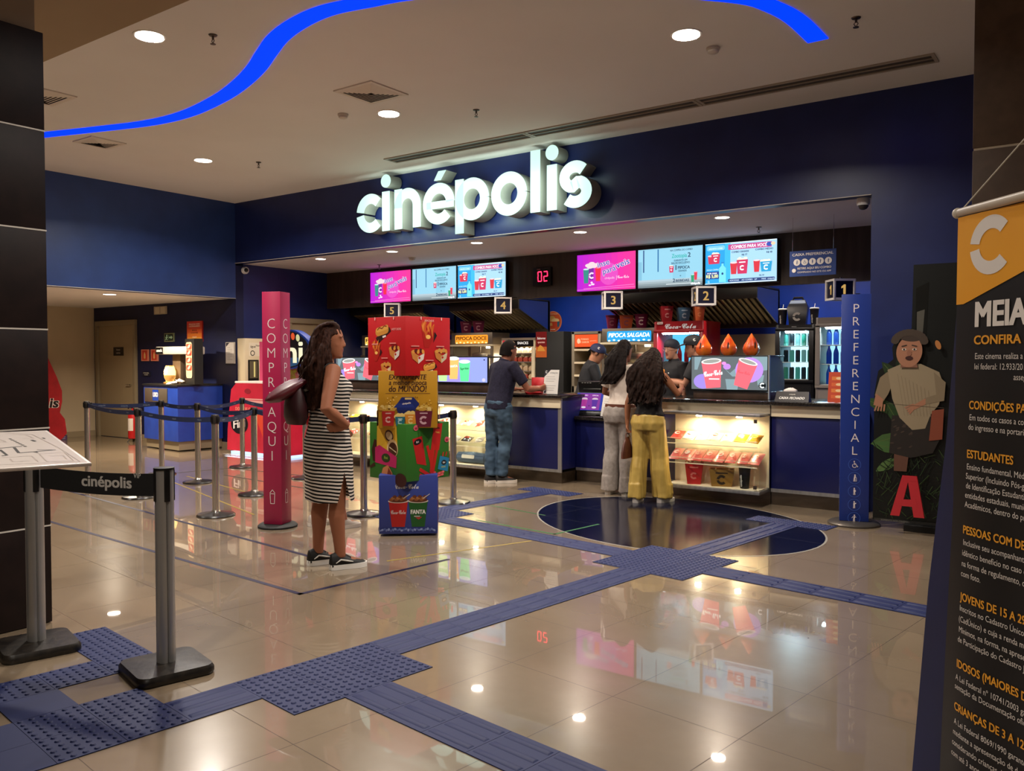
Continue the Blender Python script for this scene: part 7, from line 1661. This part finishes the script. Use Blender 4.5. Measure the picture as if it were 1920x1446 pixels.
mb = MB(); mb.tube([(.02, -.185, 1.245), (.04, -.165, 1.255)], .014, mat('b8b0a4', .3, 1.), 10); mb.build('buckle', t)

# ---- person behind her
Q = Person('person with a red top and pale trainers, almost hidden behind the striped woman', (-5.66, 4.99), R(-20), 1.48, 'f', (3, 0, 0), (0, 5, 0), armR=((.30, .10, 1.13), (.27, .17, .98), (-.3, .5, -.6), (-1, 0, 0), .5), legR=((.14, .10, .49), (.20, .16, .085), -10), skin='a8705a', vs=.009)
Q.body(); Q.brows('2a1810')
Q.cloth('red_top', lambda mb: (Q.torso(mb, .016, .88, 1.43), [Q.arm(mb, a, .016, 1.7) for a in (1, -1)]), mat('a8242c', .7), nz=fold(.006, 8, 8, 4))
Q.cloth('shorts', lambda mb: (Q.torso(mb, .012, .80, 1.05), [Q.leg(mb, a, None, .5, .02) for a in (1, -1)]), mat('2c2a34', .8))
for a in (1, -1): Q.shoe(a, 'b8aca0', 'd8cfc4')
Q.hair('1a100c', [(-100, 100, 26, [back(-.11, 1.53, 1.0), back(-.13, 1.45, 1.1), back(-.14, 1.38, 1.1)])], 5, thick=.016)

# ---- man leaning on the counter
Mn = Person('man in a dark navy polo shirt and jeans leaning on the counter', (-6.02, 8.05), R(-14), 1.70, 'm', (13, -2, -8), (-6, 12, 0),
            armR=((.30, .20, 1.115), (.24, .43, 1.11), (.15, 1, .25), (-1, 0, .2), .5), armL=((-.27, .14, 1.12), (-.12, .38, 1.10), (.5, .9, 0), (0, 0, -1), .5),
            legR=((.075, .05, .48), (.06, .0, .085), 26), legL=((-.09, -.02, .48), (-.03, -.09, .085), 12), skin='8a5640', vs=.008)
Mn.body(); Mn.brows('1a100c')
JE = noisy('washed_denim', '2c3c4c', '465a6c', 6, .8, .2)
Mn.cloth('jeans', lambda mb: (Mn.torso(mb, .02, .80, 1.02), [Mn.leg(mb, a, [.112, .110, .092, .078, .078, .070, .066]) for a in (1, -1)]), JE, nz=fold(.013, 9, 9, 12))
Mn.cloth('polo_shirt', lambda mb: (Mn.torso(mb, .022, .88, 1.44), [Mn.arm(mb, a, .022, .75) for a in (1, -1)], mb.tube([Mn.F((0, -.012, 1.43)), Mn.F((0, -.008, 1.475))], [.078, .07], M_BLACK, 18)), noisy('dark_navy_pique', '1a1826', '221f30', 50, .85, .2), nz=fold(.010, 9, 9, 5))
for a in (1, -1): Mn.shoe(a, '181412', 'd0c6b8')
Mn.hair('120c0a', [(-120, 120, 60, [lambda az, rn: (0, 0, 0)])][:0], 7, front=.05)

# ---- woman in the white shirt
A = Person('woman in a white T-shirt and grey wide trousers, long dark hair, at the low counter', (-4.42, 8.12), R(-2), 1.665, 'f', (4, 0, -6), (-8, 6, 0),
           armR=((.27, .03, 1.12), (.20, .24, 1.06), (-.5, .85, .1), (-.5, -.3, -1), .5), armL=((-.24, .05, 1.12), (-.12, .26, 1.08), (.6, .8, 0), (0, 0, -1), .5), legR=((.10, .0, .49), (.115, -.03, .085), 10), legL=((-.10, .0, .49), (-.12, -.02, .085), -10), skin='7a4e3a', vs=.008)
A.body(); A.brows('1a100c')
GT = noisy('grey_cotton_twill', '8a8078', '9a9088', 30, .85, .2)
A.cloth('trousers', lambda mb: (A.torso(mb, .021, .80, 1.0), [A.leg(mb, a, [.105, .105, .098, .092, .096, .102, .106]) for a in (1, -1)]+[mb.tube([(a*.115, -.03, .2), (a*.118, -.035, .04)], [.103, .108], M_BLACK, 18) for a in (1, -1)]), GT, nz=fold(.018, 12, 12, 2.6))
A.cloth('t_shirt', lambda mb: (A.torso(mb, .013, .96, 1.43), [A.arm(mb, a, .018, .75) for a in (1, -1)]), noisy('white_jersey', 'c4b4a6', 'd0c2b4', 20, .85, .2), nz=fold(.007, 9, 9, 5))
mb = A.mb(); n = 30
mb.loft([[A.F(((.165+.016)*cos(2*pi*j/n), -.010+(.116+.018)*sin(2*pi*j/n), z)) for j in range(n)] for z in (.965, .995)], mat('5a2e1e', .5), caps=False); mb.build('belt', A.t)
for a in (1, -1): A.shoe(a, 'b0a89c', 'd0c8bc')
A.hair('120d0c', [(-95, 70, 96, [back(-.11, 1.53, 1.0), back(-.13, 1.44, 1.1), back(-.135, 1.35, 1.0), lambda az, rn: (-.06+.09*sin(az)+rn.uniform(-.02, .02), -.14+rn.uniform(-.03, .02), 1.28), lambda az, rn: (-.09+.07*sin(az)+rn.uniform(-.02, .02), -.13+rn.uniform(-.03, .02), 1.22)]),
                  (-100, -40, 12, [back(-.02, 1.54, 1.1), back(-.03, 1.44, 1.3), back(-.06, 1.34, 1.5), back(-.09, 1.25, 1.6)])], 11, thick=.012, wave=.02, hx2='1e1613', mass=.005)
# ---- woman in the black top
B = Person('woman in a black top and mustard wide trousers, long curly hair, holding a brown bag', (-3.95, 7.86), R(4), 1.575, 'f', (7, 0, -4), (12, 8, 0),
           armR=((.30, .08, 1.20), (.26, .30, 1.25), (-.3, .8, .5), (-.5, -.3, -1), .5), armL=((-.235, -.04, 1.10), (-.235, -.06, .86), (.05, .05, -1), (1, .1, 0), .7), legR=((.11, .02, .49), (.15, .05, .085), 14), legL=((-.10, -.02, .49), (-.10, -.09, .085), -12), skin='8a583c', vs=.008)
B.body(); B.brows('1a100c')
YT = noisy('mustard_satin', 'a88a42', 'b4964c', 12, .42, .4)
B.cloth('trousers', lambda mb: (B.torso(mb, .021, .80, 1.02), [B.leg(mb, a, [.108, .108, .102, .098, .102, .105, .110]) for a in (1, -1)]+[mb.tube([V(B.legs[a][1])+V((0, 0, .12)), V(B.legs[a][1])+V((0, -.01, -.035))], [.104, .104], M_BLACK, 18) for a in (1, -1)]), YT, nz=fold(.022, 13, 13, 1.5))
B.cloth('black_top', lambda mb: B.torso(mb, .012, .96, 1.42), mat('14100f', .8), nz=fold(.006, 9, 9, 5))
for a in (1, -1): B.shoe(a, 'c8beb2', 'd8d0c6')
B.hair('17100d', [(-115, 115, 130, [back(-.12, 1.53, 1.15), back(-.15, 1.44, 1.5), back(-.16, 1.35, 1.65), back(-.165, 1.26, 1.6), back(-.165, 1.18, 1.4), back(-.16, 1.10, 1.1)]), (-110, 110, 26, [back(-.05, 1.55, 1.15), back(-.06, 1.45, 1.5), back(-.08, 1.35, 1.6)])], 13, thick=.0125, wave=.036, hx2='281a14', mass=.007)
t = thing('handbag', 'brown leather handbag hanging from the hand of the woman in mustard trousers', 'bag', (-3.95, 7.86, 0), R(4))
k = B.k; hx_, hy_, hz_ = -.232*k, -.055*k, .775*k
mb = MB(); br = noisy('brown_leather', '4a2414', '5c2e1a', 12, .45)
mb.loft([[(hx_+a*cos(2*pi*j/18), hy_-.01+b*sin(2*pi*j/18), z) for j in range(18)] for z, a, b in ((.44, .02, .09), (.445, .035, .125), (.50, .04, .12), (.58, .03, .09), (.64, .018, .05), (.66, .008, .02))], br); mb.build('bag_body', t)
mb = MB(); mb.tube([(hx_, hy_-.06, .625), (hx_, hy_-.035, .70), (hx_, hy_, hz_-.085+.06), (hx_, hy_+.03, .70), (hx_, hy_+.045, .625)], .006, br, 8); mb.build('handle', t)
mb = MB(); mb.ell((hx_+.01, hy_+.02, .665), (.014, .014, .014), mat('c8b890', .25, 1.)); mb.build('clasp', t)

# ---- staff
def staff(label, loc, rz, H, lean, head, skin, armR=None, armL=None):
    p = Person(label, loc, rz, H, 'm', lean, head, armR=armR, armL=armL, skin=skin, vs=.009)
    p.body(); p.brows('1a100c')
    p.cloth('polo_shirt', lambda mb: (p.torso(mb, .02, .88, 1.44), [p.arm(mb, a, .022, .75) for a in (1, -1)], mb.tube([p.F((0, -.012, 1.43)), p.F((0, -.008, 1.475))], [.078, .07], M_BLACK, 18)), mat('121116', .8), nz=fold(.008, 9, 9, 5))
    p.cloth('trousers', lambda mb: (p.torso(mb, .012, .80, 1.0), [p.leg(mb, a, None, 2, .02) for a in (1, -1)]), mat('18181c', .8))
    for a in (1, -1): p.shoe(a, '161312', '1c1a18')
    return p
def cap(p, hx, logo=True, fwd=1, side=0, brim='same', name='cap'):
    mb = p.mb(); H = p.Hm; m = mat(hx, .7); n = 28; rings = []
    for i in range(9):
        t_ = i/8; z = .045+.095*sin(t_*pi/2); w = cos(t_*pi/2)*1. if t_ < 1 else .02
        w = max(w, .02)
        rings.append([H @ V((.088*w*cos(2*pi*j/n), -.006+.112*w*sin(2*pi*j/n), z)) for j in range(n)])
    mb.loft([[H @ V((.087*cos(2*pi*j/n), -.006+.111*sin(2*pi*j/n), .012+.038*max(0, sin(2*pi*j/n)))) for j in range(n)]]+[[p+H.to_3x3() @ V((0, 0, .022*max(0, sin(2*pi*j/n))*(1-k/8))) for j, p in enumerate(r_)] for k, r_ in enumerate(rings)], m)
    o = mb.build(name, p.t)
    if brim:
        mb = p.mb(); P = []
        for i in range(15):
            a = R(-65+130*i/14); P.append((.085*sin(a), .062+.045*cos(a)*1.0, .055)); 
        Qs = [(x*1.0, y+.075*sqrt(max(0, 1-(x/.088)**2)), z-.012) for x, y, z in P]
        vs_ = [H @ V(q) for q in P]+[H @ V(q) for q in Qs]+[H @ (V(q)+V((0, 0, .006))) for q in P]+[H @ (V(q)+V((0, 0, .006))) for q in Qs]; N = len(P)
        mb.mesh(vs_, [(i, i+1, N+i+1, N+i) for i in range(N-1)]+[(2*N+i, 3*N+i, 3*N+i+1, 2*N+i+1) for i in range(N-1)]+[(N+i, N+i+1, 3*N+i+1, 3*N+i) for i in range(N-1)], m, True); mb.build('brim', o)
    if logo:
        for sgn in (-1, 1):
            T = H @ frame((sgn*.0825, -.01, .075), (0, sgn*1, 0), (-sgn*.35, 0, 1)); mb = MB(T=MX.Scale(p.k, 4) @ T); mb.k = 20; mb.clogo(0, 0, .016, mat('d8d4d0', .6)); mb.build('cap_logo', o)
    return o
s1_ = staff('worker in a navy cap bending over the low counter till', (-5.92, 9.85), R(-50), 1.68, (14, 0, 0), (-6, 26, 0), '9a6a50', ((.24, .18, 1.12), (.12, .38, 1.0), (-.1, .9, -.3), (0, -.2, -1), .4), ((-.24, .18, 1.12), (-.10, .38, 1.0), (.1, .9, -.3), (0, -.2, -1), .4))
cap(s1_, '161c40', brim='y'); s1_.hair('140e0c', [(-110, 110, 22, [lambda az, rn: s1_.Hm @ V((.078*sin(az), -.01-.098*cos(az), -.015))])], 21, cap=False)
mb = MB(s1_.t); mb = MB(T=MX.Scale(s1_.k, 4)); T = frame(s1_.F((.105, .138, 1.22)), (-.9, .35, 0), s1_.L.to_3x3() @ V((0, 0, 1))); q = mb.at(T); q.k = 40; q.oval(.0, 0, .05, .085, mat('d8b050', .6), 10); mb.build('shirt_print', s1_.t)
s2_ = staff('worker with glasses and a dark hair cover behind the cola screen', (-4.61, 9.87), R(155), 1.70, (2, 0, 0), (6, 4, 0), 'a87860', ((.24, .14, 1.10), (.18, .34, 1.06), (-.4, .9, 0), (0, 0, -1), .4), ((-.215, -.02, 1.12), (-.20, .04, .88), (0, .1, -1), (1, 0, 0), .4))
cap(s2_, '1a1c28', False, brim=None, name='hair_cover')
mb = s2_.mb(); H = s2_.Hm
for q in (-1, 1):
    mb.tube([H @ V((q*.031+.021*cos(2*pi*i/14), .1, .014+.017*sin(2*pi*i/14))) for i in range(15)], .002, mat('b8b4b0', .3, .6), 6); mb.tube([H @ V(p) for p in ((q*.052, .098, .016), (q*.076, .05, .014), (q*.08, -.005, .006))], .002, mat('b8b4b0', .3, .6), 6)
mb.tube([H @ V(p) for p in ((-.011, .1, .017), (.011, .1, .017))], .002, mat('b8b4b0', .3, .6), 6); mb.build('glasses', s2_.t)
mb = MB(T=MX.Scale(s2_.k, 4) @ frame(s2_.F((-.08, .142, 1.30)), (-1, 0, 0), (0, 0, 1))); mb.k = 50; mb.oval(0, 0, .012, .008, mat('d8d4d0', .6)); mb.build('badge', s2_.t)
s3_ = staff('worker in a black cap in profile holding a tray of snacks behind the cola screen', (-4.17, 9.62), R(112), 1.74, (4, 0, 0), (14, 14, 0), 'a07058', ((.22, .16, 1.14), (.10, .34, 1.18), (-.2, .9, .35), (0, -.3, -1), .35), ((-.22, .16, 1.14), (-.08, .36, 1.18), (.2, .9, .35), (0, -.3, -1), .35))
cap(s3_, '141318'); s3_.hair('140e0c', [(-110, 110, 22, [lambda az, rn: s3_.Hm @ V((.078*sin(az), -.01-.098*cos(az), -.015))])], 22, cap=False)
t = thing('snack_tray', 'tray of orange fries held by the worker in the black cap', 'tray', (-4.17, 9.62, 0), R(112))
mb = MB(); k = s3_.k; mb.loft([[(a*sx*k, (.45+b*sy)*k, z*k) for sx, sy in ((-1, -1), (1, -1), (1, 1), (-1, 1))] for a, b, z in ((.07, .05, 1.215), (.095, .07, 1.265))], mat('b8683a', .6), sm=False); mb.build('paper_boat', t)
mb = MB(); rn = random.Random(4)
for i in range(26):
    x, y = rn.uniform(-.075, .075)*k, (.45+rn.uniform(-.05, .05))*k; mb.tube([(x, y, 1.25*k), (x+rn.uniform(-.02, .02), y+rn.uniform(-.02, .02), (1.33+rn.uniform(-.03, .03))*k)], .0055, mat(('d89038', 'c87828', 'e0a048')[i % 3], .6), 6)
o = mb.build('fries', t); o['kind'] = 'stuff'
